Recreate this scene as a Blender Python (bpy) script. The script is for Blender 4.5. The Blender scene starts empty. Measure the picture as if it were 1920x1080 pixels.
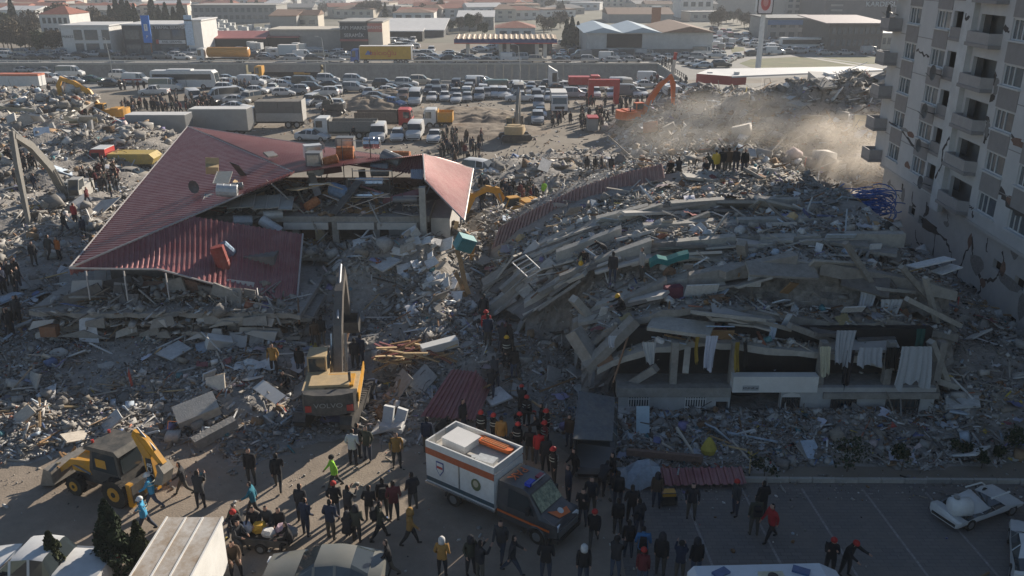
import bpy, math, random
import numpy as np
from mathutils import Vector, Matrix, Euler
R = math.radians
random.seed(7); NR = np.random.default_rng(11)
SC = bpy.context.scene
COL = SC.collection

# ------------------------------------------------------------------ camera, sky, sun, exposure
CAM_H, PITCH, FPX = 21.0, R(20.8), 1580.0
cd = bpy.data.cameras.new('camera'); cam = bpy.data.objects.new('camera', cd); COL.objects.link(cam)
cam.location = (0, 0, CAM_H); cam.rotation_euler = (R(90) - PITCH, 0, 0)
cd.sensor_width = 36; cd.lens = FPX / 1920 * 36; cd.clip_start = .5; cd.clip_end = 9000
SC.camera = cam
SUN_AZ, SUN_EL = R(35), R(21)            # azimuth measured from +Y towards +X
w = bpy.data.worlds.new('World'); SC.world = w; w.use_nodes = True
nt = w.node_tree; bg = nt.nodes['Background']
sky = nt.nodes.new('ShaderNodeTexSky'); sky.sky_type = 'NISHITA'; sky.sun_disc = False
sky.sun_elevation = SUN_EL; sky.sun_rotation = SUN_AZ; sky.air_density = 1.0; sky.dust_density = .4; sky.altitude = 500; sky.ozone_density = 2
nt.links.new(sky.outputs[0], bg.inputs[0]); bg.inputs[1].default_value = 0.06
sl = bpy.data.lights.new('sun', 'SUN'); sl.energy = 5.0; sl.angle = R(.6); sl.color = (1, .90, .77)
so = bpy.data.objects.new('sun', sl); COL.objects.link(so); so.location = (60, 80, 90)
sd = Vector((math.sin(SUN_AZ) * math.cos(SUN_EL), math.cos(SUN_AZ) * math.cos(SUN_EL), math.sin(SUN_EL)))
so.rotation_euler = sd.to_track_quat('Z', 'Y').to_euler()
SC.view_settings.view_transform = 'Standard'; SC.view_settings.look = 'None'
SC.view_settings.exposure = 0.7; SC.view_settings.gamma = 1
SC.cycles.use_denoising = True; SC.cycles.max_bounces = 5; SC.cycles.volume_bounces = 0
SC.cycles.diffuse_bounces = 3; SC.cycles.glossy_bounces = 2; SC.cycles.transmission_bounces = 3; SC.cycles.transparent_max_bounces = 6

# ------------------------------------------------------------------ where a measured point of the place lies
SP, CP = math.sin(PITCH), math.cos(PITCH)
def P(px, py, z=0.0):
    u, v = (px - 960) / FPX, (py - 540) / FPX
    t = (CAM_H - z) / (SP + v * CP)
    return Vector((u * t, (CP - v * SP) * t, z))
def PY(px, py, Y):
    u, v = (px - 960) / FPX, (py - 540) / FPX
    t = Y / (CP - v * SP)
    return Vector((u * t, Y, CAM_H - (SP + v * CP) * t))
def scr(p):                               # and back again, used for ordering things from left to right
    zc = p[1] * CP - (p[2] - CAM_H) * SP
    return 960 + FPX * p[0] / zc, 540 - FPX * (p[1] * SP + (p[2] - CAM_H) * CP) / zc

# ------------------------------------------------------------------ mesh helpers
def rotm(rx=0, ry=0, rz=0): return Euler((rx, ry, rz)).to_matrix()
class MB:
    def __init__(s): s.v = []; s.f = []; s.m = []
    def add(s, vs, fs, mi=0):
        o = len(s.v); s.v.extend([tuple(p) for p in vs]); s.f.extend([[i + o for i in f] for f in fs]); s.m.extend([mi] * len(fs)); return s
    def box(s, c, d, mi=0, rz=0, rx=0, ry=0, top=1.0, topy=None):
        x, y, z = d[0] / 2, d[1] / 2, d[2] / 2; ty = top if topy is None else topy
        vs = [(-x, -y, -z), (x, -y, -z), (x, y, -z), (-x, y, -z), (-x * top, -y * ty, z), (x * top, -y * ty, z), (x * top, y * ty, z), (-x * top, y * ty, z)]
        if rz or rx or ry:
            m = rotm(rx, ry, rz); vs = [m @ Vector(p) for p in vs]
        return s.add([(p[0] + c[0], p[1] + c[1], p[2] + c[2]) for p in vs], [(0, 3, 2, 1), (4, 5, 6, 7), (0, 1, 5, 4), (1, 2, 6, 5), (2, 3, 7, 6), (3, 0, 4, 7)], mi)
    def bb(s, x0, x1, y0, y1, z0, z1, mi=0): return s.box(((x0 + x1) / 2, (y0 + y1) / 2, (z0 + z1) / 2), (x1 - x0, y1 - y0, z1 - z0), mi)
    def tube(s, pts, r, n=6, mi=0):
        pts = [Vector(p) for p in pts]; rr = r if isinstance(r, (list, tuple)) else [r] * len(pts); vs = []; fs = []; k = len(pts)
        for i, p in enumerate(pts):
            d = (pts[min(i + 1, k - 1)] - pts[max(i - 1, 0)])
            d = d.normalized() if d.length > 1e-9 else Vector((0, 0, 1))
            a = d.cross(Vector((0, 0, 1)))
            a = a.normalized() if a.length > 1e-3 else Vector((1, 0, 0))
            b = d.cross(a)
            for j in range(n):
                t = 2 * math.pi * j / n + math.pi / n; vs.append(p + (a * math.cos(t) + b * math.sin(t)) * rr[i])
        for i in range(k - 1):
            for j in range(n):
                q = (j + 1) % n; fs.append((i * n + j, i * n + q, (i + 1) * n + q, (i + 1) * n + j))
        fs.append(tuple(range(n))[::-1]); fs.append(tuple((k - 1) * n + j for j in range(n)))
        return s.add(vs, fs, mi)
    def prism(s, poly, ax, lo, hi, mi=0):          # polygon in the two other axes, pushed along ax
        n = len(poly)
        def mk(a, b, c): return {'x': (c, a, b), 'y': (a, c, b), 'z': (a, b, c)}[ax]
        vs = [mk(a, b, lo) for a, b in poly] + [mk(a, b, hi) for a, b in poly]
        fs = [tuple(range(n))[::-1], tuple(range(n, 2 * n))] + [(i, (i + 1) % n, n + (i + 1) % n, n + i) for i in range(n)]
        return s.add(vs, fs, mi)
    def plate(s, pts, t, mi=0, mi2=None, n=None):  # polygon in space with thickness below it
        pts = [Vector(p) for p in pts]; k = len(pts)
        n = n or (pts[1] - pts[0]).cross(pts[2] - pts[0]).normalized()
        if n.z < 0: n = -n
        s.add(pts, [tuple(range(k))], mi)
        s.add([p for p in pts] + [p - n * t for p in pts], [tuple(range(k, 2 * k))[::-1]] + [(i, (i + 1) % k, k + (i + 1) % k, k + i) for i in range(k)], mi if mi2 is None else mi2)
        return s
    def beam(s, pts, hs, wd, mi=0):               # box section bar in the local x-z plane, width along y
        vs = []; fs = []; k = len(pts); pv = [Vector((p[0], 0, p[1])) for p in pts]
        for i in range(k):
            d = (pv[min(i + 1, k - 1)] - pv[max(i - 1, 0)]).normalized(); nn = Vector((-d.z, 0, d.x))
            ww = wd[i] if isinstance(wd, (list, tuple)) else wd
            for a, b in ((-1, -1), (1, -1), (1, 1), (-1, 1)): vs.append(pv[i] + nn * hs[i] / 2 * b + Vector((0, a * ww / 2, 0)))
        for i in range(k - 1):
            for j in range(4): q = (j + 1) % 4; fs.append((i * 4 + j, i * 4 + q, i * 4 + 4 + q, i * 4 + 4 + j))
        fs += [(0, 1, 2, 3), tuple(4 * (k - 1) + j for j in range(4))]
        return s.add(vs, fs, mi)
    def loft(s, rings, mi=0, caps=True):
        n = len(rings[0]); vs = [p for r in rings for p in r]; fs = []
        for i in range(len(rings) - 1):
            for j in range(n): q = (j + 1) % n; fs.append((i * n + j, i * n + q, (i + 1) * n + q, (i + 1) * n + j))
        if caps: fs += [tuple(range(n))[::-1], tuple((len(rings) - 1) * n + j for j in range(n))]
        return s.add(vs, fs, mi)
    def xf(s, M):
        s.v = [tuple(M @ Vector(p)) for p in s.v]; return s
    def mesh(s, name, mats, smooth=False):
        me = bpy.data.meshes.new(name); me.from_pydata(s.v, [], s.f)
        for m in mats: me.materials.append(m)
        if len(mats) > 1: me.polygons.foreach_set('material_index', s.m)
        if smooth: me.polygons.foreach_set('use_smooth', [True] * len(s.f))
        me.update(); return me
    def build(s, name, mats, parent=None, smooth=False, **k):
        if not isinstance(mats, (list, tuple)): mats = [mats]
        return link(name, s.mesh(name, mats, smooth), parent, **k)
def link(name, me, parent=None, loc=None, rz=None, rot=None, label=None, cat=None, group=None, kind=None, color=None, scale=None):
    o = bpy.data.objects.new(name, me); COL.objects.link(o)
    if parent is not None: o.parent = parent
    if loc is not None: o.location = loc
    if rz is not None: o.rotation_euler = (0, 0, rz)
    if rot is not None: o.rotation_euler = rot
    if scale is not None: o.scale = scale
    if label: o['label'] = label
    if cat: o['category'] = cat
    if group: o['group'] = group
    if kind: o['kind'] = kind
    if color is not None: o.color = (*color[:3], 1)
    return o
def thing(name, label, cat, loc=(0, 0, 0), rz=0, group=None, rot=None):
    return link(name, None, None, loc=loc, rz=rz if rot is None else None, rot=rot, label=label, cat=cat, group=group)
def copy_tree(o, parent=None):
    c = o.copy(); COL.objects.link(c); c.parent = parent
    for ch in KIDS.get(o.name, []): copy_tree(bpy.data.objects[ch], c)
    return c
KIDS = {}
def index_kids(o):
    stack = [o]; names = [x for x in bpy.data.objects if x.parent is not None]
    for x in names: KIDS.setdefault(x.parent.name, [])
    for x in names:
        if x.name not in KIDS[x.parent.name]: KIDS[x.parent.name].append(x.name)
def wall_text(txt, size, mat, parent, loc, rot, name='lettering', ext=.01, squash=1.0):
    c = bpy.data.curves.new(name, 'FONT'); c.body = txt; c.size = size; c.align_x = 'CENTER'; c.align_y = 'CENTER'; c.extrude = ext; c.resolution_u = 3
    t = bpy.data.objects.new(name, c); dg = bpy.context.evaluated_depsgraph_get()
    COL.objects.link(t); dg.update(); me = bpy.data.meshes.new_from_object(t.evaluated_get(dg)); bpy.data.objects.remove(t)
    me.materials.clear(); me.materials.append(mat)
    return link(name, me, parent, loc=loc, rot=rot, scale=(squash, 1, 1))
ORD = ['first', 'second', 'third', 'fourth', 'fifth', 'sixth', 'seventh', 'eighth', 'ninth', 'tenth', 'eleventh', 'twelfth', 'thirteenth', 'fourteenth', 'fifteenth', 'sixteenth', 'seventeenth', 'eighteenth', 'nineteenth', 'twentieth']
def single_out(items, limit=14):          # items: (object, what, where); equal ones are told apart from left to right
    d = {}
    for o, a, b in items: d.setdefault((a, b), []).append(o)
    for (a, b), os_ in d.items():
        os_.sort(key=lambda o: scr(o.location)[0])
        for i, o in enumerate(os_):
            if len(os_) == 1: o['label'] = f'{a} {b}'
            elif len(os_) <= limit: o['label'] = f'{ORD[i]} {a} from left {b}'
            else: o['label'] = f'{a} {b}'; o['group'] = f'{a} {b}'

# ------------------------------------------------------------------ materials
MATS = {}
def mk(name, col, rough=.8, metal=0, var=.2, scale=2.0, bump=0, bscale=15, src='col', dirt=0, dirtcol=(.30, .26, .21), emit=None, trans=0, spec=.3, detail=5, col2=None, world=False):
    if name in MATS: return MATS[name]
    m = bpy.data.materials.new(name); m.use_nodes = True; n = m.node_tree.nodes; l = m.node_tree.links; b = n['Principled BSDF']
    b.inputs['Roughness'].default_value = rough; b.inputs['Metallic'].default_value = metal; b.inputs['Specular IOR Level'].default_value = spec
    if trans: b.inputs['Transmission Weight'].default_value = trans
    tc = n.new('ShaderNodeTexCoord'); geo = n.new('ShaderNodeNewGeometry')
    vec = geo.outputs['Position'] if world else tc.outputs['Object']
    if src == 'obj': base = n.new('ShaderNodeObjectInfo').outputs['Color']
    elif src == 'attr':
        a = n.new('ShaderNodeAttribute'); a.attribute_name = 'tint'; base = a.outputs['Color']
    else:
        rgb = n.new('ShaderNodeRGB'); rgb.outputs[0].default_value = (*col, 1); base = rgb.outputs[0]
    if var or col2:
        tx = n.new('ShaderNodeTexNoise'); tx.inputs['Scale'].default_value = scale; tx.inputs['Detail'].default_value = detail; tx.inputs['Roughness'].default_value = .65
        l.new(vec, tx.inputs['Vector'])
        mr = n.new('ShaderNodeMapRange'); mr.inputs[1].default_value = .3; mr.inputs[2].default_value = .7
        l.new(tx.outputs['Fac'], mr.inputs[0])
        if col2:
            mx = n.new('ShaderNodeMix'); mx.data_type = 'RGBA'; l.new(mr.outputs[0], mx.inputs[0]); l.new(base, mx.inputs[6]); mx.inputs[7].default_value = (*col2, 1); base = mx.outputs[2]
        if var:
            mr2 = n.new('ShaderNodeMapRange'); mr2.inputs[1].default_value = .3; mr2.inputs[2].default_value = .7; mr2.inputs[3].default_value = 1 - var; mr2.inputs[4].default_value = 1 + var
            tx2 = n.new('ShaderNodeTexNoise'); tx2.inputs['Scale'].default_value = scale * 2.7; tx2.inputs['Detail'].default_value = detail; tx2.inputs['Roughness'].default_value = .7; l.new(vec, tx2.inputs['Vector'])
            l.new(tx2.outputs['Fac'], mr2.inputs[0])
            vm = n.new('ShaderNodeVectorMath'); vm.operation = 'SCALE'; l.new(base, vm.inputs[0]); l.new(mr2.outputs[0], vm.inputs['Scale']); base = vm.outputs[0]
    if dirt:
        tx3 = n.new('ShaderNodeTexNoise'); tx3.inputs['Scale'].default_value = scale * .9; tx3.inputs['Detail'].default_value = 6; tx3.inputs['Roughness'].default_value = .75; l.new(vec, tx3.inputs['Vector'])
        mr3 = n.new('ShaderNodeMapRange'); mr3.inputs[1].default_value = .38; mr3.inputs[2].default_value = .72; mr3.inputs[4].default_value = dirt; l.new(tx3.outputs['Fac'], mr3.inputs[0])
        mx3 = n.new('ShaderNodeMix'); mx3.data_type = 'RGBA'; l.new(mr3.outputs[0], mx3.inputs[0]); l.new(base, mx3.inputs[6]); mx3.inputs[7].default_value = (*dirtcol, 1); base = mx3.outputs[2]
    l.new(base, b.inputs['Base Color'])
    if bump:
        tb = n.new('ShaderNodeTexNoise'); tb.inputs['Scale'].default_value = bscale; tb.inputs['Detail'].default_value = 6; l.new(vec, tb.inputs['Vector'])
        bp = n.new('ShaderNodeBump'); bp.inputs['Strength'].default_value = bump; bp.inputs['Distance'].default_value = .1; l.new(tb.outputs['Fac'], bp.inputs['Height']); l.new(bp.outputs[0], b.inputs['Normal'])
    if emit: b.inputs['Emission Color'].default_value = (*emit[:3], 1); b.inputs['Emission Strength'].default_value = emit[3]
    MATS[name] = m; return m
concrete = mk('concrete', (.30, .285, .26), .92, var=.22, scale=1.2, bump=.35, bscale=9, dirt=.45, dirtcol=(.2, .18, .155))
concrete_pale = mk('concrete_pale', (.42, .40, .36), .9, var=.18, scale=1.5, bump=.25, dirt=.4, dirtcol=(.26, .235, .2))
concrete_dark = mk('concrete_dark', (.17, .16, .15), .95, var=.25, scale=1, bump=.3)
plaster = mk('plaster', (.50, .48, .45), .9, var=.1, scale=.8, dirt=.45, dirtcol=(.33, .30, .27))
plaster_cream = mk('plaster_cream', (.52, .44, .30), .9, var=.12, scale=1, dirt=.4)
white_wall = mk('white_wall', (.68, .67, .64), .85, var=.08, scale=.6, dirt=.25)
dark_inside = mk('dark_inside', (.03, .03, .03), .95, var=.2)  # near-black colour paints the shade inside rooms, tunnel mouth and open sheds
glass = mk('glass', (.035, .045, .05), .08, var=0, spec=.8)
glass_house = mk('window_glass', (.10, .12, .13), .12, var=.3, scale=.7, spec=.7)
frame_white = mk('frame_white', (.66, .66, .65), .6, var=.06, dirt=.2)
tyre = mk('tyre', (.022, .021, .02), .9, var=.25, dirt=.5, dirtcol=(.14, .115, .085))
rim = mk('rim', (.30, .30, .30), .45, .6, var=.2)
steel = mk('steel', (.42, .43, .44), .35, .85, var=.2, scale=3, dirt=.25)
steel_dark = mk('steel_dark', (.10, .10, .10), .5, .6, var=.3, dirt=.4)
rust = mk('rust', (.30, .095, .035), .85, .1, var=.35, scale=3, bump=.2, col2=(.42, .17, .07))
black = mk('black_plastic', (.02, .02, .022), .6, var=.2, dirt=.25)
red_paint = mk('red_paint', (.45, .035, .03), .45, var=.12, dirt=.2)
orange_paint = mk('orange_paint', (.72, .15, .025), .45, var=.12, dirt=.25)
machine_yellow = mk('machine_yellow', (.62, .30, .02), .5, var=.14, scale=1.5, dirt=.45)
machine_tan = mk('machine_tan', (.50, .37, .20), .55, var=.14, scale=1.5, dirt=.4)
machine_grey = mk('machine_grey', (.055, .055, .055), .55, var=.2, dirt=.35)
white_paint = mk('white_paint', (.68, .68, .66), .4, var=.06, dirt=.3)
blue_paint = mk('blue_paint', (.05, .13, .40), .4, var=.1, dirt=.2)
car_paint = mk('car_paint', (0, 0, 0), .3, .0, var=.05, scale=1, src='obj', dirt=.30, dirtcol=(.27, .235, .19), spec=.5)
tint_any = mk('tinted_debris', (0, 0, 0), .9, var=.22, scale=3, src='attr')
tint_obj = mk('tinted_object', (0, 0, 0), .88, var=.2, scale=2.5, src='obj', bump=.2)
cloth_obj = mk('cloth_object', (0, 0, 0), .95, var=.12, scale=5, src='obj')
lamp_white = mk('headlight_glass', (.75, .77, .78), .1, var=0, spec=.8)
lamp_red = mk('taillight_glass', (.40, .02, .02), .2, var=0)
wood = mk('wood', (.34, .20, .095), .8, var=.3, scale=4, bump=.1)
wood_pale = mk('wood_pale', (.50, .36, .20), .8, var=.25, scale=4)
soil = mk('soil', (.19, .145, .105), .95, var=.3, scale=.25, bump=.6, bscale=2.5, col2=(.26, .215, .165), world=True)
# ------------------------------------------------------------------ noise for the ground
_LAT = NR.random((64, 64))
def vnoise(x, y, s):
    x = np.asarray(x, float) / s; y = np.asarray(y, float) / s
    xi = np.floor(x).astype(int); yi = np.floor(y).astype(int); fx = x - xi; fy = y - yi
    fx = fx * fx * (3 - 2 * fx); fy = fy * fy * (3 - 2 * fy)
    a = _LAT[xi % 64, yi % 64]; b = _LAT[(xi + 1) % 64, yi % 64]; c = _LAT[xi % 64, (yi + 1) % 64]; d = _LAT[(xi + 1) % 64, (yi + 1) % 64]
    return (a * (1 - fx) + b * fx) * (1 - fy) + (c * (1 - fx) + d * fx) * fy

# ------------------------------------------------------------------ the setting
YN, YF, XE = 168.0, 202.0, 34.0             # near rim, far rim and right end of the sunken road
XL = -420.0
def sheet(name, polys, mat, z=0.0, kind='structure', parent=None):
    m = MB()
    for p in polys: m.add([(q[0], q[1], z if len(q) < 3 else q[2]) for q in p], [tuple(range(len(p)))])
    return m.build(name, mat, parent, kind=kind if parent is None else None)
ground_mat = mk('ground_dust', (.255, .225, .185), .95, var=.18, scale=.08, bump=.4, bscale=1.5, col2=(.20, .165, .125), world=True, detail=8)
far_mat = mk('far_ground', (.23, .21, .175), .95, var=.25, scale=.02, col2=(.15, .15, .10), world=True, detail=8)
sheet('ground', [[(-3200, -60), (3200, -60), (3200, YN), (-3200, YN)], [(XE, YN), (3200, YN), (3200, YF), (XE, YF)],
                 [(-3200, YN), (XL, YN), (XL, YF), (-3200, YF)], [(-3200, YF), (3200, YF), (3200, 4200), (-3200, 4200)]], ground_mat)
sheet('far_terrain', [[(-3100, 262), (3100, 262), (3100, 4100), (-3100, 4100)]], far_mat, .004)
asphalt = mk('asphalt', (.105, .10, .095), .9, var=.2, scale=.15, world=True, dirt=.75, dirtcol=(.24, .205, .165), bump=.15, bscale=20, detail=8)
asphalt_far = mk('asphalt_dusty', (.25, .24, .22), .9, var=.12, scale=.1, world=True, detail=6)
# street in the foreground: dusty on the left, paved parking bays on the right
street_mat = mk('street_dusty', (.30, .245, .19), .92, var=.2, scale=.35, world=True, dirt=.6, dirtcol=(.185, .155, .125), bump=.25, bscale=12, detail=9)
sheet('street', [[(-60, 8), (4.2, 8), (4.2, 31.2), (2, 34.6), (-60, 34.6)]], street_mat, .006)
def paver_mat():
    m = bpy.data.materials.new('paving_blocks'); m.use_nodes = True; n = m.node_tree.nodes; l = m.node_tree.links; b = n['Principled BSDF']; b.inputs['Roughness'].default_value = .9
    g = n.new('ShaderNodeNewGeometry'); br = n.new('ShaderNodeTexBrick'); br.inputs['Scale'].default_value = 1; br.inputs['Brick Width'].default_value = .42; br.inputs['Row Height'].default_value = .21; br.inputs['Mortar Size'].default_value = .012
    br.inputs['Color1'].default_value = (.185, .17, .16, 1); br.inputs['Color2'].default_value = (.145, .135, .13, 1); br.inputs['Mortar'].default_value = (.09, .085, .08, 1)
    t = n.new('ShaderNodeTexNoise'); t.inputs['Scale'].default_value = .5; t.inputs['Detail'].default_value = 9; t.inputs['Roughness'].default_value = .7
    mr = n.new('ShaderNodeMapRange'); mr.inputs[1].default_value = .36; mr.inputs[2].default_value = .66; mr.inputs[4].default_value = .8
    mx = n.new('ShaderNodeMix'); mx.data_type = 'RGBA'; mx.inputs[7].default_value = (.20, .175, .15, 1)
    l.new(g.outputs['Position'], br.inputs['Vector']); l.new(g.outputs['Position'], t.inputs['Vector']); l.new(t.outputs['Fac'], mr.inputs[0]); l.new(mr.outputs[0], mx.inputs[0]); l.new(br.outputs['Color'], mx.inputs[6]); l.new(mx.outputs[2], b.inputs['Base Color'])
    bp = n.new('ShaderNodeBump'); bp.inputs['Strength'].default_value = .3; bp.inputs['Distance'].default_value = .02; l.new(br.outputs['Fac'], bp.inputs['Height']); bp.invert = True; l.new(bp.outputs[0], b.inputs['Normal'])
    return m
sheet('parking_pavement', [[(4.2, 8), (40, 8), (40, 31.6), (4.2, 31.2)]], paver_mat(), .006)
line_mat = mk('worn_line_paint', (.30, .29, .28), .85, var=.3, scale=4, world=True, dirt=1.0, dirtcol=(.2, .18, .16))
for x0 in (7.6, 10.2, 12.8, 15.4, 18.0, 20.6):
    sheet('bay_line', [[(x0, 23.2), (x0 + .1, 23.2), (x0 - .25, 30.9), (x0 - .35, 30.9)]], line_mat, .011)
kb = thing('kerb', 'pale stone kerb along the parking bays below the rubble', 'kerb', (0, 0, 0)); kb['kind'] = 'structure'; del kb['category']
kme = MB().box((0, 0, .03), (.97, .16, .24)).mesh('kerb_stone', [concrete_pale])
for i in range(32):
    x = 6.6 + i; link('kerb_stone', kme, kb, loc=(x, 31.5 - (x - 6) * .012 + random.uniform(-.012, .012), .06 + random.uniform(-.01, .01)), rz=random.uniform(-.012, .012) - .012)
# frontage road, sunken road and the road beyond it
sheet('frontage_road', [[(-420, 157), (30, 158), (60, 150), (60, YN - .3), (-420, YN - .3)]], asphalt_far, .006)
sheet('far_road', [[(-420, YF + .4), (120, YF + .4), (120, 236), (-420, 236)]], asphalt_far, .008)
tf = MB(); tz = lambda x: -1.6 - 4.4 * min(1, max(0, (x + 112) / 45))
xs = [XL, -160, -112, -100, -90, -80, -67, -40, 0, XE]
tf.add([(x, y, tz(x)) for x in xs for y in (YN, YF)], [(2 * i, 2 * i + 2, 2 * i + 3, 2 * i + 1) for i in range(len(xs) - 1)])
tf.add([(x, YN, z) for x in xs for z in (tz(x), -.004)], [(2 * i, 2 * i + 2, 2 * i + 3, 2 * i + 1) for i in range(len(xs) - 1)])
tf.build('sunken_road', asphalt_far, kind='structure')
wall_conc = mk('wall_concrete', (.31, .295, .27), .92, var=.2, scale=.5, bump=.2, dirt=.5, dirtcol=(.2, .19, .175), world=True)
rw = thing('retaining_wall', 'long grey concrete retaining wall of panels behind the sunken road', 'wall', (0, YF, 0))
pm = MB().bb(-.985, .985, -.12, .12, -6.5, 0).mesh('wall_panel', [wall_conc])
for i in range(118):
    x = XE - 1 - i * 2.0
    if -61.5 < x < -44.5: continue
    link('wall_panel', pm, rw, loc=(x, -.14 + random.uniform(-.012, .012), -.05))
cp = MB().bb(-210, XE, -.42, .4, -.05, .32); cp.build('coping', concrete_pale, rw)
MB().bb(-61, -45, .3, .5, -6.5, -1.7).build('tunnel_mouth', dark_inside, rw)
MB().bb(-61.4, -44.6, -.55, .6, -1.7, -.06).build('tunnel_lintel', wall_conc, rw)
ew = thing('end_wall', 'grey parapet wall closing the sunken road beside the fence', 'wall', (XE, 0, 0))
MB().bb(-.15, .15, YN, YF, -6.5, 0).build('wall_face', wall_conc, ew); MB().bb(-.3, .3, YN - .3, YF - .5, 0, .35).build('coping', concrete_pale, ew)
fe = thing('parapet_fence', 'dark fence of posts on the parapet at the end of the sunken road', 'fence', (XE, 0, .35))
fp = MB().box((0, 0, .55), (.14, .14, 1.1)).mesh('post', [steel_dark])
for i in range(15): link('post', fp, fe, loc=(0, YN + 1 + i * 2.2, 0))
for z in (.5, 1.0): MB().bb(-.04, .04, YN + 1, YN + 32, z - .04, z + .04).build('rail', steel_dark, fe)
nr = thing('rim_barrier', 'low pale concrete barrier along the near rim of the sunken road', 'barrier', (0, YN, 0))
MB().bb(-230, XE, -.25, .25, -.3, .45).build('barrier_base', concrete_pale, nr)
for zz in (.95,): MB().bb(-230, -34, -.04, .04, zz, zz + .12).build('rail', steel, nr)
bp_ = MB().box((0, 0, .75), (.12, .12, .7)).mesh('post', [steel])
for i in range(62): link('post', bp_, nr, loc=(-35 - i * 2.6, 0, 0))
fr = thing('road_guard_rail', 'steel guard rail on posts along the top of the retaining wall', 'guard rail', (0, YF + .9, 0))
MB().bb(-210, 20, -.05, .05, .62, .9).build('rail', steel, fr)
for i in range(90): link('post', bp_, fr, loc=(-208 + i * 2.5, 0, -.15))
for (px, y0) in ((213, 152), (612, 152), (975, 175)):
    q = P(px, y0); t = thing('street_lamp', {213: 'leaning grey lamp post by the ambulance and the sunken road', 612: 'slim grey lamp post beside the tunnel mouth', 975: 'thin lamp post among the parked cars before the wall'}[px], 'lamp post', q)
    MB().tube([(0, 0, 0), (0, 0, 4), (-.3, 0, 8.2)], [.11, .09, .06], 6).build('pole', steel, t); MB().tube([(-.3, 0, 8.2), (-1.1, 0, 8.5)], .05, 5).box((-1.3, 0, 8.5), (.6, .2, .12)).build('lamp_head', steel, t)
grass = mk('grass', (.085, .105, .03), .95, var=.35, scale=.12, world=True, col2=(.15, .13, .06), detail=9)
def px_poly(pts): return [tuple(P(*p)[:2]) for p in pts]
sheet('junction_road', [px_poly([(1285, 150), (1240, 119), (1215, 95), (1330, 62), (1700, 60), (1900, 110), (1700, 140)])], asphalt_far, .012)
for nm, pts in (('grass_island', [(1386, 119), (1408, 111), (1500, 106), (1526, 108), (1600, 118), (1640, 128), (1410, 128)]), ('grass_island', [(1535, 107), (1660, 106), (1700, 122), (1625, 120)]),
                ('grass_island', [(1370, 87), (1395, 89), (1396, 95), (1372, 99)]), ('grass_verge', [(1092, 96), (1330, 92), (1338, 98), (1260, 104), (1100, 106)]), ('grass_island', [(1400, 97), (1470, 84), (1500, 88), (1470, 96)])):
    sheet(nm, [px_poly(pts)], grass, .02)
sheet('footpath', [px_poly([(1505, 107), (1515, 107), (1660, 130), (1640, 130)])], concrete_pale, .026)
# ------------------------------------------------------------------ corrugated sheet metal
def corr(mb, poly, rib, pitch=.34, h=.075, mi=0):
    poly = [Vector(p) for p in poly]; n = (poly[1] - poly[0]).cross(poly[2] - poly[0]).normalized()
    if n.z < 0: n = -n
    d = Vector(rib); d = (d - n * d.dot(n)).normalized(); e = n.cross(d); o = poly[0]
    q = [((p - o).dot(e), (p - o).dot(d)) for p in poly]; s0 = min(a for a, b in q); s1 = max(a for a, b in q)
    def rng(s):
        ts = []
        for i in range(len(q)):
            (a, b), (c, g) = q[i], q[(i + 1) % len(q)]
            if (a - s) * (c - s) <= 0 and abs(c - a) > 1e-9: ts.append(b + (g - b) * (s - a) / (c - a))
        return (min(ts), max(ts)) if ts else None
    k = s0 + .001
    while k < s1 - .01:
        prof = [(0, 0), (.5, 0), (.6, h), (.88, h), (1, 0)]
        for (a, ha), (b, hb) in zip(prof, prof[1:]):
            sa, sb = k + a * pitch, min(k + b * pitch, s1 - .001)
            if sb <= sa: continue
            ra, rb = rng(sa), rng(sb)
            if not ra or not rb: continue
            f = lambda s, t, z: o + e * s + d * t + n * z
            mb.add([f(sa, ra[0], ha), f(sb, rb[0], hb), f(sb, rb[1], hb), f(sa, ra[1], ha)], [(0, 1, 2, 3)], mi)
        k += pitch
def pl_at(pts, u):                        # point at share u of a polyline
    pts = [Vector(p) for p in pts]; L = [(b - a).length for a, b in zip(pts, pts[1:])]; t = u * sum(L)
    for i, l in enumerate(L):
        if t <= l or i == len(L) - 1: return pts[i].lerp(pts[i + 1], t / l if l else 0)
        t -= l
def corr_ruled(mb, lo, hi, ribs, h=.075, mi=0, rows=1, sag=0):
    prof = [(0, 0), (.5, 0), (.6, h), (.88, h), (1, 0)]
    for k in range(ribs):
        for (a, ha), (b, hb) in zip(prof, prof[1:]):
            ua, ub = (k + a) / ribs, (k + b) / ribs
            la, lb, ta, tb = pl_at(lo, ua), pl_at(lo, ub), pl_at(hi, ua), pl_at(hi, ub)
            n = (lb - la).cross(ta - la); n = n.normalized() if n.length > 1e-6 else Vector((0, 0, 1))
            if n.z < 0: n = -n
            for r in range(rows):
                g0, g1 = r / rows, (r + 1) / rows; sg = lambda g: Vector((0, 0, -sag * math.sin(math.pi * g)))
                mb.add([la.lerp(ta, g0) + n * ha + sg(g0), lb.lerp(tb, g0) + n * hb + sg(g0), lb.lerp(tb, g1) + n * hb + sg(g1), la.lerp(ta, g1) + n * ha + sg(g1)], [(0, 1, 2, 3)], mi)
roof_red = mk('roof_sheet_red', (.26, .085, .085), .36, .3, var=.12, scale=.9, dirt=.5, dirtcol=(.40, .25, .235), spec=.5)
roof_trim = mk('roof_trim', (.46, .43, .41), .5, .3, var=.15, dirt=.3)
brick_red = mk('brick_infill', (.20, .105, .075), .9, var=.3, scale=3, bump=.4, dirt=.4)

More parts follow.
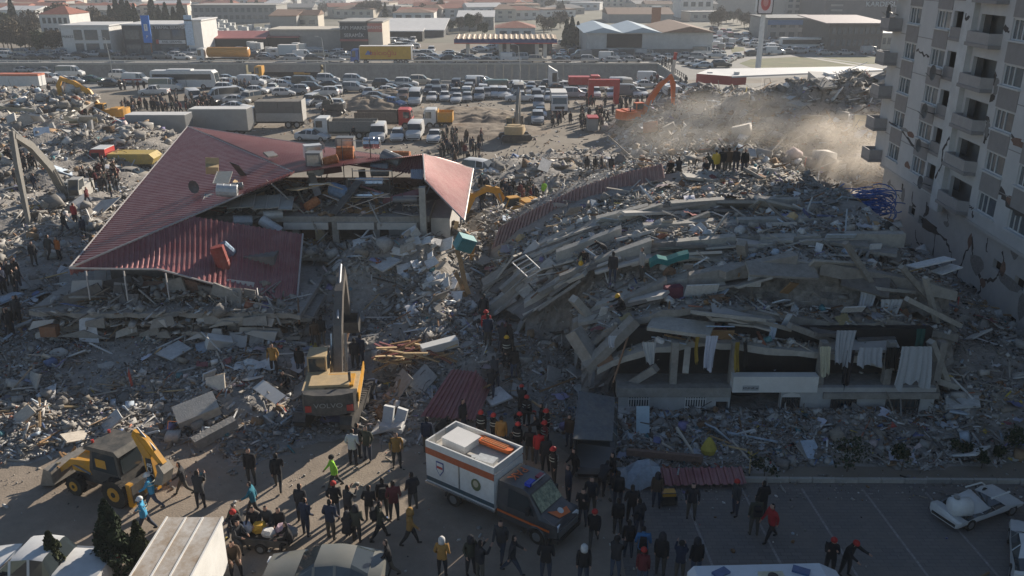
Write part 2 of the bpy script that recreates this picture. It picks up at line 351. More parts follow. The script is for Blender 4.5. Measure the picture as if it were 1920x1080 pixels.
# ------------------------------------------------------------------ the sunken building on the left with its red roof
LB = thing('collapsed_building', 'collapsed block on the left under a tilted dark red corrugated roof', 'building', (-14, 45, 0))
LBo = Vector((-14, 45, 0))
def lp(m, name, mats, **k):                # part of the left building, given in place coordinates
    m.v = [(p[0] + 14, p[1] - 45, p[2]) for p in m.v]; return m.build(name, mats, LB, **k)
A, B, C, D, E, F = P(130, 505, 5.0), PY(352, 238, 78), PY(552, 325, 55), PY(887, 318, 65), PY(793, 290, 57), PY(870, 415, 50.7)
T = A.lerp(C, .51); Mm = PY(300, 507, 45.1); Q = PY(556, 577, 45.2); Rr = PY(568, 440, 51)
m = MB(); corr(m, [A, B, C], (1, -.35, 0)); rs = lp(m, 'roof_slope', roof_red)
m = MB(); corr_ruled(m, [C, E], [B, D], 66, rows=3, sag=-.12); lp(m, 'roof_slope', roof_red)
G = PY(797, 340, 53); m = MB(); corr_ruled(m, [G, E], [F, D], 46, h=.07); lp(m, 'roof_slope', roof_red)
m = MB(); corr_ruled(m, [A, A.lerp(Mm, .99), Q], [A, T, Rr], 44, rows=4, sag=.35); lp(m, 'roof_slope', roof_red)
m = MB(); corr_ruled(m, [PY(450, 368, 51), PY(545, 330, 53.5)], [PY(462, 356, 51.5), PY(553, 322, 54)], 14, h=.1); lp(m, 'torn_roof_strip', roof_red)
m = MB(); corr_ruled(m, [PY(640, 308, 56), PY(795, 330, 55.5)], [PY(690, 298, 58), PY(795, 292, 57.5)], 26, h=.09, rows=2, sag=.3); lp(m, 'torn_roof_strip', roof_red)
m = MB(); corr_ruled(m, [PY(770, 335, 55), PY(793, 337, 55)], [PY(770, 318, 56), PY(795, 318, 56)], 6, h=.06); lp(m, 'torn_roof_strip', steel)
for a, b, r in ((A, B, .06), (B, D, .05), (A, T, .07), (T, C, .06), (B, C, .04), (D, F, .07), (G, F, .05), (E, D, .06), (G, E, .05), (A, Mm, .06), (Mm, Q, .06), (Q, Rr, .06)):
    lp(MB().tube([a + Vector((0, 0, .06)), b + Vector((0, 0, .06))], r, 5), 'roof_trim', roof_trim)
lp(MB().plate([PY(x, y, Y) + Vector((0, 0, .12)) for x, y, Y in ((494, 288, 59), (512, 286, 60.4), (522, 294, 59.6), (504, 297, 58.2))], .12), 'roof_hatch', steel_dark)
# storeys left under the roof
def slab_box(x0, x1, y0, y1, z, t, rx=0, ry=0, jag=.35, mat=concrete, name='floor_slab', n=10, mk_=lp):
    m = MB(); xs = [x0 + (x1 - x0) * i / n for i in range(n + 1)]; top = []; bot = []
    rows = 3
    fr = [y0 + random.uniform(-jag, jag) for _ in xs]
    zz = lambda x, y: z + (x - (x0 + x1) / 2) * math.tan(ry) + (y - (y0 + y1) / 2) * math.tan(rx)
    vs = []
    for i, x in enumerate(xs):
        for y in (fr[i], y1):
            vs += [(x, y, zz(x, y)), (x, y, zz(x, y) - t)]
    fs = []
    for i in range(n):
        a = i * 4; b = a + 4
        fs += [(a, b, b + 2, a + 2), (a + 1, a + 3, b + 3, b + 1), (a, a + 1, b + 1, b), (a + 2, b + 2, b + 3, a + 3)]
    fs += [(0, 2, 3, 1), (n * 4, n * 4 + 1, n * 4 + 3, n * 4 + 2)]
    return mk_(m.add(vs, fs), name, mat)
slab_box(-20.2, -5.4, 53.0, 64, 5.85, .38, jag=.05, mat=concrete, name='terrace_slab', n=14)
slab_box(-15, -5.2, 51.6, 64, 3.5, .3, jag=.3, name='floor_slab')
slab_box(-27.2, -11.8, 43.6, 60, 2.95, .28, ry=-.005, jag=.3, n=22)
slab_box(-26.8, -11.4, 44.0, 60, 2.25, .22, ry=.012, jag=.4, n=20); slab_box(-27.0, -12, 43.8, 60, 1.62, .22, ry=-.01, jag=.45, n=20); slab_box(-26.2, -11.6, 43.6, 60, .95, .24, ry=.015, jag=.5, n=18)
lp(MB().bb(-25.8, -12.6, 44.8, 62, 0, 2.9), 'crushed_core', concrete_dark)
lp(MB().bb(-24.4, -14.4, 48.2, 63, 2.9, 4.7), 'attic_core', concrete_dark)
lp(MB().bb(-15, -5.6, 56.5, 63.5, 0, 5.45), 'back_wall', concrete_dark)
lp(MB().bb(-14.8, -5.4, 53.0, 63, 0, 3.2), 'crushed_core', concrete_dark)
lp(MB().bb(-5.35, -4.1, 53.5, 63.8, 0, 5.6), 'side_wall', plaster)
for x in (-14.2, -11.6, -8.9, -6.0): lp(MB().box((x, 53.25, 4.45), (.42, .4, 2.1)), 'column', concrete)
lp(MB().box((-5.75, 52.7, 5.6), (.4, .5, 4.6)), 'corner_column', concrete_pale)
for x0, x1 in ((-14.9, -12), (-11.4, -9), (-8.8, -6.2)): lp(MB().box(((x0 + x1) / 2, 52.88, 5.25), (x1 - x0, .18, .45)), 'lintel', plaster)
lp(MB().box((-7.0, 53.9, 4.4), (1.0, .12, 1.7)).box((-7.9, 54.1, 4.2), (.7, .1, 1.4), rz=.2), 'inner_wall', white_wall)
lp(MB().box((-12.9, 54.2, 4.3), (.6, .12, 1.6)), 'inner_wall', plaster_cream)
lp(MB().box((-13.7, 54.4, 4.3), (.9, .1, 1.9)), 'door', mk('brown_door', (.10, .05, .03), .6))
for px, y0, y1 in ((165, 508, 562), (236, 508, 564), (314, 512, 562), (421, 555, 608)):
    a = PY(px - (4 if px < 400 else -3), y0, 44.6); b = PY(px + 4, y1, 44.2); lp(MB().tube([a, b], .05, 5), 'eave_pole', roof_trim)
for i in range(70):                        # splintered laths and dark roof sheets over the opened top storey
    q = Vector((random.uniform(-19.5, -6), random.uniform(53.2, 61), 5.9 + random.random() ** 2 * 1.6)); L_ = random.uniform(.8, 3.2); m = MB().box((0, 0, 0), (L_, random.choice((.07, .09, .5, .8)), .05)); m.xf(Matrix.Translation(q) @ Euler((random.gauss(0, .5), random.gauss(0, .35), random.uniform(0, 6.28))).to_matrix().to_4x4()); lp(m, 'broken_lath', random.choice((wood, steel_dark, wood_pale, roof_red, machine_grey, roof_trim)))
# broken walls and gable pieces hanging along the crushed front
for i in range(46):
    x = random.uniform(-26.5, -12); z = random.choice((2.75, 2.05, 1.4, .8)); s = random.uniform(.5, 1.5)
    if i % 4 == 0: poly = [(-s, 0), (s, 0), (0, s * .32)]
    else: poly = [(-s * .7, 0), (s * random.uniform(.4, .8), random.uniform(-.1, .1)), (s * random.uniform(.3, .7), random.uniform(.25, .6)), (-s * random.uniform(.4, .7), random.uniform(.2, .55))]
    m = MB().prism(poly, 'y', -.06, .06); m.xf(Matrix.Translation((x, 43.5 + random.uniform(-.35, .3), z - .45)) @ Euler((random.uniform(-.5, .3), random.uniform(-.2, .2), random.uniform(-.25, .25))).to_matrix().to_4x4())
    lp(m, 'wall_fragment', random.choice((concrete, concrete_pale, plaster, plaster, concrete)))
for i in range(26):                        # broken walls under the eave
    x = random.uniform(-25, -14); m = MB().box((0, 0, 0), (random.uniform(.6, 2.2), .14, random.uniform(.5, 1.3)))
    m.xf(Matrix.Translation((x, random.uniform(44.6, 47.6), random.uniform(3.1, 3.7))) @ Euler((random.uniform(-1.3, .5), random.uniform(-.5, .5), random.uniform(-.6, .6))).to_matrix().to_4x4()); lp(m, 'wall_fragment', random.choice((concrete, plaster, concrete_dark, brick_red)))
lp(MB().prism([(0, 0), (1.1, -.1), (1.0, 1.3), (.1, 1.4)], 'y', -.02, .02).xf(Matrix.Translation((-24.3, 43.2, 1.4)) @ Euler((-.2, 0, 0)).to_matrix().to_4x4()), 'hanging_curtain', mk('curtain_white', (.55, .56, .58), .9, var=.15))
lp(MB().box((-25.9, 43.3, 2.0), (.9, .5, .6)), 'brown_cupboard', mk('cupboard_brown', (.28, .12, .06), .7, var=.2, dirt=.4))

# ------------------------------------------------------------------ the pancaked building on the right
def YM(Y): return float(np.interp(Y, [37.6, 39.6, 42.4, 46.6, 49.8, 53, 57, 58.5, 62], [37.6, 39, 41.2, 44.2, 46.6, 49.4, 55, 56.5, 60])) if Y > 37.6 else Y
RB = thing('pancaked_building', 'pancaked block on the right with its floor slabs bent into arches', 'building', (13, 37, 0))
def rp(m, name, mats, **k):
    m.v = [(p[0] - 13, p[1] - 37, p[2]) for p in m.v]; return m.build(name, mats, RB, **k)
EDGES = [  # front edges of the slabs: measured points, distance, thickness, depth
    ([(1120, 692), (1190, 662), (1250, 648), (1330, 640), (1480, 655), (1600, 668), (1720, 694), (1800, 722)], 37.6, .34, 8),
    ([(1092, 655), (1140, 614), (1250, 582), (1350, 575), (1480, 592), (1600, 610), (1670, 600), (1800, 630)], 39.6, .4, 8),
    ([(1078, 612), (1107, 577), (1190, 549), (1280, 524), (1333, 510), (1493, 488), (1587, 497), (1710, 523), (1795, 548)], 42.4, .62, 9),
    ([(985, 566), (1040, 530), (1090, 499), (1180, 464), (1280, 450), (1413, 443), (1560, 440), (1693, 437)], 46.6, .62, 9),
    ([(915, 584), (950, 557), (1023, 495), (1110, 450), (1220, 427), (1333, 420), (1440, 414), (1560, 408)], 49.8, .66, 9),
    ([(893, 560), (920, 528), (970, 482), (1063, 432), (1180, 394), (1300, 378), (1420, 372), (1560, 388), (1610, 402)], 53, .4, 9),
    ([(915, 490), (960, 458), (1020, 423), (1090, 384), (1170, 356), (1250, 334), (1330, 326), (1420, 332), (1500, 350)], 57, .3, 9)]
SLABS = []
EDGES = [(a_, YM(b_), c_, d_) for a_, b_, c_, d_ in EDGES]
for k, (pts, Y, th, dp) in enumerate(EDGES):
    c = [PY(x, y, Y) for x, y in pts]; L = sum((b - a).length for a, b in zip(c, c[1:])); n = int(L / .75); vs = []; fs = []
    line = []
    for i in range(n + 1):
        p = pl_at(c, i / n); p = p + Vector((0, random.uniform(-.14, .14), random.uniform(-.04, .04))); line.append(p)
        nz = random.uniform(-.1, .1)
        tt = th * random.uniform(.8, 1.12)
        vs += [p, p - Vector((0, 0, tt)), p + Vector((0, 1.0, .02 + nz * .3)), p + Vector((0, dp, .3 if k < 6 else -.6)), p + Vector((0, dp, 0 if k < 6 else -1)), p + Vector((0, .5, -tt))]
    for i in range(n):
        a, b = i * 6, i * 6 + 6
        for u, v in ((0, 1), (1, 5), (5, 4), (4, 3), (3, 2), (2, 0)): fs.append((a + u, a + v, b + v, b + u))
    fs += [tuple(range(6)), tuple(n * 6 + j for j in range(6))[::-1]]
    if k in (2, 3, 4, 5):
        gaps = {2: 9, 3: 6, 4: 7, 5: 6}[k]; run = []; bh = {2: .7, 3: .78, 4: .8, 5: .6}[k]
        for i, p in enumerate(line + [None]):
            if p is None or (i % gaps) == gaps - 1:
                if len(run) > 2:
                    bv = []; 
                    dz_, t0, t1 = random.uniform(-.1, .06), random.uniform(-.1, .1), random.uniform(-.1, .1)
                    for j in range(5):
                        u_ = j / 4; q = run[0].lerp(run[-1], u_ * 1.06 - .03) + Vector((0, 0, dz_ + t0 * (1 - u_) + t1 * u_ + (run[len(run) // 2] - run[0].lerp(run[-1], .5)).z * .6)); e_ = random.uniform(-.05, .05); bv.append([q + Vector((0, -.3 + e_, .16)), q + Vector((0, -.28 + e_, .16 - bh)), q + Vector((0, .2, .16 - bh)), q + Vector((0, .2, .2))])
                    rp(MB().loft(bv), 'edge_beam', concrete_pale if k != 2 else concrete)
                run = []
            else: run.append(p)
    SLABS.append(line); rp(MB().add(vs, fs), 'floor_slab', concrete if k % 2 else concrete_pale)
def YS(k): return EDGES[k][1]
for k in range(1, 7):                          # thin broken slab pieces packed between the storeys
    for _ in range({1: 9, 2: 13, 3: 24, 4: 30, 5: 34, 6: 26}[k]):
        i = random.randrange(1, len(SLABS[k]) - 3); p = SLABS[k][i]; t_ = (SLABS[k][i + 2] - SLABS[k][i - 1]).normalized(); L_ = random.uniform(1.2, 3.6 if k < 5 else 5.5)
        d_ = (t_ + Vector((random.gauss(0, .12), random.gauss(0, .25), random.gauss(0, .10)))).normalized(); m = MB().box((0, 0, 0), (L_, random.uniform(.7, 1.6), random.uniform(.1, .2))); m.xf(Matrix.Translation(p + Vector((0, -random.uniform(.1, .9), -random.uniform(.1, .75)))) @ d_.to_track_quat('X', 'Z').to_matrix().to_4x4() @ Matrix.Rotation(random.gauss(-.1, .3), 4, 'X')); rp(m, 'slab_fragment', random.choice((concrete, concrete_pale, concrete_pale, plaster, concrete_dark)))
# ground floor front: openings, barred windows, entrance and its name board
front = mk('ground_floor_paint', (.44, .44, .43), .9, var=.12, scale=.7, dirt=.5, dirtcol=(.25, .24, .23))
YG = 36.95
def gx(px): return PY(px, 760, YG).x
def gz(py): return PY(1400, py, YG).z
def wall_grid(x0, x1, z0, z1, holes, y0, y1):
    xs = sorted({x0, x1} | {v for h in holes for v in h[:2]}); zs = sorted({z0, z1} | {v for h in holes for v in h[2:]}); m = MB()
    for a, b in zip(xs, xs[1:]):
        for c, d in zip(zs, zs[1:]):
            if not any(h[0] <= (a + b) / 2 <= h[1] and h[2] <= (c + d) / 2 <= h[3] for h in holes): m.bb(a, b, y0, y1, c, d)
    return m
gh = [(gx(a), gx(b), gz(c), gz(d)) for a, b, c, d in ((1178, 1216, 781, 744), (1284, 1322, 781, 744), (1342, 1365, 800, 753), (1368, 1462, 800, 732), (1465, 1498, 779, 745), (1557, 1604, 781, 747), (1660, 1722, 780, 747))]
rp(wall_grid(gx(1160), gx(1750), -.1, gz(727), gh, YG, YG + .3), 'ground_floor_wall', front)
rp(MB().bb(gx(1155), gx(1366), YG - .12, YG + .5, gz(743), gz(727) + .03), 'ledge', concrete); rp(MB().bb(gx(1540), gx(1755), YG - .14, YG + .5, gz(746), gz(735)), 'ledge', concrete)
rp(MB().bb(gx(1368), gx(1525), YG - .22, YG + .3, gz(732), gz(703)), 'entrance_band', white_wall)
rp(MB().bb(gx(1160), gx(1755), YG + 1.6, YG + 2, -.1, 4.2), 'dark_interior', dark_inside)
rp(MB().bb(gx(1158), gx(1755), YG + .31, YG + 3, gz(727) - .25, gz(727) - .02), 'upper_floor', concrete)
for px in (1255, 1366, 1530, 1655, 1748): rp(MB().bb(gx(px), gx(px) + .34, YG + .32, YG + .7, gz(727), 4.0), 'column', concrete)
for i, h in enumerate(gh):
    if i in (2, 3): continue
    w = rp(MB().bb(h[0], h[1], YG + .16, YG + .18, h[2], h[3]), 'window', glass_house)
    fr_ = MB()
    nb = 8
    for j in range(nb + 1): x = h[0] + (h[1] - h[0]) * j / nb; fr_.bb(x - .02, x + .02, YG - .04, YG + .02, h[2], h[3])
    for z in (h[2] + .1, (h[2] + h[3]) / 2, h[3] - .1): fr_.bb(h[0], h[1], YG - .06, YG - .02, z - .025, z + .025)
    fr_.v = [(p[0] - 13, p[1] - 37, p[2]) for p in fr_.v]; fr_.build('window_bars', frame_white if i in (0, 1) else steel_dark, w)
nb_ = rp(MB().bb(gx(1386), gx(1416), YG - .25, YG - .225, gz(728), gz(719)), 'name_board', mk('board_pale', (.36, .37, .38), .6))
wall_text('KTUM AP. no', .13, dark_inside, nb_, (gx(1401) - 13, YG - .255 - 37, (gz(728) + gz(719)) / 2), (R(90), 0, 0))
rp(MB().prism([(gx(1464), gz(744)), (gx(1499), gz(744)), (gx(1496), gz(739)), (gx(1481), gz(735)), (gx(1467), gz(739))], 'y', YG - .03, YG - .005), 'arch_window_head', white_wall)
# curtains and sheets hanging out of the opened storey
def drape(px0, px1, py0, py1, Y, col, taper=1.0, folds=5, name='hanging_curtain'):
    m = MB(); nx, nz = folds * 4, 8; Y = YM(Y); a = PY(px0, py0, Y); b = PY(px1, py0, Y); zb = PY(px0, py1, Y).z; cx = (a.x + b.x) / 2; vs = []; fs = []
    for j in range(nz + 1):
        t = j / nz
        for i in range(nx + 1):
            u = i / nx; x = a.x + (b.x - a.x) * u; x = cx + (x - cx) * (1 + (taper - 1) * t) + .05 * math.sin(3 * t + px0)
            ph = u * folds * 6.28 + px0 + 1.3 * math.sin(u * 9 + px1) + .8 * t; vs.append((x + .05 * math.sin(ph * .7) * t, Y - .1 - (.03 + .04 * abs(math.sin(u * 7 + px0))) * math.sin(ph) * (.4 + t) - .12 * t, a.z + (zb - a.z) * t * (1 - .18 * abs(math.sin(u * 4.3 + px1)) - .05 * math.sin(u * 23)) ))
    for j in range(nz):
        for i in range(nx): q = j * (nx + 1) + i; fs.append((q, q + 1, q + nx + 2, q + nx + 1))
    o = rp(m.add(vs, fs), name, cloth_obj, smooth=True); o.color = (*col, 1); return o
W_ = (.36, .38, .41); 
for a in ((1568, 1606, 618, 690, 36.9, W_, .7), (1612, 1655, 650, 686, 36.8, W_, 1.05), (1690, 1746, 648, 728, 36.7, (.40, .42, .44), 1.25), (1538, 1560, 648, 706, 36.9, (.50, .48, .36), .8), (1585, 1600, 655, 728, 36.85, (.03, .03, .035), .8), (1662, 1690, 650, 692, 37.1, (.02, .02, .02), 1),
          (1322, 1345, 628, 696, 36.8, (.5, .52, .6), .8), (1304, 1312, 630, 680, 36.9, (.36, .25, .05), .8), (1380, 1388, 640, 696, 36.9, (.34, .24, .04), .9), (1394, 1402, 640, 690, 36.95, (.03, .03, .03), .8), (1716, 1732, 615, 668, 37.2, (.02, .09, .08), .9), (1205, 1232, 640, 682, 37.0, (.45, .46, .46), .6), (1140, 1156, 628, 650, 37.4, (.5, .52, .56), .5),
          (1440, 1455, 604, 650, 38.6, (.42, .5, .6), .6), (1610, 1640, 545, 580, 41.6, (.45, .47, .5), .9), (1648, 1690, 560, 590, 41.3, (.48, .5, .52), .7)): drape(*a)
# roof edge strip of corrugated sheet along the top left
lo = [PY(922, 474, 54.35), PY(1010, 428, 54.35), PY(1090, 392, 54.35), PY(1170, 362, 54.35), PY(1246, 341, 54.35)]; hi = [PY(936, 446, 54.95), PY(1004, 411, 54.95), PY(1080, 374, 54.95), PY(1164, 346, 54.95), PY(1240, 328, 54.95)]
m = MB(); lo = [p + Vector((0, 0, .25)) for p in lo]; hi = [p + Vector((0, 0, .75)) for p in hi]; corr_ruled(m, lo, hi, 44, h=.13); rp(m, 'roof_edge_sheet', mk('roof_edge_pale', (.33, .19, .17), .5, .2, var=.15, dirt=.5, dirtcol=(.42, .37, .34)))
# fallen columns, beams and wall panels wedged between the slabs
wedge = [(1585, 455, 1640, 540, 41.5, .3), (1355, 515, 1395, 500, 42, .5), (1690, 500, 1790, 620, 41, .3), (1735, 520, 1760, 620, 40.5, .25), (1100, 690, 1190, 600, 38.6, .6), (1075, 560, 1110, 600, 42, .5), (1120, 690, 1075, 620, 39, .8), (1230, 690, 1180, 720, 37.4, .45), (1160, 410, 1240, 385, 52, .3),
         (1390, 455, 1395, 490, 44, .5), (1050, 520, 1150, 480, 46, .35), (940, 545, 985, 505, 49, .4), (1700, 560, 1800, 610, 40, .3), (1010, 550, 1065, 520, 46.2, .35), (1230, 440, 1330, 400, 50, .3), (1480, 610, 1560, 640, 38.5, .35), (1500, 455, 1620, 448, 46, .3), (1745, 640, 1780, 730, 37.5, .35), (1285, 700, 1290, 650, 37.3, .3)]
for x0, y0, x1, y1, Y, s in wedge:
    a, b = PY(x0, y0, YM(Y) - .3), PY(x1, y1, YM(Y) + .4); d = b - a; m = MB().box((0, 0, 0), (d.length, s, s * .8)); m.xf(Matrix.Translation((a + b) / 2) @ d.to_track_quat('X', 'Z').to_matrix().to_4x4()); rp(m, 'fallen_beam', random.choice((concrete, concrete_pale)))
def panel(px, py, Y, w_, h_, col, rx=-.5, ry=0, rz=0, th=.06, mk_=rp, name='loose_panel'):
    m = MB().box((0, 0, 0), (w_, h_, th)); m.xf(Matrix.Translation(PY(px, py, YM(Y))) @ Euler((rx, ry, rz)).to_matrix().to_4x4()); o = mk_(m, name, tint_obj); o.color = (*col, 1); return o
PW, PC, PG, PB = (.60, .60, .59), (.42, .39, .34), (.28, .27, .26), (.33, .20, .10)
for a in ((1315, 545, 41.2, 1.7, .9, PW, -1.1, 0, .1), (1415, 525, 41.8, .7, .8, PW, -1.4), (1480, 540, 41.4, .7, .8, PB, -1.0, .3, .6), (1640, 470, 45, .7, .8, PW, -1.5, 0, .2), (1745, 492, 42.6, 2.2, .9, PW, -.15, -.15, .2), (1775, 505, 42.3, 1.3, .8, PW, -.1, -.2, .3), (1575, 445, 46.2, 1.6, .6, (.5, .55, .6), -.9),
          (1130, 588, 41.5, .4, .9, PW, -1.2, .1, .3), (1465, 565, 40.6, .7, .7, (.5, .55, .6), -.5, .3, .8), (1475, 600, 38.9, .25, .8, (.5, .55, .6), -1.2, .2), (1600, 580, 39.6, 1.1, .5, PW, -.9, 0, .1), (1345, 612, 38.4, 1.4, .9, (.40, .5, .62), -.4, .1, .2), (1345, 628, 38.0, 1.6, .6, PB, -1.2, .05, .1), (1290, 500, 43, .5, .5, PG, -.9),
          (1420, 375, 54, 1.6, 1, PG, -.8, .2, .3), (1520, 385, 53.2, 1.2, .7, (.42, .5, .58), -.8, 0, .2), (1580, 375, 54, .9, .8, (.5, .55, .58), -.7, .2, .4), (1215, 432, 50, .9, .8, PW, -.9, .2, .3), (1250, 425, 50, .6, 1, PC, -1.1), (1140, 415, 52, 1.3, .9, (.45, .5, .52), -.6, .2, .3), (1075, 395, 54, .9, .9, PG, -.8, 0, .5), (1345, 390, 53, 1.2, .8, PW, -.5, .2, .9), (1300, 330, 58, 1.4, .7, PW, -.5, .1, .3), (1380, 340, 58, 1, .7, PC, -.4, .2, .2), (1440, 330, 58.5, 1.1, 1.2, PW, -1.2, .2, .5), (1480, 345, 58, 1.2, .6, (.4, .35, .28), -.3, .3, .2), (1320, 318, 60, 1.5, 1, PW, -.4, 0, .2)): panel(*a)
rp(MB().loft([[PY(x, y, YM(43.4)) + Vector((0, dy, dz)) for dy, dz in ((-.2, 0), (.3, .05), (.3, .35), (-.2, .3))] for x, y in ((1218, 500), (1232, 492), (1250, 496), (1270, 488), (1290, 483))]), 'teal_mattress', mk('teal_cloth', (.03, .17, .17), .9, var=.2))
rp(MB().box(tuple(PY(1262, 548, YM(41.6))), (.9, .5, .7), rz=.2), 'burgundy_armchair', mk('burgundy', (.16, .05, .07), .9))
for i, (x, y, Y) in enumerate(((975, 500, 49.4), (990, 512, 49.2))):   # bent window grille leaning on a slab
    pass
g = MB(); a, b = PY(960, 492, 45.6), PY(985, 478, 45.6); c = PY(990, 520, 45.3) - a
for k in range(2): g.tube([(a if k == 0 else b), (a if k == 0 else b) + c], .035, 4)
for k in range(5): t = k / 4; g.tube([a + c * t, b + c * t], .03, 4)
rp(g, 'bent_window_grille', frame_white)

# ------------------------------------------------------------------ the damaged block still standing on the right
AP = thing('standing_apartment', 'tall cracked grey apartment block still standing at the right edge', 'building', (31, 70, 0), rz=math.atan2(-1, -.066))
ap_wall = mk('apartment_plaster', (.56, .55, .535), .92, var=.07, scale=.35, dirt=.4, dirtcol=(.42, .405, .39), bump=.1)
ap_low = mk('apartment_base_plaster', (.50, .48, .455), .92, var=.09, scale=.4, dirt=.4, dirtcol=(.37, .35, .33))
ap_band = mk('apartment_band', (.29, .27, .26), .9, var=.1, scale=.6, dirt=.25)
ap_edge = mk('apartment_edge', (.60, .60, .59), .9, var=.1, scale=.5, dirt=.35)
TL, ZO = 52.0, 5.6                            # length along the front, underside of the overhang
def ap(m, name, mats, parent=AP, **k): return m.build(name, mats, parent, **k)
tops = [18.2 + 2.63 * i for i in range(-4, 4)]   # window heads, storey by storey
wins = [(1.2, 3.5), (6.4, 8.8), (17.5, 19.9), (21.6, 23.9), (27, 29.4), (33, 35.4), (39, 41.4), (45, 47.4)]
bays = [(9.2, 11.4), (13.3, 16.5), (30, 32.4), (36, 38.4)]
holes = [(a, b, z - 1.22, z) for a, b in wins for z in tops] + [(a, b, z - 1.6, z + .05) for a, b in bays for z in tops]
ztop = tops[-1] + 1.2
m = wall_grid(0, TL, ZO, ztop, holes, 0, .25); ap(m, 'upper_wall', ap_wall)
ap(MB().bb(.3, TL, 1.9, 15, -.2, ztop - .1).bb(.02, .3, .26, 15, ZO, ztop - .15), 'building_core', ap_low)
lowh = [(17.95, 19.1, -.2, 1.6), (23.2, 24.2, -.2, 1.6), (6.4, 7.6, 3.1, 3.75), (8.5, 11.8, 2.95, 3.55), (20.3, 21.4, 3.5, 4.1), (23.1, 24.2, 3.4, 4.0)]
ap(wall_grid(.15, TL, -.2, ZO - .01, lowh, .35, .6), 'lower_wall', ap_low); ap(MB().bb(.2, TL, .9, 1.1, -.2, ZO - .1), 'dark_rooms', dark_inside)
ap(MB().bb(-.02, TL, -.02, 1.5, ZO - .2, ZO - .012), 'overhang_underside', ap_low)
ap(MB().bb(-.4, TL, -.4, 15.4, ztop, ztop + .5), 'roof_slab', concrete)
for a, b in wins:
    if a > 25: continue
    for k, z in enumerate(tops):
        wn = ap(MB().bb(a, b, .14, .16, z - 1.22, z), 'window', glass_house); fr_ = MB(); t = .07
        for x0, x1, z0, z1 in ((a, b, z - t, z), (a, b, z - 1.22, z - 1.22 + t), (a, a + t, z - 1.22 + t, z - t), (b - t, b, z - 1.22 + t, z - t), ((a + b) / 2 - .04, (a + b) / 2 + .04, z - 1.22 + t, z - t), (a + (b - a) * .25 - .02, a + (b - a) * .25 + .02, z - 1.22 + t, z - t)): fr_.bb(x0, x1, .08, .138, z0, z1)
        ap(fr_, 'window_frame', frame_white, wn); ap(MB().bb(a - .12, b + .12, -.14, .1, z - 1.33, z - 1.222), 'sill', ap_edge, wn)
        cu = MB().bb(a + .1 + (k % 3) * .25, a + (b - a) * (.35 + .15 * (k % 3)), .18, .2, z - 1.2, z - .02); ap(cu, 'curtain', frame_white, wn)
        if k > 0: ap(MB().bb(a - .05, b + .05, -.035, -.003, tops[k - 1] + .08, z - 1.36), 'spandrel_panel', ap_band)
for (a, b) in bays[:2]:
    for k, z in enumerate(tops):
        zf = z - 1.6; pr = .12 if a < 10 else .75
        bl = ap(MB().bb(a - .1, b + .1, -pr, .2, zf - .28, zf - .06), 'balcony', ap_band)
        sl_ = .32 if a > 10 else 0
        ap(MB().prism([(a - .1, -pr + sl_ * 0 + .08), (a - .1, 0), (a + .02, 0), (a + .02, -pr + .2), (b - .02 - sl_, -pr + .2), (b - .02, 0), (b + .1, 0), (b + .1 - sl_, -pr + .08)], 'z', zf - .06, zf + .62), 'parapet', ap_band if a < 10 else mk('parapet_paint', (.37, .345, .33), .9, var=.1, scale=1, dirt=.3), bl)
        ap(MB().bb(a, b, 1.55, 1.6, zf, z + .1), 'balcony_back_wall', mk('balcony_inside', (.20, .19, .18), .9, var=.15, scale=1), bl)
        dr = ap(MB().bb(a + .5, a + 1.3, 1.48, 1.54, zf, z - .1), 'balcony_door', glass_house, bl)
ap(MB().bb(11.5, 12.9, -.36, -.004, ZO - .6, ztop - .02), 'corner_column', ap_edge)
for z in tops[:]:
    ap(MB().bb(0, 6.3, -.02, -.003, z + .55, z + .6), 'facade_joint', ap_band); ap(MB().bb(20, 27, -.02, -.003, z + .55, z + .6), 'facade_joint', ap_band)
    b = ap(MB().bb(-1.9, .1, -1.05, 0.02, z - 1.95, z - 1.7), 'end_balcony', ap_band)
    ap(MB().bb(-1.9, .05, -1.05, -.95, z - 1.7, z - .94).bb(-1.9, -1.8, -.95, 0, z - 1.7, z - .94).bb(-.05, .05, -.95, -.03, z - 1.7, z - .94), 'parapet', mk('parapet_paint', (0, 0, 0)), b)
    ap(MB().bb(-1.9, 0, 0, .1, z - 1.7, z + .68), 'end_wall', ap_wall, b)
for k, (t, z, r) in enumerate(((9.3, 14.1, .55), (9.0, 11.4, .55), (9.0, 8.9, .5), (-1.2, 17.7, .55), (10.4, 6.5, .5))):
    ds = thing('satellite_dish', ['dark satellite dish on the upper balcony of the apartment block', 'dark satellite dish below the topmost balcony dish on the apartment block', 'dark satellite dish on the lower balcony beside the pale column', 'satellite dish on the far end balcony of the apartment block', 'broken satellite dish drooping from the lowest balcony'][k], 'satellite dish', AP.matrix_basis @ Vector((t, -.55, z)), rz=math.atan2(-1, -.066))
    rg = [[(r * q * math.cos(a * .5236), -.22 * q * q + .1, r * q * math.sin(a * .5236)) for a in range(12)] for q in (.05, .5, .8, 1.0)]
    MB().loft([[(x, -.3 * (1 - (x * x + zz_ * zz_) / (r * r)) * -.5 - .25, zz_) for x, y, zz_ in rr] for rr in rg], caps=False).build('dish', mk('dish_grey', (.10, .10, .10), .6, var=.2), ds, smooth=True)
    MB().tube([(0, -.25, 0), (0, .55, -.25)], .03, 5).tube([(0, -.2, -r * .8), (0, -.75, 0)], .02, 4).build('arm', steel_dark, ds)
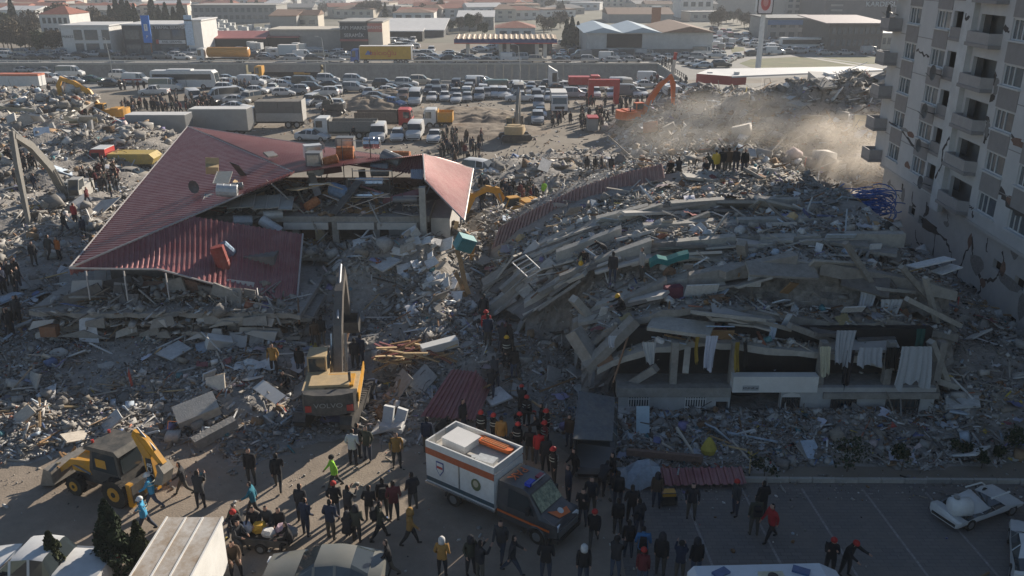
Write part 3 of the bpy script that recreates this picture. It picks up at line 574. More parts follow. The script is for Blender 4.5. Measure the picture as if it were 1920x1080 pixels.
# cracks and spalled plaster on the apartment
crack = mk('bare_crack', (.075, .065, .06), .95, var=.3, scale=4)
def crack_line(pts, wd, mat=crack, y=-.003, nm='crack'):
    m = MB(); n = len(pts); vs = []
    for i, (t, z) in enumerate(pts):
        a = pts[max(i - 1, 0)]; b = pts[min(i + 1, n - 1)]; dx, dz = b[0] - a[0], b[1] - a[1]; L = math.hypot(dx, dz) or 1; q = wd * random.uniform(.3, 1.2)
        vs += [(t - dz / L * q, y, z + dx / L * q), (t + dz / L * q, y, z - dx / L * q)]
    ap(m.add(vs, [(2 * i, 2 * i + 1, 2 * i + 3, 2 * i + 2) for i in range(n - 1)]), nm, mat)
def jag(pts, n=5, j=.14):
    out = []
    for (a, b), (c, d) in zip(pts, pts[1:]):
        for k in range(n): u = k / n; out.append((a + (c - a) * u + random.uniform(-j, j), b + (d - b) * u + random.uniform(-j, j)))
    return out + [pts[-1]]
lowY = .345
for pts, wd in ((a_, b_ * .62) for a_, b_ in (([(6.5, 4.9), (6.9, 4.0), (7.6, 3.9)], .16), ([(4.4, 4.9), (4.9, 4.3), (5.1, 3.7)], .22), ([(9.4, 4.8), (9.9, 4.0), (9.3, 3.7)], .2), ([(8.2, 2.2), (9.2, 1.4), (10, 1.8)], .1), ([(11.6, 3.2), (13.6, 3.1), (14.8, 2.4), (15, 1.5), (13.6, .7), (12, 1.3), (11.6, 3.2)], .15), ([(16, 1.3), (16.4, 2.5), (17.2, 4.4), (17.6, 3.2), (19.2, 2.4)], .2), ([(19, 4.9), (19.4, 4.2)], .12), ([(21.2, 4.8), (21.6, 4), (21, 3.0), (19.6, 2.3), (19.4, 1.2), (18.9, .6)], .17), ([(24, 5), (24.6, 3.4), (24.2, 2.6)], .2), ([(13, 4.9), (13.2, 4.3)], .08), ([(1.4, 4.3), (3.2, 4.1), (5, 3.6)], .09))):
    crack_line(jag(pts), wd, y=lowY)
for pts, wd in (([(3.6, 15.2), (4.6, 15), (6.3, 14.9)], .09), ([(.4, 9.2), (3, 9.0), (6.3, 8.3)], .1), ([(11.6, 7.2), (12.3, 8), (12.1, 9.2), (12.8, 10.2)], .12), ([(16.5, 6.6), (17.2, 6.3), (17.4, 5.9)], .12), ([(16.6, 14.9), (17.1, 14.0), (16.8, 13.2)], .25), ([(16.6, 12.2), (17.2, 11.4), (16.9, 10.6)], .22), ([(20, 8.4), (21.4, 7.9), (23.8, 7.6)], .25), ([(11.7, 18.1), (12.4, 17.9)], .15), ([(20, 11.6), (23, 11.2)], .18), ([(16.5, 17.6), (17.3, 17.4)], .16)):
    crack_line(jag(pts), wd, y=-.37 if 11.5 < pts[0][0] < 12.9 else -.004)
spall = mk('spalled_render', (.25, .235, .22), .95, var=.3, scale=3, bump=.4)
def patch(t, z, w_, h_, mat, y):
    k = 9; pts = [(t + w_ * random.uniform(.6, 1.1) * math.cos(6.283 * i / k), y, z + h_ * random.uniform(.6, 1.1) * math.sin(6.283 * i / k)) for i in range(k)]; ap(MB().add(pts, [tuple(range(k))]), 'spalled_patch', mat)
for a in ((4.9, 4.2, .45, .6, spall, .34), (9.7, 4.2, .4, .4, crack, .34), (16.9, 4.1, .3, .6, brick_red, .34), (21.6, 3.9, .35, .6, brick_red, .34), (18.5, 3.1, 1.1, .8, spall, .34), (22.6, 3.3, 1.9, .45, spall, .34), (24.5, 2.6, .5, .9, spall, .34), (5.2, 9.0, .9, .25, brick_red, -.006), (3.9, 9.15, .9, .16, spall, -.007), (21.8, 8.1, 1.2, .3, brick_red, -.006), (21, 11.4, 1.1, .3, brick_red, -.006), (5.6, 6.7, .7, .3, brick_red, -.006), (19.7, 2.2, .5, .3, brick_red, .335), (17, 14.1, .4, .7, spall, -.006), (17, 11.5, .4, .7, spall, -.006), (22.5, 5.2, .6, .5, spall, .335), (13.2, 4.2, .6, .25, spall, .335), (10.4, 3.25, 1.9, .45, crack, .338), (1.7, 4.3, .35, .4, spall, .335)): patch(*a)
acu = thing('air_conditioner', 'white air conditioner box on the far end of the apartment block', 'air conditioner', AP.matrix_basis @ Vector((-.5, -.35, 6.3)), rz=math.atan2(-1, -.066)); MB().box((0, 0, 0), (.8, .32, .6)).build('casing', white_paint, acu); MB().tube([(0, -.165, 0), (0, -.19, 0)], .22, 10).build('fan_grille', steel_dark, acu)
# ------------------------------------------------------------------ rubble: the heaped ground and everything loose on it
_be = [P(*q) for q in ((-300, 905), (0, 903), (90, 880), (330, 846), (430, 886), (560, 866), (640, 850), (760, 868), (800, 840), (900, 815), (1000, 800), (1080, 850), (1130, 905), (1230, 914), (1280, 912), (1920, 896), (2100, 894))]
_bx = np.array([p.x for p in _be]); _by = np.array([p.y for p in _be])
_o = np.argsort(_bx); _bx, _by = _bx[_o], _by[_o]
def sstep(t): t = np.clip(t, 0, 1); return t * t * (3 - 2 * t)
BUMPS = [(-7.5, 51, 7, 9, 3.3), (-2.5, 57, 6, 9, 2.2), (-19, 43.5, 12, 5, .7), (25, 42, 5, 9, 1.5), (26, 55, 5, 12, 1.6), (9, 84, 19, 18, 1.5), (22, 76, 12, 12, 2.2), (37, 108, 25, 25, 4.7), (30, 92, 16, 18, 3.4), (47, 96, 18, 24, 3.8), (24, 118, 12, 12, 2.0), (-52, 104, 18, 13, 2.3), (-66, 112, 16, 12, 3.2), (-48, 78, 20, 22, 1.3), (-38, 66, 12, 16, 1.0), (-62, 86, 22, 22, 1.6), (3, 66, 9, 9, 1.8), (-13, 39.5, 5, 3.5, .7), (-1, 44, 5, 6, 1.1), (15, 66, 16, 7, 4.0), (-34, 50, 10, 12, .8), (-43, 96, 10, 8, 1.5)]
def hgt(x, y):
    x = np.asarray(x, float); y = np.asarray(y, float)
    d = y - np.interp(x, _bx, _by) - 1.2 * (vnoise(x, y, 2.3) - .5)
    fade = 1 - sstep((y - 64) / 8)
    h = sstep(d / 3.5) * (.30 + .45 * sstep(d / 9)) * fade * (.6 + .8 * vnoise(x, y, 4.1))
    h = h * np.where(x < -34, np.clip((x + 44) / 10, .4, 1), 1)
    for cx, cy, rx, ry, a in BUMPS:
        r2 = ((x - cx) / rx) ** 2 + ((y - cy) / ry) ** 2
        h = h + a * np.clip(1 - r2, 0, 1) ** 1.2 * (.55 + .9 * vnoise(x + cx * 7, y, 3.7))
    h = h * sstep(d / 1.5)
    n = (vnoise(x, y, 1.1) - .5) * .34 + (vnoise(x, y, .45) - .5) * .2
    far = 1 + 1.4 * sstep((y - 70) / 30)
    lim = sstep((y - 31) / .1)
    h = np.where(h > .02, h + n * np.clip(h / .4, 0, 1) * far, h)
    pit = np.exp(-(((x + 9.5) / 3.4) ** 2 + ((y - 45.8) / 2.6) ** 2)); h = h * (1 - .85 * pit)
    wallgap = ((x > 4.8) & (x < 21.2) & (y > 36.3) & (y < 39)); h = np.where(wallgap, np.minimum(h, .55), h)
    roadc = ((x > -12) & (x < -6.2) & (y > 34) & (y < 41)); h = np.where(roadc, h * .35, h)
    return h * lim
rub_mat = mk('rubble_fines', (.235, .215, .19), .95, var=.3, scale=1.3, bump=.9, bscale=5, col2=(.33, .305, .275), world=True, detail=10)
def hfield(name, x0, x1, y0, y1, st):
    xs = np.arange(x0, x1 + st, st); ys = np.arange(y0, y1 + st, st); X, Y = np.meshgrid(xs, ys, indexing='ij'); Z = hgt(X, Y)
    nx, ny = X.shape; I = np.arange(nx * ny).reshape(nx, ny)
    keep = (np.maximum.reduce([Z[:-1, :-1], Z[1:, :-1], Z[1:, 1:], Z[:-1, 1:]]) > .03)
    F_ = np.stack([I[:-1, :-1], I[1:, :-1], I[1:, 1:], I[:-1, 1:]], -1)[keep]
    V = np.stack([X, Y, np.where(Z > .03, Z, -.05)], -1).reshape(-1, 3)
    used = np.unique(F_); rm = np.full(nx * ny, -1); rm[used] = np.arange(len(used))
    me = np_mesh(name, V[used], rm[F_]); me.materials.append(rub_mat); me.polygons.foreach_set('use_smooth', np.ones(len(F_), bool))
    return link(name, me, kind='structure')
def np_mesh(name, V, Q, tint=None):
    me = bpy.data.meshes.new(name); k = Q.shape[1]
    me.vertices.add(len(V)); me.vertices.foreach_set('co', np.ascontiguousarray(V, np.float32).ravel())
    me.loops.add(Q.size); me.loops.foreach_set('vertex_index', np.ascontiguousarray(Q, np.int32).ravel())
    me.polygons.add(len(Q)); me.polygons.foreach_set('loop_start', np.arange(len(Q), dtype=np.int32) * k)
    if tint is not None:
        a = me.color_attributes.new('tint', 'FLOAT_COLOR', 'POINT'); a.data.foreach_set('color', np.ascontiguousarray(np.c_[tint, np.ones(len(V))], np.float32).ravel())
    me.update(calc_edges=True); me.validate(); return me
RN = hfield('rubble_ground', -46, 31, 31, 68, .3)
RF = hfield('rubble_ground', -92, 74, 68, 136, .7)
PAL = np.array([(.30, .285, .26), (.36, .34, .31), (.24, .225, .205), (.42, .40, .37), (.19, .175, .16), (.50, .49, .47), (.58, .57, .55), (.27, .235, .19), (.30, .20, .12), (.20, .12, .07), (.06, .055, .05), (.34, .14, .09), (.40, .46, .52), (.10, .24, .26), (.22, .20, .34), (.45, .10, .08), (.50, .38, .09), (.52, .42, .40), (.12, .17, .30)])
PALW = np.array([17, 14, 16, 8, 11, 6, 5, 9, 3.5, 4, 6, 1.2, 2.2, .4, .7, .25, .2, .8, .4]); PALW = PALW / PALW.sum()
_BV = np.array([(-1, -1, -1), (1, -1, -1), (1, 1, -1), (-1, 1, -1), (-1, -1, 1), (1, -1, 1), (1, 1, 1), (-1, 1, 1)], float) / 2
_BQ = np.array([(0, 3, 2, 1), (4, 5, 6, 7), (0, 1, 5, 4), (1, 2, 6, 5), (2, 3, 7, 6), (3, 0, 4, 7)])
def eul(ax, ay, az):
    c, s = np.cos, np.sin; O = np.zeros_like(ax); I = np.ones_like(ax)
    Rx = np.stack([I, O, O, O, c(ax), -s(ax), O, s(ax), c(ax)], -1).reshape(-1, 3, 3); Ry = np.stack([c(ay), O, s(ay), O, I, O, -s(ay), O, c(ay)], -1).reshape(-1, 3, 3); Rz = np.stack([c(az), -s(az), O, s(az), c(az), O, O, O, I], -1).reshape(-1, 3, 3)
    return Rz @ Ry @ Rx
def dims(n, med, sig, lo, hi, mix=(.5, .3, .2)):
    L = np.clip(med * np.exp(sig * NR.standard_normal(n)), lo, hi); t = NR.choice(3, n, p=mix); u = NR.random((n, 3))
    D = np.where((t == 0)[:, None], np.c_[L, L * (.5 + .5 * u[:, 0]), L * (.3 + .5 * u[:, 1])], np.where((t == 1)[:, None], np.c_[L * 1.5, L * (.7 + .7 * u[:, 0]), .025 + .05 * u[:, 1]], np.c_[L * (3 + 3 * u[:, 2]), .03 + .07 * u[:, 0], .03 + .05 * u[:, 1]]))
    return D, t
def debris(name, pos, med=.16, sig=.6, lo=.05, hi=1.0, mix=(.5, .3, .2), parent=None, tilt=.45, origin=(0, 0, 0), sink=.1, pal=PALW):
    n = len(pos); D, t = dims(n, med, sig, lo, hi, mix); D = D * (.55 + 1.1 * vnoise(pos[:, 0] + 31, pos[:, 1] + 17, 3.1))[:, None]
    V = _BV[None] * (1 + .45 * (NR.random((n, 8, 3)) - .5)) * D[:, None, :]
    M = eul(NR.normal(0, tilt, n), NR.normal(0, tilt, n), NR.random(n) * 6.283)
    V = np.einsum('nij,nkj->nki', M, V) + (pos - np.array(origin))[:, None, :] + np.array([0, 0, 1]) * (D[:, 2] * (.5 - sink) + .01)[:, None, None]
    c = PAL[NR.choice(len(PAL), n, p=pal)] * (.8 + .4 * NR.random((n, 1)))
    Q = (_BQ[None] + (np.arange(n) * 8)[:, None, None]).reshape(-1, 4)
    me = np_mesh(name, V.reshape(-1, 3), Q, np.repeat(c, 8, 0)); me.materials.append(tint_any)
    return link(name, me, parent, kind='stuff')
def sample(n, x0, x1, y0, y1, hmin=.05, up=.0):
    x = NR.uniform(x0, x1, n * 5); y = NR.uniform(y0, y1, n * 5); kk = NR.random(n * 5) < np.clip((vnoise(x, y, 2.2) - .18) * 2.4, .25, 1); x, y = x[kk], y[kk]; h = hgt(x, y); k = h > hmin; k &= ~((x > 5) & (x < 21) & (y > 37) & (y < 40)); x, y, h = x[k][:n], y[k][:n], h[k][:n]
    return np.c_[x, y, h + up]
debris('small_debris', sample(9000, 2, 30, 31, 37.5), .09, .65, .03, .6, parent=RN, mix=(.35, .4, .25))
debris('small_debris', sample(36000, -40, 31, 31, 50), .075, .65, .03, .5, parent=RN, mix=(.3, .42, .28))
debris('small_debris', sample(13000, -40, 31, 46, 68), .13, .65, .05, .7, parent=RN)
debris('small_debris', sample(30000, -92, 74, 66, 136), .17, .65, .06, 1.0, parent=RF)
debris('small_debris', sample(6000, 10, 72, 72, 134, hmin=1.2), .22, .7, .08, 1.6, parent=RF, mix=(.35, .4, .25))
def litter(n, x0, x1, y0, y1): return np.c_[NR.uniform(x0, x1, n), NR.uniform(y0, y1, n), np.full(n, .008)]
debris('street_litter', np.r_[litter(500, -30, 26, 23.5, 34), litter(500, -30, 3, 31, 34.5), litter(500, 4, 24, 30, 32)], .028, .7, .012, .22, mix=(.5, .4, .1), tilt=.2)
debris('lot_litter', np.c_[NR.uniform(-45, 30, 1500), NR.uniform(100, 150, 1500), np.zeros(1500)], .13, .5, .06, .5)
# pieces big enough to pick out one by one
VAR = {}
def piece_mesh(kind, i):
    if (kind, i) not in VAR:
        g = np.random.default_rng(hash(kind) % 999 * 0 + i * 13 + len(kind)); m = MB()
        if kind == 'concrete_chunk':
            k = 7; ring = lambda z, s: [(s * g.uniform(.7, 1.1) * math.cos(6.283 * a / k), s * g.uniform(.55, 1) * math.sin(6.283 * a / k), z + g.uniform(-.06, .06)) for a in range(k)]
            m.loft([ring(-.28, .38), ring(0, .5), ring(.25, .36)])
        elif kind in ('wall_panel', 'wooden_board'):
            k = 6; m.prism([(.5 * math.copysign(1, c) * g.uniform(.75, 1) + g.uniform(-.06, .06), .5 * math.copysign(1, s) * g.uniform(.75, 1)) for c, s in ((1, -1), (1.01, .2), (.8, 1), (-.6, 1), (-1, .3), (-1, -1))], 'z', -.5, .5)
        elif kind == 'timber': m.box((0, 0, 0), (1, 1, 1))
        elif kind == 'crumpled_cloth':
            vs = [(i_ / 5 - .5 + g.uniform(-.05, .05), j_ / 5 - .5 + g.uniform(-.05, .05), .35 * g.random() * (1 - abs(i_ - 2.5) / 4) + .02) for i_ in range(6) for j_ in range(6)]; m.add(vs, [(a * 6 + b, a * 6 + 6 + b, a * 6 + 7 + b, a * 6 + 1 + b) for a in range(5) for b in range(5)])
        VAR[(kind, i)] = m.mesh(kind, [{'crumpled_cloth': cloth_obj}.get(kind, tint_obj)], kind == 'crumpled_cloth')
    return VAR[(kind, i)]
def place(kind, parent, pos, size, rot, col): return link(kind, piece_mesh(kind, random.randrange(6)), parent, loc=pos, rot=rot, scale=size, color=col)
def rc(cs): c = random.choice(cs); k = random.uniform(.8, 1.2); return tuple(v * k for v in c)
GREYS = [(.30, .285, .26), (.36, .34, .31), (.24, .225, .205), (.42, .40, .37)]; PALES = [(.52, .52, .51), (.60, .59, .57), (.45, .44, .42), (.42, .48, .54), (.50, .45, .38)]; WOODS = [(.33, .20, .10), (.42, .28, .15), (.22, .13, .08), (.5, .36, .2)]
CLOTHS = [(.45, .46, .50), (.52, .52, .52), (.30, .28, .42), (.20, .22, .38), (.26, .10, .10), (.34, .29, .16), (.10, .18, .20), (.36, .30, .31), (.5, .5, .56), (.12, .12, .14), (.55, .55, .56), (.30, .32, .40)]
def strew(kind, n, parent, box_, smin, smax, cols, hmin=.12):
    pts = sample(n, *box_, hmin=hmin)
    for x, y, z in pts:
        s = random.uniform(smin, smax); yaw = random.uniform(0, 6.28); t = lambda k: random.gauss(0, k)
        if kind == 'concrete_chunk': place(kind, parent, (x, y, z + .1 * s), (s * 1.3, s * random.uniform(.6, 1), s * random.uniform(.3, .7)), (t(.4), t(.4), yaw), rc(cols))
        elif kind == 'wall_panel': place(kind, parent, (x, y, z + .12 * s), (s, s * random.uniform(.45, .9), random.uniform(.05, .12)), (t(.45), t(.45), yaw), rc(cols))
        elif kind == 'timber': place(kind, parent, (x, y, z + .12), (s * 2.2, random.uniform(.05, .11), random.uniform(.04, .09)), (t(.2), t(.3), yaw), rc(cols))
        else: place(kind, parent, (x, y, z + .02), (s, s * random.uniform(.6, 1), s * .6), (t(.2), t(.2), yaw), rc(cols))
strew('concrete_chunk', 170, RN, (-36, 30, 33, 60), .25, 1.0, GREYS); strew('concrete_chunk', 130, RF, (-80, 66, 68, 130), .5, 1.4, GREYS, .5)
strew('wall_panel', 230, RN, (-36, 30, 32, 60), .5, 1.9, PALES + GREYS[:2]); strew('wall_panel', 110, RF, (-70, 66, 68, 130), 1.0, 2.8, PALES + GREYS, .5)
strew('timber', 240, RN, (-36, 30, 32, 60), .5, 1.5, WOODS + PALES + PALES); strew('timber', 90, RF, (-60, 64, 68, 130), 1.0, 2.2, WOODS + PALES, .5)
strew('crumpled_cloth', 90, RN, (-34, 28, 32, 50), .4, 1.2, CLOTHS); strew('crumpled_cloth', 50, RN, (5, 28, 32, 36.5), .3, .8, CLOTHS)
def wires(name, n, box_, parent, r=.018, ln=1.6):
    m = MB()
    for x, y, z in sample(n, *box_, hmin=.15):
        a = random.uniform(0, 6.28); p = Vector((x, y, z)); pts = [p.copy()]; d = Vector((math.cos(a), math.sin(a), random.uniform(.3, 1.4)))
        for k in range(5): d += Vector((random.gauss(0, .35), random.gauss(0, .35), -.38)); p = p + d.normalized() * ln / 5; pts.append(p.copy())
        m.tube(pts, r, 4)
    m.build(name, steel_dark, parent, kind='stuff')
wires('tangled_rebar', 420, (-34, 29, 33, 62), RN); wires('tangled_rebar', 260, (-60, 62, 70, 128), RF, .03, 3)
# loose stuff lying on the bent slabs of the right building, and rubble filling the gaps between them
inv = lambda o: (o.location.x, o.location.y, o.location.z)
pts = []; big = []
for k, line in enumerate(SLABS):
    x = np.array([p.x for p in line]); z = np.array([p.z for p in line]); Y = EDGES[k][1]; dp = EDGES[k][3]
    nxt = EDGES[k + 1][1] - Y - .5 if k < 6 else 8.5; n = int(27 * (x[-1] - x[0]) * nxt)
    px_ = NR.uniform(x[0], x[-1], n); b = NR.uniform(.22, nxt, n) ** 1.0; pz = np.interp(px_, x, z) + (.3 if k < 6 else -.6) * b / dp
    hump = .13 * np.clip(b / nxt, 0, 1) * vnoise(px_, b + k * 9, 1.3)
    pts.append(np.c_[px_, Y + b, pz + hump]); big.append((x, z, Y, dp, nxt))
    # infill strip under this slab
    if True:
        vs = []; fs = []; ns = len(line) * 2; rows = 7
        for i in range(ns + 1):
            xx = x[0] + (x[-1] - x[0]) * i / ns; zt = float(np.interp(xx, x, z)) - EDGES[k][2] * .9
            if k > 0:
                xl = np.array([p.x for p in SLABS[k - 1]]); zl = np.array([p.z for p in SLABS[k - 1]])
                zb = float(np.interp(xx, xl, zl)) + .05 if xl[0] <= xx <= xl[-1] else float(hgt(xx, Y))
            else: zb = 1.4 if 5.2 < xx < 21 else float(hgt(xx, Y))
            zb = min(zb, zt - .05)
            for j in range(rows + 1):
                t = j / rows; back = (.55 if k else 1.2); fwd = .0 if k == 0 else (Y - EDGES[k - 1][1]) * .55 * (1 - t) ** 1.5
                vs.append((xx, Y + back - fwd + random.uniform(-.18, .18), zb + (zt - zb) * t + random.uniform(-.05, .05)))
        for i in range(ns):
            for j in range(rows): q = i * (rows + 1) + j; fs.append((q, q + rows + 1, q + rows + 2, q + 1))
        rp(MB().add(vs, fs), 'rubble_infill', rub_mat if k else concrete_dark)
        vv = np.array(vs) + np.array([0, 0, 37 * 0]); 
        vv = vv + np.array([0, 0, 0]); sel = NR.choice(len(vs), int(len(vs) * (.9 if k > 3 else .55)) if k else 120)
        pts.append(np.array(vs)[sel] + NR.normal(0, .1, (len(sel), 3)))
pts = np.concatenate(pts)
from mathutils.bvhtree import BVHTree
bv_, bp_v = [], []
for o_ in list(RB.children):
    if o_.name.split('.')[0] in ('floor_slab', 'rubble_infill', 'edge_beam'):
        n0 = len(bv_); bv_ += [v.co + RB.location for v in o_.data.vertices]; bp_v += [[i + n0 for i in p.vertices] for p in o_.data.polygons]
tree_ = BVHTree.FromPolygons(bv_, bp_v); hits = []
for _ in range(10000):
    x_, y_ = random.uniform(-3, 27), random.uniform(38, 68); r_ = tree_.ray_cast(Vector((x_, y_, 40)), Vector((0, 0, -1)))
    if r_[0] is None or r_[1].z < .25 or r_[0].z < float(hgt(x_, y_)) - .2: continue
    if any(-.5 < y_ - E_[1] < .28 for E_ in EDGES[2:6]): continue
    if -1.3 < y_ - 55 < .5 and x_ < 10.5: continue
    hits.append(tuple(r_[0]))
pts = np.concatenate([pts[::3], np.array(hits)]); pts = pts[~((pts[:, 0] < 10.6) & (pts[:, 1] > 53.0) & (pts[:, 1] < 55.8))]
debris('slab_debris', pts, .10, .65, .04, .5, mix=(.3, .38, .32), parent=RB, origin=inv(RB), tilt=.4)
for k in range(190):
    x, z, Y, dp, nxt = random.choice(big); xx = random.uniform(x[0], x[-1]); b = random.uniform(.1, nxt)
    q = (xx - 13, Y + b - 37, float(np.interp(xx, x, z)) + .3 * b / dp + .1); s = random.uniform(.5, 1.2); kind = random.choice(('wall_panel', 'timber', 'timber', 'wall_panel', 'concrete_chunk', 'crumpled_cloth'))
    sz = {'timber': (s * 2.4, .08, .06), 'wall_panel': (s, s * .6, .06), 'concrete_chunk': (s * .7,) * 3, 'crumpled_cloth': (s, s * .7, s * .5)}[kind]
    place(kind, RB, q, sz, (random.gauss(0, .35), random.gauss(0, .35), random.uniform(0, 6.28)), rc(PALES + PALES + GREYS + WOODS if kind != 'crumpled_cloth' else CLOTHS))
# the same on the left building's terrace and crushed front
n = 420; debris('terrace_debris', np.r_[np.c_[NR.uniform(-19.5, -6, n), NR.uniform(53.1, 62, n), 5.86 + .25 * NR.random(n)], np.c_[NR.uniform(-26.5, -12, 1600), NR.uniform(43.4, 46.5, 1600), NR.choice([2.96, 2.27, 1.65, 1.0], 1600)], np.c_[NR.uniform(-24, -14, 500), NR.uniform(44.5, 48, 500), 2.98 + .5 * NR.random(500)], np.c_[NR.uniform(-14.6, -5.6, 700), NR.uniform(51.7, 54.5, 700), 3.52 + .2 * NR.random(700)]], .16, .6, .05, .7, mix=(.4, .3, .3), parent=LB, origin=inv(LB))
# pale tiles and boards that slid down between the two blocks, colour made paler to look sunlit
for k in range(64):
    t = random.random(); u = random.gauss(0, 1); px = 770 + 70 * t + 22 * u; py = 440 + 150 * t + 10 * random.gauss(0, 1); Y = 52.5 - 5.5 * t
    q = PY(px, py, Y); q.z = max(q.z, float(hgt(q.x, q.y)) + .08); s = random.uniform(.5, 1.3)
    place('wall_panel', RN, q, (s, s * .7, .05), (.55 + random.gauss(0, .2), random.gauss(-.25, .25), random.gauss(.2, .6)), rc([(.70, .68, .64), (.64, .60, .53), (.52, .44, .35), (.72, .71, .70), (.72, .71, .70)]))
# ------------------------------------------------------------------ buildings beyond the road
def fbox(px0, px1, yb, h): a, b = P(px0, yb), P(px1, yb); return a.x, b.x, a.y, h
def window_rows(parent, x0, x1, y, z0, z1, nx, nz, w_=.6, h_=.55, mat=glass_house, mz=0):
    dx, dz = (x1 - x0) / nx, (z1 - z0) / nz
    me = MB().bb(-dx * w_ / 2, dx * w_ / 2, -.03, .03, -dz * h_ / 2, dz * h_ / 2).mesh('window', [mat])
    for i in range(nx):
        for j in range(nz): link('window', me, parent, loc=(x0 + dx * (i + .5), y, z0 + dz * (j + .5)))
def rect_building(name, label, px0, px1, yb, h, depth, wall, roof, rows=None, kind='flat', cat='building', rz=0, over=.3, ridge=1.6, parapet=True):
    a, b = P(px0, yb), P(px1, yb); t = thing(name, label, cat, ((a.x + b.x) / 2, a.y, 0), rz=rz); w_ = b.x - a.x
    MB().bb(-w_ / 2, w_ / 2, 0, depth, -.3, h).build('wall', wall, t)
    m = MB(); o = over
    if kind == 'flat': m.bb(-w_ / 2 - o, w_ / 2 + o, -o, depth + o, h, h + .3)
    elif kind == 'gable':
        m.prism([(-o, h), (depth + o, h), (depth / 2, h + ridge)], 'x', -w_ / 2 - o, w_ / 2 + o)
    elif kind == 'hip':
        W2 = w_ / 2 + o; r = max(.5, W2 - depth * .45)
        m.add([(-W2, -o, h), (W2, -o, h), (W2, depth + o, h), (-W2, depth + o, h), (-r, depth / 2, h + ridge), (r, depth / 2, h + ridge)], [(0, 1, 5, 4), (1, 2, 5), (2, 3, 4, 5), (3, 0, 4), (0, 3, 2, 1)])
    elif kind == 'shed': m.prism([(-o, h - .1), (depth + o, h + ridge), (depth + o, h + ridge + .2), (-o, h + .15)], 'x', -w_ / 2 - o, w_ / 2 + o)
    m.build('roof', roof, t)
    if rows: window_rows(t, -w_ / 2 + .5, w_ / 2 - .5, -.03, rows[2] if len(rows) > 2 else .6, rows[3] if len(rows) > 3 else h - .3, rows[0], rows[1])
    return t, w_
roof_tile = mk('far_roof_tile', (.30, .12, .085), .85, var=.2, scale=.5); roof_brown = mk('far_roof_brown', (.22, .14, .10), .85, var=.2, scale=.4); roof_white = mk('far_roof_white', (.62, .61, .59), .7, var=.1, scale=.2); roof_blue = mk('far_roof_blue', (.36, .44, .50), .6, var=.1, scale=.2)
roof_pink = mk('shed_roof_red', (.36, .13, .12), .6, var=.15, scale=.3); dark_clad = mk('dark_cladding', (.06, .065, .07), .6, var=.15, scale=.5); grey_wall = mk('grey_wall', (.33, .32, .30), .9, var=.12, scale=.3); cream_wall = mk('cream_wall', (.55, .50, .42), .9, var=.1, scale=.3); sign_dark = mk('sign_dark', (.04, .045, .05), .5)
t, w_ = rect_building('house', 'white house with brown tiled roof among the trees at top left', 84, 140, 90, 9, 12, white_wall, roof_tile, (5, 3), 'hip', ridge=2)
t, w_ = rect_building('showroom', 'pale two storey showroom with large windows beside the dark showroom', 122, 212, 104, 7.2, 14, white_wall, roof_white, None, 'flat'); 
for i, (a, b) in enumerate(((-.24, -.06), (-.02, .26), (.34, .5))):
    for z0, z1 in ((.3, 3.0), (3.8, 6.3)): MB().bb(w_ * a, w_ * b - .1, -.08, -.02, z0, z1).build('window', glass_house, t)
wall_text('MERKEZ', .8, sign_dark, t, (-w_ * .37, -.06, 4.6), (R(90), 0, 0), 'sign_lettering')
t, w_ = rect_building('showroom', 'dark two storey ceramics showroom with white lettering on its fascia', 236, 354, 103, 7.3, 16, dark_clad, roof_white, None, 'flat')
for a, b in ((-.46, -.24), (-.2, -.02), (.08, .26), (.29, .47)):
    for z0, z1 in ((.3, 2.6), (3.9, 6.2)): MB().bb(w_ * a, w_ * b, -.1, -.03, z0, z1).build('window', glass_house, t)
MB().bb(w_ * .06, w_ * .48, -.3, -.04, 2.8, 3.7).build('sign_board', roof_white, t); MB().bb(w_ * .02, w_ * .06, -.32, -.04, 2.8, 3.8).build('sign_board', red_paint, t)
wall_text('E TERMAL SERAMİK', 1.0, frame_white, t, (w_ * .24, -.12, 6.75), (R(90), 0, 0), 'sign_lettering'); wall_text('ANIL SERAMİK', .8, sign_dark, t, (w_ * .27, -.34, 3.25), (R(90), 0, 0), 'sign_lettering')
t, w_ = rect_building('corner_block', 'white wall block with a tall blue and white banner at the showroom end', 356, 384, 103, 8.4, 12, white_wall, roof_white, None); MB().bb(-w_ / 2 - .3, -w_ / 2 + 1.7, -.3, -.05, 2.4, 9.8).build('banner', mk('banner_pale', (.45, .56, .66), .7, var=.25, scale=1), t)
sg = thing('road_sign', 'tall blue information sign on a post in front of the dark showroom', 'sign', P(287, 110)); MB().tube([(0, 0, 0), (0, 0, 4)], .12, 6).build('post', rust, sg); sb = MB().box((-.6, 0, 7), (2.0, .25, 6.4)).build('sign_board', mk('sign_blue', (.03, .17, .55), .5), sg); MB().bb(-1.05, -.2, -.16, -.13, 6.6, 8.2).build('white_symbol', frame_white, sb); wall_text('i', 1.6, blue_paint, sb, (-.62, -.18, 7.4), (R(90), 0, 0)); wall_text('P', 1.0, frame_white, sb, (-.62, -.15, 5.2), (R(90), 0, 0))
rect_building('grey_shed', 'long grey concrete wall building behind the pallet yard', 362, 520, 42, 6.6, 18, grey_wall, grey_wall, (14, 2), 'flat')
rect_building('open_shed', 'low shed with a red sheet roof behind the orange tanker', 388, 498, 97, 3.4, 9, dark_inside, roof_pink, None, 'shed', ridge=1.2)
rect_building('open_shed', 'small shed with a faded red roof beside the pallet stacks', 505, 560, 95, 3.5, 8, dark_inside, roof_pink, None, 'shed', ridge=.6)
rect_building('grey_house', 'half built grey house with two white windows and exposed brick end', 508, 558, 62, 5.6, 12, grey_wall, roof_brown, None, 'shed', ridge=1.5)
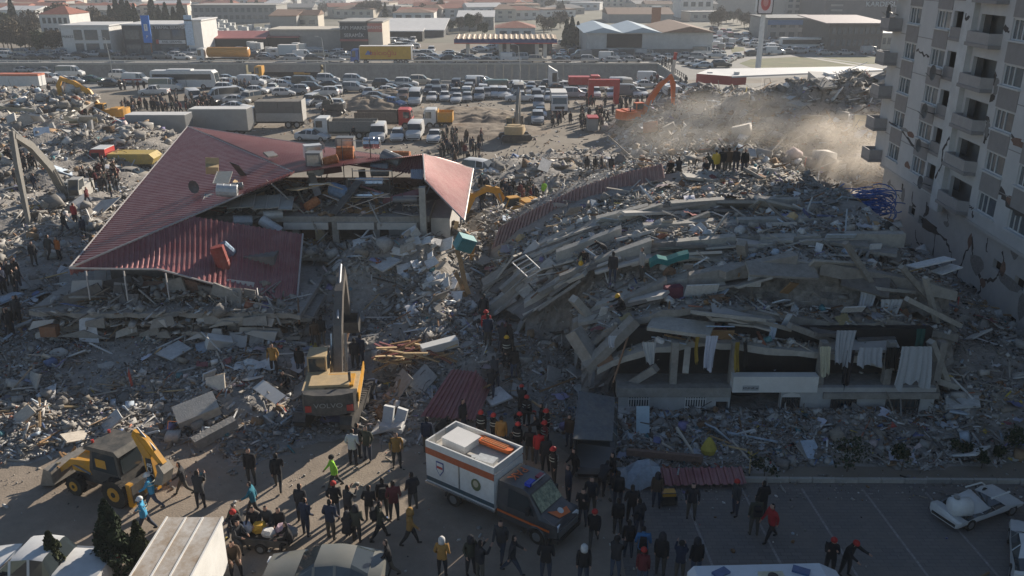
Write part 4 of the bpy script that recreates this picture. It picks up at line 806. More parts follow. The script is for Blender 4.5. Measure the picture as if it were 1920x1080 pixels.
t, w_ = rect_building('grey_house', 'pale grey house gable with two barred windows', 557, 598, 60, 5.6, 10, cream_wall, roof_brown, (2, 1, 2, 4.6), 'gable')
rect_building('workshop', 'long low grey workshop with a pale roof behind the box truck', 508, 640, 94, 5.2, 12, grey_wall, cream_wall, None, 'flat')
t, w_ = rect_building('shop_building', 'dark two storey shop with sign boards behind the yellow lorry', 640, 692, 98, 7.6, 14, dark_clad, grey_wall, None); MB().bb(-w_ / 2, w_ / 2, -.9, 0, 2.9, 3.4).build('awning', roof_pink, t)
for z in (4.3, 6.2): wall_text('YAPI MARKET' if z > 5 else 'SERAMİK', 1.3, frame_white, t, (0, -.1, z), (R(90), 0, 0), 'sign_lettering')
t, w_ = rect_building('shop_building', 'shop corner with a red sign beside the yellow lorry', 692, 719, 98, 7.6, 14, cream_wall, grey_wall, None); MB().bb(-w_ / 2, w_ / 2, -.2, -.03, 5.2, 7.4).build('sign_board', mk('sign_faded_red', (.45, .18, .15), .6), t); wall_text('BANYO', 1.1, frame_white, t, (0, -.25, 6.3), (R(90), 0, 0), 'sign_lettering')
rect_building('warehouse', 'long warehouse with a bright white roof left of the fuel station', 636, 832, 70, 2.2, 26, dark_clad, roof_white, None, 'shed', ridge=2.2)
rect_building('canopy_shed', 'small white canopy over the car yard', 728, 792, 78, 3, 7, dark_inside, roof_white, None, 'shed', ridge=.4)
rect_building('house', 'white house with dark brown roof behind the white warehouse', 737, 814, 44, 4.2, 14, white_wall, roof_brown, (4, 1, 1.5, 3.8), 'hip', ridge=1.2)
rect_building('house', 'building with a bright white sheet roof behind the fuel station', 858, 926, 56, 4.4, 12, grey_wall, roof_white, (4, 1), 'shed', ridge=1.6)
t, w_ = rect_building('station_house', 'two storey station house with red hipped roof behind the fuel canopy', 929, 1003, 92, 5.6, 12, white_wall, roof_tile, (3, 1, 3.4, 5.2), 'hip', ridge=1.5)
rect_building('house', 'far house with a faded red roof above the fuel station', 942, 1000, 24, 3.4, 12, cream_wall, roof_tile, (4, 1), 'hip', ridge=1.6)
# fuel stations
t = thing('fuel_canopy', 'fuel station canopy with dark blue fascia and striped roof', 'canopy', P(948, 112)); w2 = P(1044, 112).x - P(948, 112).x
MB().bb(-w2, w2, 0, 9, 4.0, 4.8).build('fascia', mk('fascia_blue', (.04, .055, .16), .5), t); MB().bb(-w2, w2, -.06, -.01, 3.75, 3.99).build('red_stripe', red_paint, t)
rr = MB(); corr(rr, [(-w2, .2, 4.85), (w2, .2, 4.85), (w2, 8.8, 5.3), (-w2, 8.8, 5.3)], (0, 1, 0), pitch=1.3, h=.18); rr.build('roof', mk('station_roof', (.50, .38, .26), .6, var=.2, scale=.3), t)
for x in (-.75, -.1, .05, .62, .78): MB().bb(w2 * x - .45, w2 * x + .45, 4, 5, 0, 4.0).build('column', white_wall, t)
MB().bb(-w2 * .1, w2 * .95, 12, 18, 0, 3.6).build('kiosk', dark_clad, t)
pk = thing('fuel_pump', 'white fuel pump under the blue canopy', 'fuel pump', P(1013, 106)); MB().box((0, 0, 1), (.9, .6, 2)).build('body', white_paint, pk); MB().bb(-.35, .35, -.33, -.305, 1.1, 1.7).build('display', glass, pk)
t = thing('red_canopy', 'fuel station canopy with red fascia beyond the rubble hill', 'canopy', P(1400, 182, 0)); 
a, b = PY(1306, 150, 150), PY(1375, 152, 146)
t.location = (0, 0, 0)
MB().plate([PY(1306, 138, 150), PY(1372, 143, 146), PY(1660, 131, 152), PY(1620, 124, 160), PY(1330, 129, 162)], .25).build('roof', roof_white, t)
ca, cb, cc = PY(1306, 138, 150), PY(1372, 143, 146), PY(1330, 129, 162); dz = Vector((0, 0, -1.5)); MB().add([ca, cb, cb + dz, ca + dz], [(0, 1, 2, 3)]).add([ca, cc, cc + dz, ca + dz], [(0, 1, 2, 3)]).add([cb, PY(1400, 142, 147), PY(1400, 142, 147) + dz, cb + dz], [(0, 1, 2, 3)]).build('fascia', mk('fascia_red', (.32, .045, .04), .5, var=.1), t)
for px, Y in ((1330, 152), (1380, 149)):
    q = PY(px, 150, Y); MB().bb(q.x - .4, q.x + .4, Y - .4, Y + .4, 0, q.z + 1.4).build('column', white_wall, t)
t = thing('flat_building', 'low white building with stepped white roof strips beside the apartment block', 'building', (0, 0, 0))
ry = 118; zt = PY(1600, 165, ry).z; p0, p1 = PY(1545, 160, 122), PY(1690, 165, 112)
MB().prism([(p0.x, 122), (PY(1560, 165, 116).x, 113), (p1.x + 4, 108), (p1.x + 6, 135), (p0.x + 3, 138)], 'z', 0, zt).build('wall', mk('flat_building_wall', (.46, .44, .41), .9, var=.1, scale=.3), t)
for i in range(6): MB().bb(p0.x + 4, p1.x + 3, 113.5 + i * 3.6, 116 + i * 3.6, zt, zt + .35).build('roof_strip', roof_white, t)
MB().prism([(p0.x - .3, 121.5), (PY(1560, 165, 116).x, 112.7), (PY(1560, 165, 116).x + 1, 113.5), (p0.x + .8, 122.5)], 'z', zt, zt + 1.0).build('parapet', roof_white, t)
for i in range(3): MB().bb(PY(1600 + i * 14, 185, 112).x, PY(1600 + i * 14, 185, 112).x + .8, 110.5, 112.2, 1.4, 2.9).build('window', glass_house, t)
# the big shed right of the fuel station, and the hazy blocks behind
t = thing('big_shed', 'large pale shed with blue-white saw roof and a brown roofed right half', 'warehouse', P(1200, 104)); x0, x1, x2 = [P(px, 104).x - P(1200, 104).x for px in (1100, 1246, 1334)]
MB().bb(x0, x2, 0, 30, 0, 5.6).build('wall', mk('shed_wall', (.46, .47, .46), .85, var=.15, scale=.2), t); MB().bb(x0 + 5, x0 + 14, -.1, -.02, 1.9, 5.3).build('opening', dark_inside, t); MB().bb(x0 - .2, x2, -.4, -.05, 0, 1.6).build('plinth', concrete_dark, t)  # dark plate on the solid wall paints the shade of an open bay
m = MB()
for i in range(2): u0 = x0 - 1 + (x1 - x0) * i / 2; u1 = x0 - 1 + (x1 - x0) * (i + 1) / 2; m.prism([(u0, 5.6), (u1, 5.6), ((u0 + u1) / 2, 6.9)], 'y', -1, 31)
m.build('roof', roof_blue, t); MB().prism([(x1 - 1, 5.7), (x2 + .5, 5.7), ((x1 + x2) / 2, 7.2)], 'y', -1, 31).build('roof', roof_brown, t)
rect_building('barrel_hall', 'hazy hall with a low curved roof behind the big shed', 1140, 1262, 42, 3.2, 25, grey_wall, roof_brown, None, 'gable', ridge=2.2)
ch = thing('chimney', 'square brown chimney stack behind the big shed', 'chimney', P(1229, 52)); MB().box((0, 0, 3.7), (3, 3, 7.4)).build('stack', rust, ch); MB().box((0, 0, 7.5), (3.3, 3.3, .4)).build('cap', roof_white, ch)
rect_building('hazy_block', 'hazy pale block with red cornice near the top of the picture', 1275, 1335, 34, 8, 20, white_wall, roof_tile, (4, 2), 'flat')
rect_building('hazy_block', 'long hazy wall building at the top right of centre', 1340, 1455, 26, 6.5, 20, grey_wall, grey_wall, None, 'flat')
t, w_ = rect_building('car_showroom', 'low showroom with a blue fascia behind the traffic jam', 1436, 1545, 78, 6.6, 20, grey_wall, dark_clad, (6, 2), 'flat'); MB().bb(-w_ / 2, w_ / 2, -.5, -.05, 4.9, 6.3).build('blue_fascia', mk('fascia_mid_blue', (.08, .17, .32), .5), t)
rect_building('unfinished_block', 'unfinished grey block with open floors behind the blue fascia', 1468, 1542, 52, 11, 20, grey_wall, grey_wall, (5, 5), 'flat')
t, w_ = rect_building('dark_hall', 'dark hall with pale capital letters across its front at top right', 1542, 1700, 62, 10.8, 30, mk('hall_wall', (.11, .115, .125), .7, var=.15, scale=.2), roof_white, None); wall_text('KARDEŞLER', 2.2, mk('sign_pale', (.50, .55, .58), .6), t, (w_ * .19, -.3, 9.4), (R(90), 0, 0), 'sign_lettering', .1, 1.12); 
for i in range(4): MB().bb(-w_ * .44, -w_ * .3, -.2, -.05, 4 + i * 1.6, 4.6 + i * 1.6).build('sign_board', grey_wall, t)
rect_building('glass_pavilion', 'brown glass pavilion with a flat mauve roof in front of the dark hall', 1550, 1650, 96, 7.2, 22, mk('pavilion', (.10, .095, .09), .6, var=.2, scale=.4), mk('mauve_roof', (.27, .22, .22), .7, var=.15, scale=.3), (9, 2), 'shed', ridge=.8, over=1.5)
rect_building('low_block', 'low pale block half hidden behind the apartment balconies', 1648, 1700, 92, 4, 15, cream_wall, roof_white, (5, 1), 'flat')
# pylon sign
t = thing('pylon_sign', 'white pylon sign with a red emblem on a tall pole at the roundabout', 'sign', P(1421, 129)); MB().tube([(0, 0, 0), (0, 0, 12)], [.62, .5], 10).build('pole', white_paint, t)
hx = [(-1.5, 11.6), (-1.7, 12.2), (-1.7, 15.2), (-1.2, 16.4), (1.2, 16.4), (1.7, 15.2), (1.7, 12.2), (1.5, 11.6)]
MB().prism(hx, 'y', -.9, .9).build('sign_box', white_paint, t); MB().prism([(1.02 * a, 14 + (b - 14) * 1.02) for a, b in hx], 'y', -.95, -.91).build('rim', sign_dark, t); MB().prism([(.88 * a, 14 + (b - 14) * .9) for a, b in hx], 'y', -1.0, -.96).build('face', mk('sign_face', (.62, .55, .55), .5), t)
MB().prism([(1.05 * math.cos(i * .3927), 14 + 1.65 * math.sin(i * .3927)) for i in range(16)], 'y', -1.04, -1.01).build('emblem', red_paint, t); MB().prism([(.55 * math.cos(i * .3927), 14.1 + .9 * math.sin(i * .3927)) for i in range(16)], 'y', -1.08, -1.045).build('emblem_centre', mk('emblem_pale', (.55, .22, .2), .5), t)
# distant town: many small houses fading into the haze
TOWN = []
for k in range(170):
    yb = random.choice((4, 9, 14, 19, 25, 32, 38)) + random.uniform(-2, 3); px = random.uniform(-20, 1450)
    if yb > 22 and (330 < px < 530 or 1090 < px < 1300): continue
    a = P(px, yb); w_ = random.uniform(9, 22); d_ = random.uniform(9, 18); h_ = random.uniform(2.8, 5.6); k_ = random.choice(('hip', 'gable', 'flat', 'gable')); col = random.choice(('pale', 'grey', 'cream')); rf, rn = random.choice(((roof_tile, 'red'), (roof_brown, 'brown'), (roof_white, 'white'), (roof_tile, 'red'), (grey_wall, 'grey')))
    t = thing('distant_house', 'x', 'house', a, rz=random.uniform(-.3, .3), group='houses of the distant town')
    MB().bb(-w_ / 2, w_ / 2, 0, d_, 0, h_).build('wall', {'pale': white_wall, 'grey': grey_wall, 'cream': cream_wall}[col], t); m = MB()
    if k_ == 'flat': m.bb(-w_ / 2 - .2, w_ / 2 + .2, -.2, d_ + .2, h_, h_ + .4)
    elif k_ == 'gable': m.prism([(-.4, h_), (d_ + .4, h_), (d_ / 2, h_ + 1.5)], 'x', -w_ / 2 - .4, w_ / 2 + .4)
    else: m.add([(-w_ / 2 - .4, -.4, h_), (w_ / 2 + .4, -.4, h_), (w_ / 2 + .4, d_ + .4, h_), (-w_ / 2 - .4, d_ + .4, h_), (-w_ / 5, d_ / 2, h_ + 1.6), (w_ / 5, d_ / 2, h_ + 1.6)], [(0, 1, 5, 4), (1, 2, 5), (2, 3, 4, 5), (3, 0, 4)])
    m.build('roof', rf, t)
    n_ = max(2, int(w_ / 3.5)); window_rows(t, -w_ / 2 + .5, w_ / 2 - .5, -.04, .8, h_ - .4, n_, 1 if h_ < 4.6 else 2, .4, .5)
    band = 'left' if px < 480 else 'middle' if px < 960 else 'right'; TOWN.append((t, f'{col} house with {rn} {k_} roof', f'in the {band} far town'))
single_out(TOWN)
# pallets of tiles in the yard
PAL_ = []
pmesh = MB().box((0, 0, .12), (1.15, 1.15, .22)).box((0, 0, .75), (1.1, 1.1, 1.0)).mesh('tile_pallet', [mk('wrapped_tiles', (.52, .52, .50), .7, var=.2, scale=2)])
for px0, px1, y0, y1, n in ((388, 512, 62, 86, 110), (540, 600, 100, 104, 26), (430, 520, 98, 103, 14), (398, 440, 48, 60, 20)):
    for k in range(n):
        a = P(random.uniform(px0, px1), random.uniform(y0, y1)); z = random.choice((0, 0, 1.28)); 
        PAL_.append(link('tile_pallet', pmesh, None, loc=(a.x, a.y, z), rz=random.uniform(-.2, .2), scale=(1.5, 1.5, 1.3), label='white wrapped pallet of tiles in the yard beyond the road', cat='pallet', group='tile pallets in the yard'))

# ------------------------------------------------------------------ trees and shrubs
leaf_dark = mk('leaf_conifer', (.035, .05, .025), .9, var=.4, scale=1.5); leaf_dry = mk('leaf_dry', (.115, .095, .065), .95, var=.35, scale=1.0); leaf_olive = mk('leaf_olive', (.06, .07, .03), .9, var=.4, scale=1.2); bark = mk('bark', (.10, .075, .055), .95, var=.3)
def crown_mesh(name, mat, n, fn, leaf):
    c = np.array([fn() for _ in range(n)]); s = leaf * (.6 + .8 * NR.random(n)); M = eul(NR.random(n) * 6.28, NR.random(n) * 6.28, NR.random(n) * 6.28)
    q = np.array([(-.5, -.3, 0), (.5, -.35, .05), (.6, .3, 0), (-.4, .35, -.05)]); V = np.einsum('nij,kj->nki', M, q) * s[:, None, None] + c[:, None, :]
    me = np_mesh(name, V.reshape(-1, 3), np.arange(n * 4).reshape(-1, 4)); me.materials.append(mat); return me
def conifer_pt(h, r):
    def f():
        t = random.random() ** .75; a = random.uniform(0, 6.28); lob = 1 + .25 * math.sin(a * 3 + t * 17); rr = r * (1 - t) ** .8 * lob * math.sqrt(random.uniform(.25, 1)); return (rr * math.cos(a), rr * math.sin(a), h * (.06 + .94 * t))
    return f
def round_pt(h, r):
    cl = [(random.uniform(-r, r) * .6, random.uniform(-r, r) * .6, h * random.uniform(.45, .85), r * random.uniform(.35, .6)) for _ in range(9)]
    def f():
        c = random.choice(cl); v = Vector((random.gauss(0, 1), random.gauss(0, 1), random.gauss(0, 1))).normalized() * c[3] * random.uniform(.5, 1); return (c[0] + v.x, c[1] + v.y, c[2] + v.z)
    return f
CM = [crown_mesh('crown', leaf_dark, 2600, conifer_pt(13, 3.0), .75), crown_mesh('crown', leaf_dark, 2600, conifer_pt(11, 2.4), .7)]; BM = [crown_mesh('crown', leaf_dry, 2300, round_pt(8, 4.0), .42), crown_mesh('crown', leaf_olive, 2200, round_pt(7, 3.6), .55), crown_mesh('crown', leaf_dry, 2300, round_pt(9, 4.4), .4)]
def trunk_mesh(h, limbs):
    m = MB().tube([(0, 0, 0), (.08, .05, h * .35), (0, 0, h * .7), (.05, 0, h * .95)], [.22, .17, .1, .03], 7)
    for k in range(limbs):
        z = h * random.uniform(.25, .6); a = random.uniform(0, 6.28); l_ = h * .35; m.tube([(0, 0, z), (l_ * .5 * math.cos(a), l_ * .5 * math.sin(a), z + l_ * .4), (l_ * math.cos(a), l_ * math.sin(a), z + l_ * .75)], [.09, .06, .02], 5)
    return m.mesh('trunk', [bark])
TM = [trunk_mesh(12, 3), trunk_mesh(7.5, 9)]
TREES = []
def tree(px, yb, kind, sc, what, where):
    t = thing('pine_tree' if kind == 'c' else 'tree', 'x', 'tree', P(px, yb), rz=random.uniform(0, 6.28)); t.scale = (sc, sc, sc * random.uniform(.9, 1.15))
    link('trunk', TM[0 if kind == 'c' else 1], t); link('crown', random.choice(CM if kind == 'c' else BM), t); TREES.append((t, what, where))
for px in (212, 224, 236, 247, 258, 290, 302, 316, 330, 343, 60, 92, 30): tree(px, random.uniform(55, 66), 'c', random.uniform(.6, .95), 'dark pine tree', 'behind the roadside showrooms')
for px in (8, 24, 40, 56, 70, 84, 98, 108, 16, 48, 76): tree(px, random.uniform(88, 102), 'b', random.uniform(.6, 1.0), 'bare grey-brown tree', 'left of the roadside showrooms')
for px in (10, 35, 65, 120, 160, 180, 200): tree(px, random.uniform(58, 72), 'b', random.uniform(.7, 1.1), 'bare grey-brown tree', 'on the slope behind the white house')
for px in (1062, 1072, 1083, 1068): tree(px, random.uniform(82, 92), 'c', random.uniform(.5, .8), 'dark pine tree', 'between the fuel station and the big shed')
for px in (862, 880, 895, 905, 1020, 1034, 1050, 845): tree(px, random.uniform(52, 70), 'b', random.uniform(.5, .8), 'leafy olive tree', 'behind the fuel station')
for px in (1345, 1352, 1362, 1375, 1390, 1405, 1382, 1395, 1440, 1460): tree(px, random.uniform(40, 62), 'b', random.uniform(.5, .8), 'hazy bare tree', 'along the road behind the traffic jam')
for k in range(34): tree(random.uniform(380, 1200), random.uniform(6, 38), random.choice('bbc'), random.uniform(.45, .8), 'hazy tree', 'in the distant town')
single_out(TREES)
for k, (px, py, h_, r_) in enumerate(((222, 1078, 3.3, .85), (112, 1096, 2.3, .6), (268, 1060, 2.0, .5))):
    t = thing('cypress_bush', ['tall dark green cypress bush in front of the white box lorry', 'smaller green cypress bush in front of the white pickup', 'low green cypress shoot beside the tall cypress bush'][k], 'shrub', P(px, py)); link('crown', crown_mesh('crown', leaf_olive if k else leaf_dark, 5200 if k == 0 else 2600, conifer_pt(h_, r_), .11), t); MB().tube([(0, 0, 0), (0, 0, h_ * .8)], [.06, .02], 5).build('trunk', bark, t)
SH = []
for px, py in ((1588, 868), (1690, 866), (1800, 846), (1870, 852), (1900, 838), (1840, 862), (1432, 884)):
    q = P(px, py + 16); t = thing('shrub', 'x', 'shrub', (q.x, q.y, max(0, float(hgt(q.x, q.y)) - .1))); s_ = random.uniform(.5, 1.0); link('crown', crown_mesh('crown', leaf_dark, random.randint(160, 420), round_pt(1.7 * s_, random.uniform(.5, 1.2) * s_), .10), t); MB().tube([(0, 0, -.1), (0, 0, .8 * s_)], [.03, .01], 5).build('stem', bark, t); SH.append((t, 'dusty dark green shrub', 'in the bed behind the kerb'))
single_out(SH)
# ------------------------------------------------------------------ cars
CT = {  # length, width, stations: (x from the front, belt height, roof height, roof half-width share)
 'sedan': (4.5, 1.76, [(0, .52, .54, .8), (.10, .66, .70, .86), (.95, .84, .90, .84), (1.35, .90, .97, .82), (2.05, .93, 1.38, .66), (2.8, .94, 1.45, .64), (3.35, .95, 1.36, .66), (3.95, .98, 1.06, .78), (4.40, .92, 1.0, .8), (4.5, .55, .58, .8)], (3, 6)),
 'hatchback': (4.0, 1.72, [(0, .52, .54, .8), (.10, .68, .72, .86), (.85, .88, .94, .84), (1.15, .93, 1.0, .82), (1.8, .95, 1.42, .68), (2.6, .96, 1.49, .66), (3.35, .97, 1.43, .68), (3.85, .98, 1.05, .8), (3.97, .9, .95, .82), (4.0, .5, .53, .8)], (3, 6)),
 'suv': (4.5, 1.86, [(0, .6, .62, .85), (.08, .82, .88, .88), (1.0, 1.02, 1.08, .86), (1.35, 1.06, 1.14, .84), (1.95, 1.1, 1.64, .72), (2.8, 1.1, 1.72, .72), (3.9, 1.1, 1.68, .72), (4.3, 1.1, 1.2, .82), (4.46, .95, 1.0, .84), (4.5, .6, .63, .84)], (3, 6)),
 'mpv': (4.4, 1.82, [(0, .55, .57, .84), (.1, .78, .82, .88), (.8, .98, 1.05, .86), (1.1, 1.03, 1.14, .84), (1.75, 1.08, 1.72, .76), (2.6, 1.1, 1.82, .77), (4.1, 1.1, 1.8, .78), (4.3, 1.08, 1.5, .82), (4.38, .9, .95, .86), (4.4, .5, .52, .86)], (3, 6)),
 'van': (5.2, 1.95, [(0, .6, .62, .84), (.1, .9, .95, .88), (.75, 1.08, 1.16, .86), (1.0, 1.15, 1.3, .84), (1.6, 1.2, 1.98, .8), (2.3, 1.22, 2.1, .82), (4.9, 1.22, 2.1, .84), (5.1, 1.2, 2.0, .86), (5.18, .9, 1.0, .9), (5.2, .5, .52, .9)], (3, 6)),
 'minibus': (5.8, 2.0, [(0, .6, .62, .84), (.1, .95, 1.0, .88), (.6, 1.1, 1.2, .86), (.85, 1.18, 1.35, .84), (1.5, 1.25, 2.15, .8), (2.2, 1.27, 2.35, .82), (5.5, 1.27, 2.35, .84), (5.72, 1.25, 2.2, .86), (5.78, .9, 1.0, .9), (5.8, .5, .52, .9)], (3, 6)),
 'pickup': (5.1, 1.82, [(0, .6, .62, .85), (.08, .84, .88, .88), (1.05, 1.02, 1.07, .86), (1.4, 1.05, 1.12, .84), (2.0, 1.1, 1.62, .72), (2.7, 1.1, 1.72, .72), (3.2, 1.1, 1.68, .72), (3.45, 1.08, 1.1, .9), (5.05, 1.05, 1.07, .9), (5.1, .6, .63, .9)], (3, 6))}
def car_mb(kind):
    L, W, st, (ws, we) = CT[kind]; hw = W / 2; m = MB(); rings = []
    for x, zb, zr, q in st:
        e = .9 if x in (st[0][0], st[-1][0]) else 1.0; cab = zr - zb > .2
        half = [(hw * .84 * e, .22), (hw * e, .42), (hw * .99 * e, zb), (hw * (q + .06 if cab else q) * e, zr - .05), (hw * (q - .12) * e, zr)]
        rings.append([(L / 2 - x, y, z) for y, z in half] + [(L / 2 - x, -y, z) for y, z in half[::-1]])
    n = 10
    for i in range(len(rings) - 1):
        a, b = st[i], st[i + 1]; cab = (a[2] - a[1] > .2) or (b[2] - b[1] > .2)
        wind = cab and (a[2] - a[1] < .25 or b[2] - b[1] < .25)
        van = kind == 'van' and a[0] > 2.0
        for j in range(n):
            q = (j + 1) % n; side = j in (2, 6); topf = j in (3, 4, 5); mi = 0
            if cab and side and not van: mi = 1
            if wind and topf and not (van and a[0] > 4): mi = 1
            if j == 9: mi = 5
            m.add([rings[i][j], rings[i + 1][j], rings[i + 1][q], rings[i][q]], [(0, 1, 2, 3)], mi)
    m.add(rings[0], [tuple(range(10))], 0); m.add(rings[-1], [tuple(range(10))], 0)
    for i in range(ws + 1, we):                                   # pillars over the side glass
        x, zb, zr, q = st[i]
        if kind == 'van' and x > 2.2: continue
        for s in (-1, 1): m.add([(L / 2 - x + .05, s * hw * .995, zb), (L / 2 - x - .05, s * hw * .995, zb), (L / 2 - x - .05, s * (hw * (q + .06) + .012), zr - .04), (L / 2 - x + .05, s * (hw * (q + .06) + .012), zr - .04)], [(0, 1, 2, 3)], 0)
    zf = st[1][1]
    m.bb(L / 2 - .02, L / 2 + .02, -hw * .75, hw * .75, .28, .42, 5); m.bb(-L / 2 - .02, -L / 2 + .02, -hw * .75, hw * .75, .28, .42, 5)
    return m, L, hw, zf
def wheel_mb(r=.31, w_=.2): return MB().tube([(0, -w_ / 2, 0), (0, w_ / 2, 0)], r, 14, 0).tube([(0, -w_ / 2 - .01, 0), (0, w_ / 2 + .01, 0)], r * .6, 10, 1)
WHEEL = wheel_mb().mesh('wheel', [tyre, rim]); HL = MB().box((0, 0, 0), (.10, .34, .15)).mesh('headlight', [lamp_white]); TLm = MB().box((0, 0, 0), (.08, .28, .2)).mesh('taillight', [lamp_red])
CARM = {}
def weld(me):
    import bmesh
    b_ = bmesh.new(); b_.from_mesh(me); bmesh.ops.remove_doubles(b_, verts=b_.verts, dist=.001); b_.to_mesh(me); b_.free(); me.set_sharp_from_angle(angle=R(32))
for kd in CT:
    m, L, hw, zf = car_mb(kd); b = MB(); g = MB()
    for f, mi in zip(m.f, m.m): (g if mi == 1 else b).add([m.v[i] for i in f], [tuple(range(len(f)))], 0 if mi == 1 else (1 if mi == 5 else 0))
    one = MB(); one.v = list(m.v); one.f = list(m.f); one.m = list(m.m); wx = (L / 2 - .82, -L / 2 + .82)
    for x in wx:
        for s in (-1, 1): one.tube([(x, s * (hw - .18), .31), (x, s * (hw + .015), .31)], .31, 10, 2)
    for s in (-1, 1): one.box((L / 2 - .05, s * hw * .68, zf - .1), (.1, .34, .15), 3); one.box((-L / 2 + .03, s * hw * .72, .8), (.08, .28, .2), 4)
    bme = b.mesh('body', [car_paint, black], True); weld(bme)
    CARM[kd] = (bme, g.mesh('windows', [glass]), L, hw, zf, wx, one.mesh('car', [car_paint, glass, tyre, lamp_white, lamp_red, black]))
CC = {'white': (.62, .62, .61), 'silver': (.36, .37, .38), 'grey': (.17, .175, .18), 'dark': (.035, .037, .04), 'black': (.015, .015, .017), 'blue': (.06, .14, .33), 'pale blue': (.38, .45, .50), 'beige': (.45, .40, .32), 'brown': (.15, .09, .06), 'red': (.35, .03, .03), 'green': (.03, .10, .07), 'bright green': (.03, .42, .22), 'burgundy': (.13, .03, .03)}
HD = {'R': 0, 'L': math.pi, 'F': -math.pi / 2, 'B': math.pi / 2}
CARS = []
def car(px, py, kind, col, hd, where, parts=True, z=0):
    a = P(px, py, z); rz = (HD[hd] if hd in HD else R(float(hd))) + random.uniform(-.07, .07); body, gl, L, hw, zf, wx, one = CARM[kind]; c = CC[col]
    what = f'{col} {kind}'
    cat = {'van': 'van', 'minibus': 'minibus', 'pickup': 'pickup'}.get(kind, 'car')
    if not parts:
        t = link('car' if cat == 'car' else cat, one, None, loc=a, rz=rz, color=c, cat=cat, group='vehicles on the roads')
    else:
        t = thing('parked_car' if cat == 'car' else 'parked_' + cat, 'x', cat, a, rz=rz, group='vehicles parked on the lot')
        link('body', body, t, color=c); link('windows', gl, t)
        for x in wx:
            for s in (-1, 1): link('wheel', WHEEL, t, loc=(x, s * (hw - .09), .31))
        for s in (-1, 1): link('headlight', HL, t, loc=(L / 2 - .05, s * hw * .68, zf - .1)); link('taillight', TLm, t, loc=(-L / 2 + .03, s * hw * .72, .8))
    CARS.append((t, what, where)); return t
def cars(where, spec, parts=True, z=0):
    for s in spec.split(';'):
        s = s.strip()
        if not s: continue
        x, y, k, c, h = [q.strip() for q in s.split(',')]; car(float(x), float(y), {'s': 'sedan', 'h': 'hatchback', 'u': 'suv', 'm': 'mpv', 'v': 'van', 'b': 'minibus', 'p': 'pickup'}[k], c, h, where, parts, z)
cars('on the road behind the retaining wall', '16,109,m,white,R;42,112,s,grey,R;67,112,s,dark,R;88,112,s,dark,R;115,109,s,dark,R;133,113,s,silver,R;148,108,s,dark,R;179,106,s,white,R;210,102,u,white,R;227,112,s,grey,R;255,112,s,grey,R;305,110,m,grey,R;342,112,s,white,R;498,113,s,grey,R;551,114,u,silver,R;590,115,u,dark,R;570,107,s,white,R;588,106,h,silver,R;614,105,s,white,R;637,105,u,white,R;630,116,s,silver,R;652,111,s,pale blue,R;794,112,s,white,R;794,117,s,dark,R;807,117,s,silver,R;817,112,s,white,R;846,113,s,dark,R;864,117,h,white,R;867,111,s,dark,R;885,114,h,silver,R;915,118,s,dark,R;921,112,s,white,R;958,115,v,white,R;986,113,m,white,R;1008,117,m,beige,R;1052,118,s,dark,R;1052,111,s,pale blue,R;1106,117,m,silver,R;1142,113,v,white,R;1148,118,s,silver,R;1185,117,s,silver,R;1094,109,s,white,R;1217,113,s,grey,R;1243,116,s,white,R;1255,111,s,white,R', False)
sp = []
for k in range(46): sp.append(f"{random.uniform(0, 1290):.1f},{random.choice((103.5, 106.5, 109.5)):.1f},{random.choice('shumhv')},{random.choice(('white','silver','grey','dark','white','beige'))},{random.choice('RRL')}")
cars('in the queue along the far road', ';'.join(sp), False)
cars('around the fuel station', '1054,103,s,white,B;1035,102,s,dark,B;1071,103,u,dark,B;1058,84,h,white,R;809,99,u,white,F;940,103,s,dark,R;880,101,s,grey,R;902,96,s,white,R;918,93,s,white,L;930,90,h,silver,R;1075,92,h,grey,R', False)
sp = []
for k in range(34): sp.append(f"{721 + (k % 9) * 6.6 + random.uniform(-1.5, 1.5):.1f},{81 + (k // 9) * 5.2 + random.uniform(-.8, .8):.1f},{random.choice('shumh')},{random.choice(('white','white','silver','white','dark','grey'))},{random.choice('RLFB')}")
cars('in the car yard beside the yellow lorry', ';'.join(sp), False)
cars('in the traffic jam at the roundabout', '1288,108,s,white,R;1310,112,m,silver,R;1319,104,b,white,R;1291,119,s,silver,L;1302,124,s,white,L;1317,127,s,pale blue,L;1342,108,p,white,R;1344,101,s,white,R;1362,118,s,white,60;1371,114,s,white,60;1383,109,s,white,50;1352,126,u,dark,R;1412,104,s,dark,R;1431,102,m,silver,R;1452,102,v,white,R;1479,101,s,grey,R;1498,100,u,silver,R;1525,97,s,silver,R;1546,103,s,silver,R;1585,103,s,silver,R;1577,94,v,bright green,R;1552,94,m,white,R;1632,102,v,silver,R;1650,104,s,silver,R', False)
sp = []
for k in range(26): sp.append(f"{1338 + (k % 4) * 9 + (k // 4) * 1.0 + random.uniform(-2, 2):.1f},{64 + (k // 4) * 5.3 + random.uniform(-1, 1):.1f},{random.choice('shumvb')},{random.choice(('white','white','silver','grey','white','red'))},{random.choice(('B','75','F'))}")
for k in range(40): sp.append(f"{1378 + random.uniform(0, 150):.1f},{68 + random.uniform(0, 22):.1f},{random.choice('shumh')},{random.choice(('white','grey','silver','dark','dark','grey'))},{random.choice('RLBF')}")
for k in range(9): sp.append(f"{1425 + random.uniform(0, 40):.1f},{88 + random.uniform(0, 8):.1f},{random.choice('shm')},{random.choice(('white','silver'))},R")
cars('in the crowded streets behind the roundabout', ';'.join(sp), False)
def zc(px, py, z): return P(px, py, z)
cars('on the sunken road below the wall', '8,134,s,white,L;47,136,s,silver,R;86,137,s,grey,R;123,138,s,dark,R;133,143,b,white,R', False, -1.7)
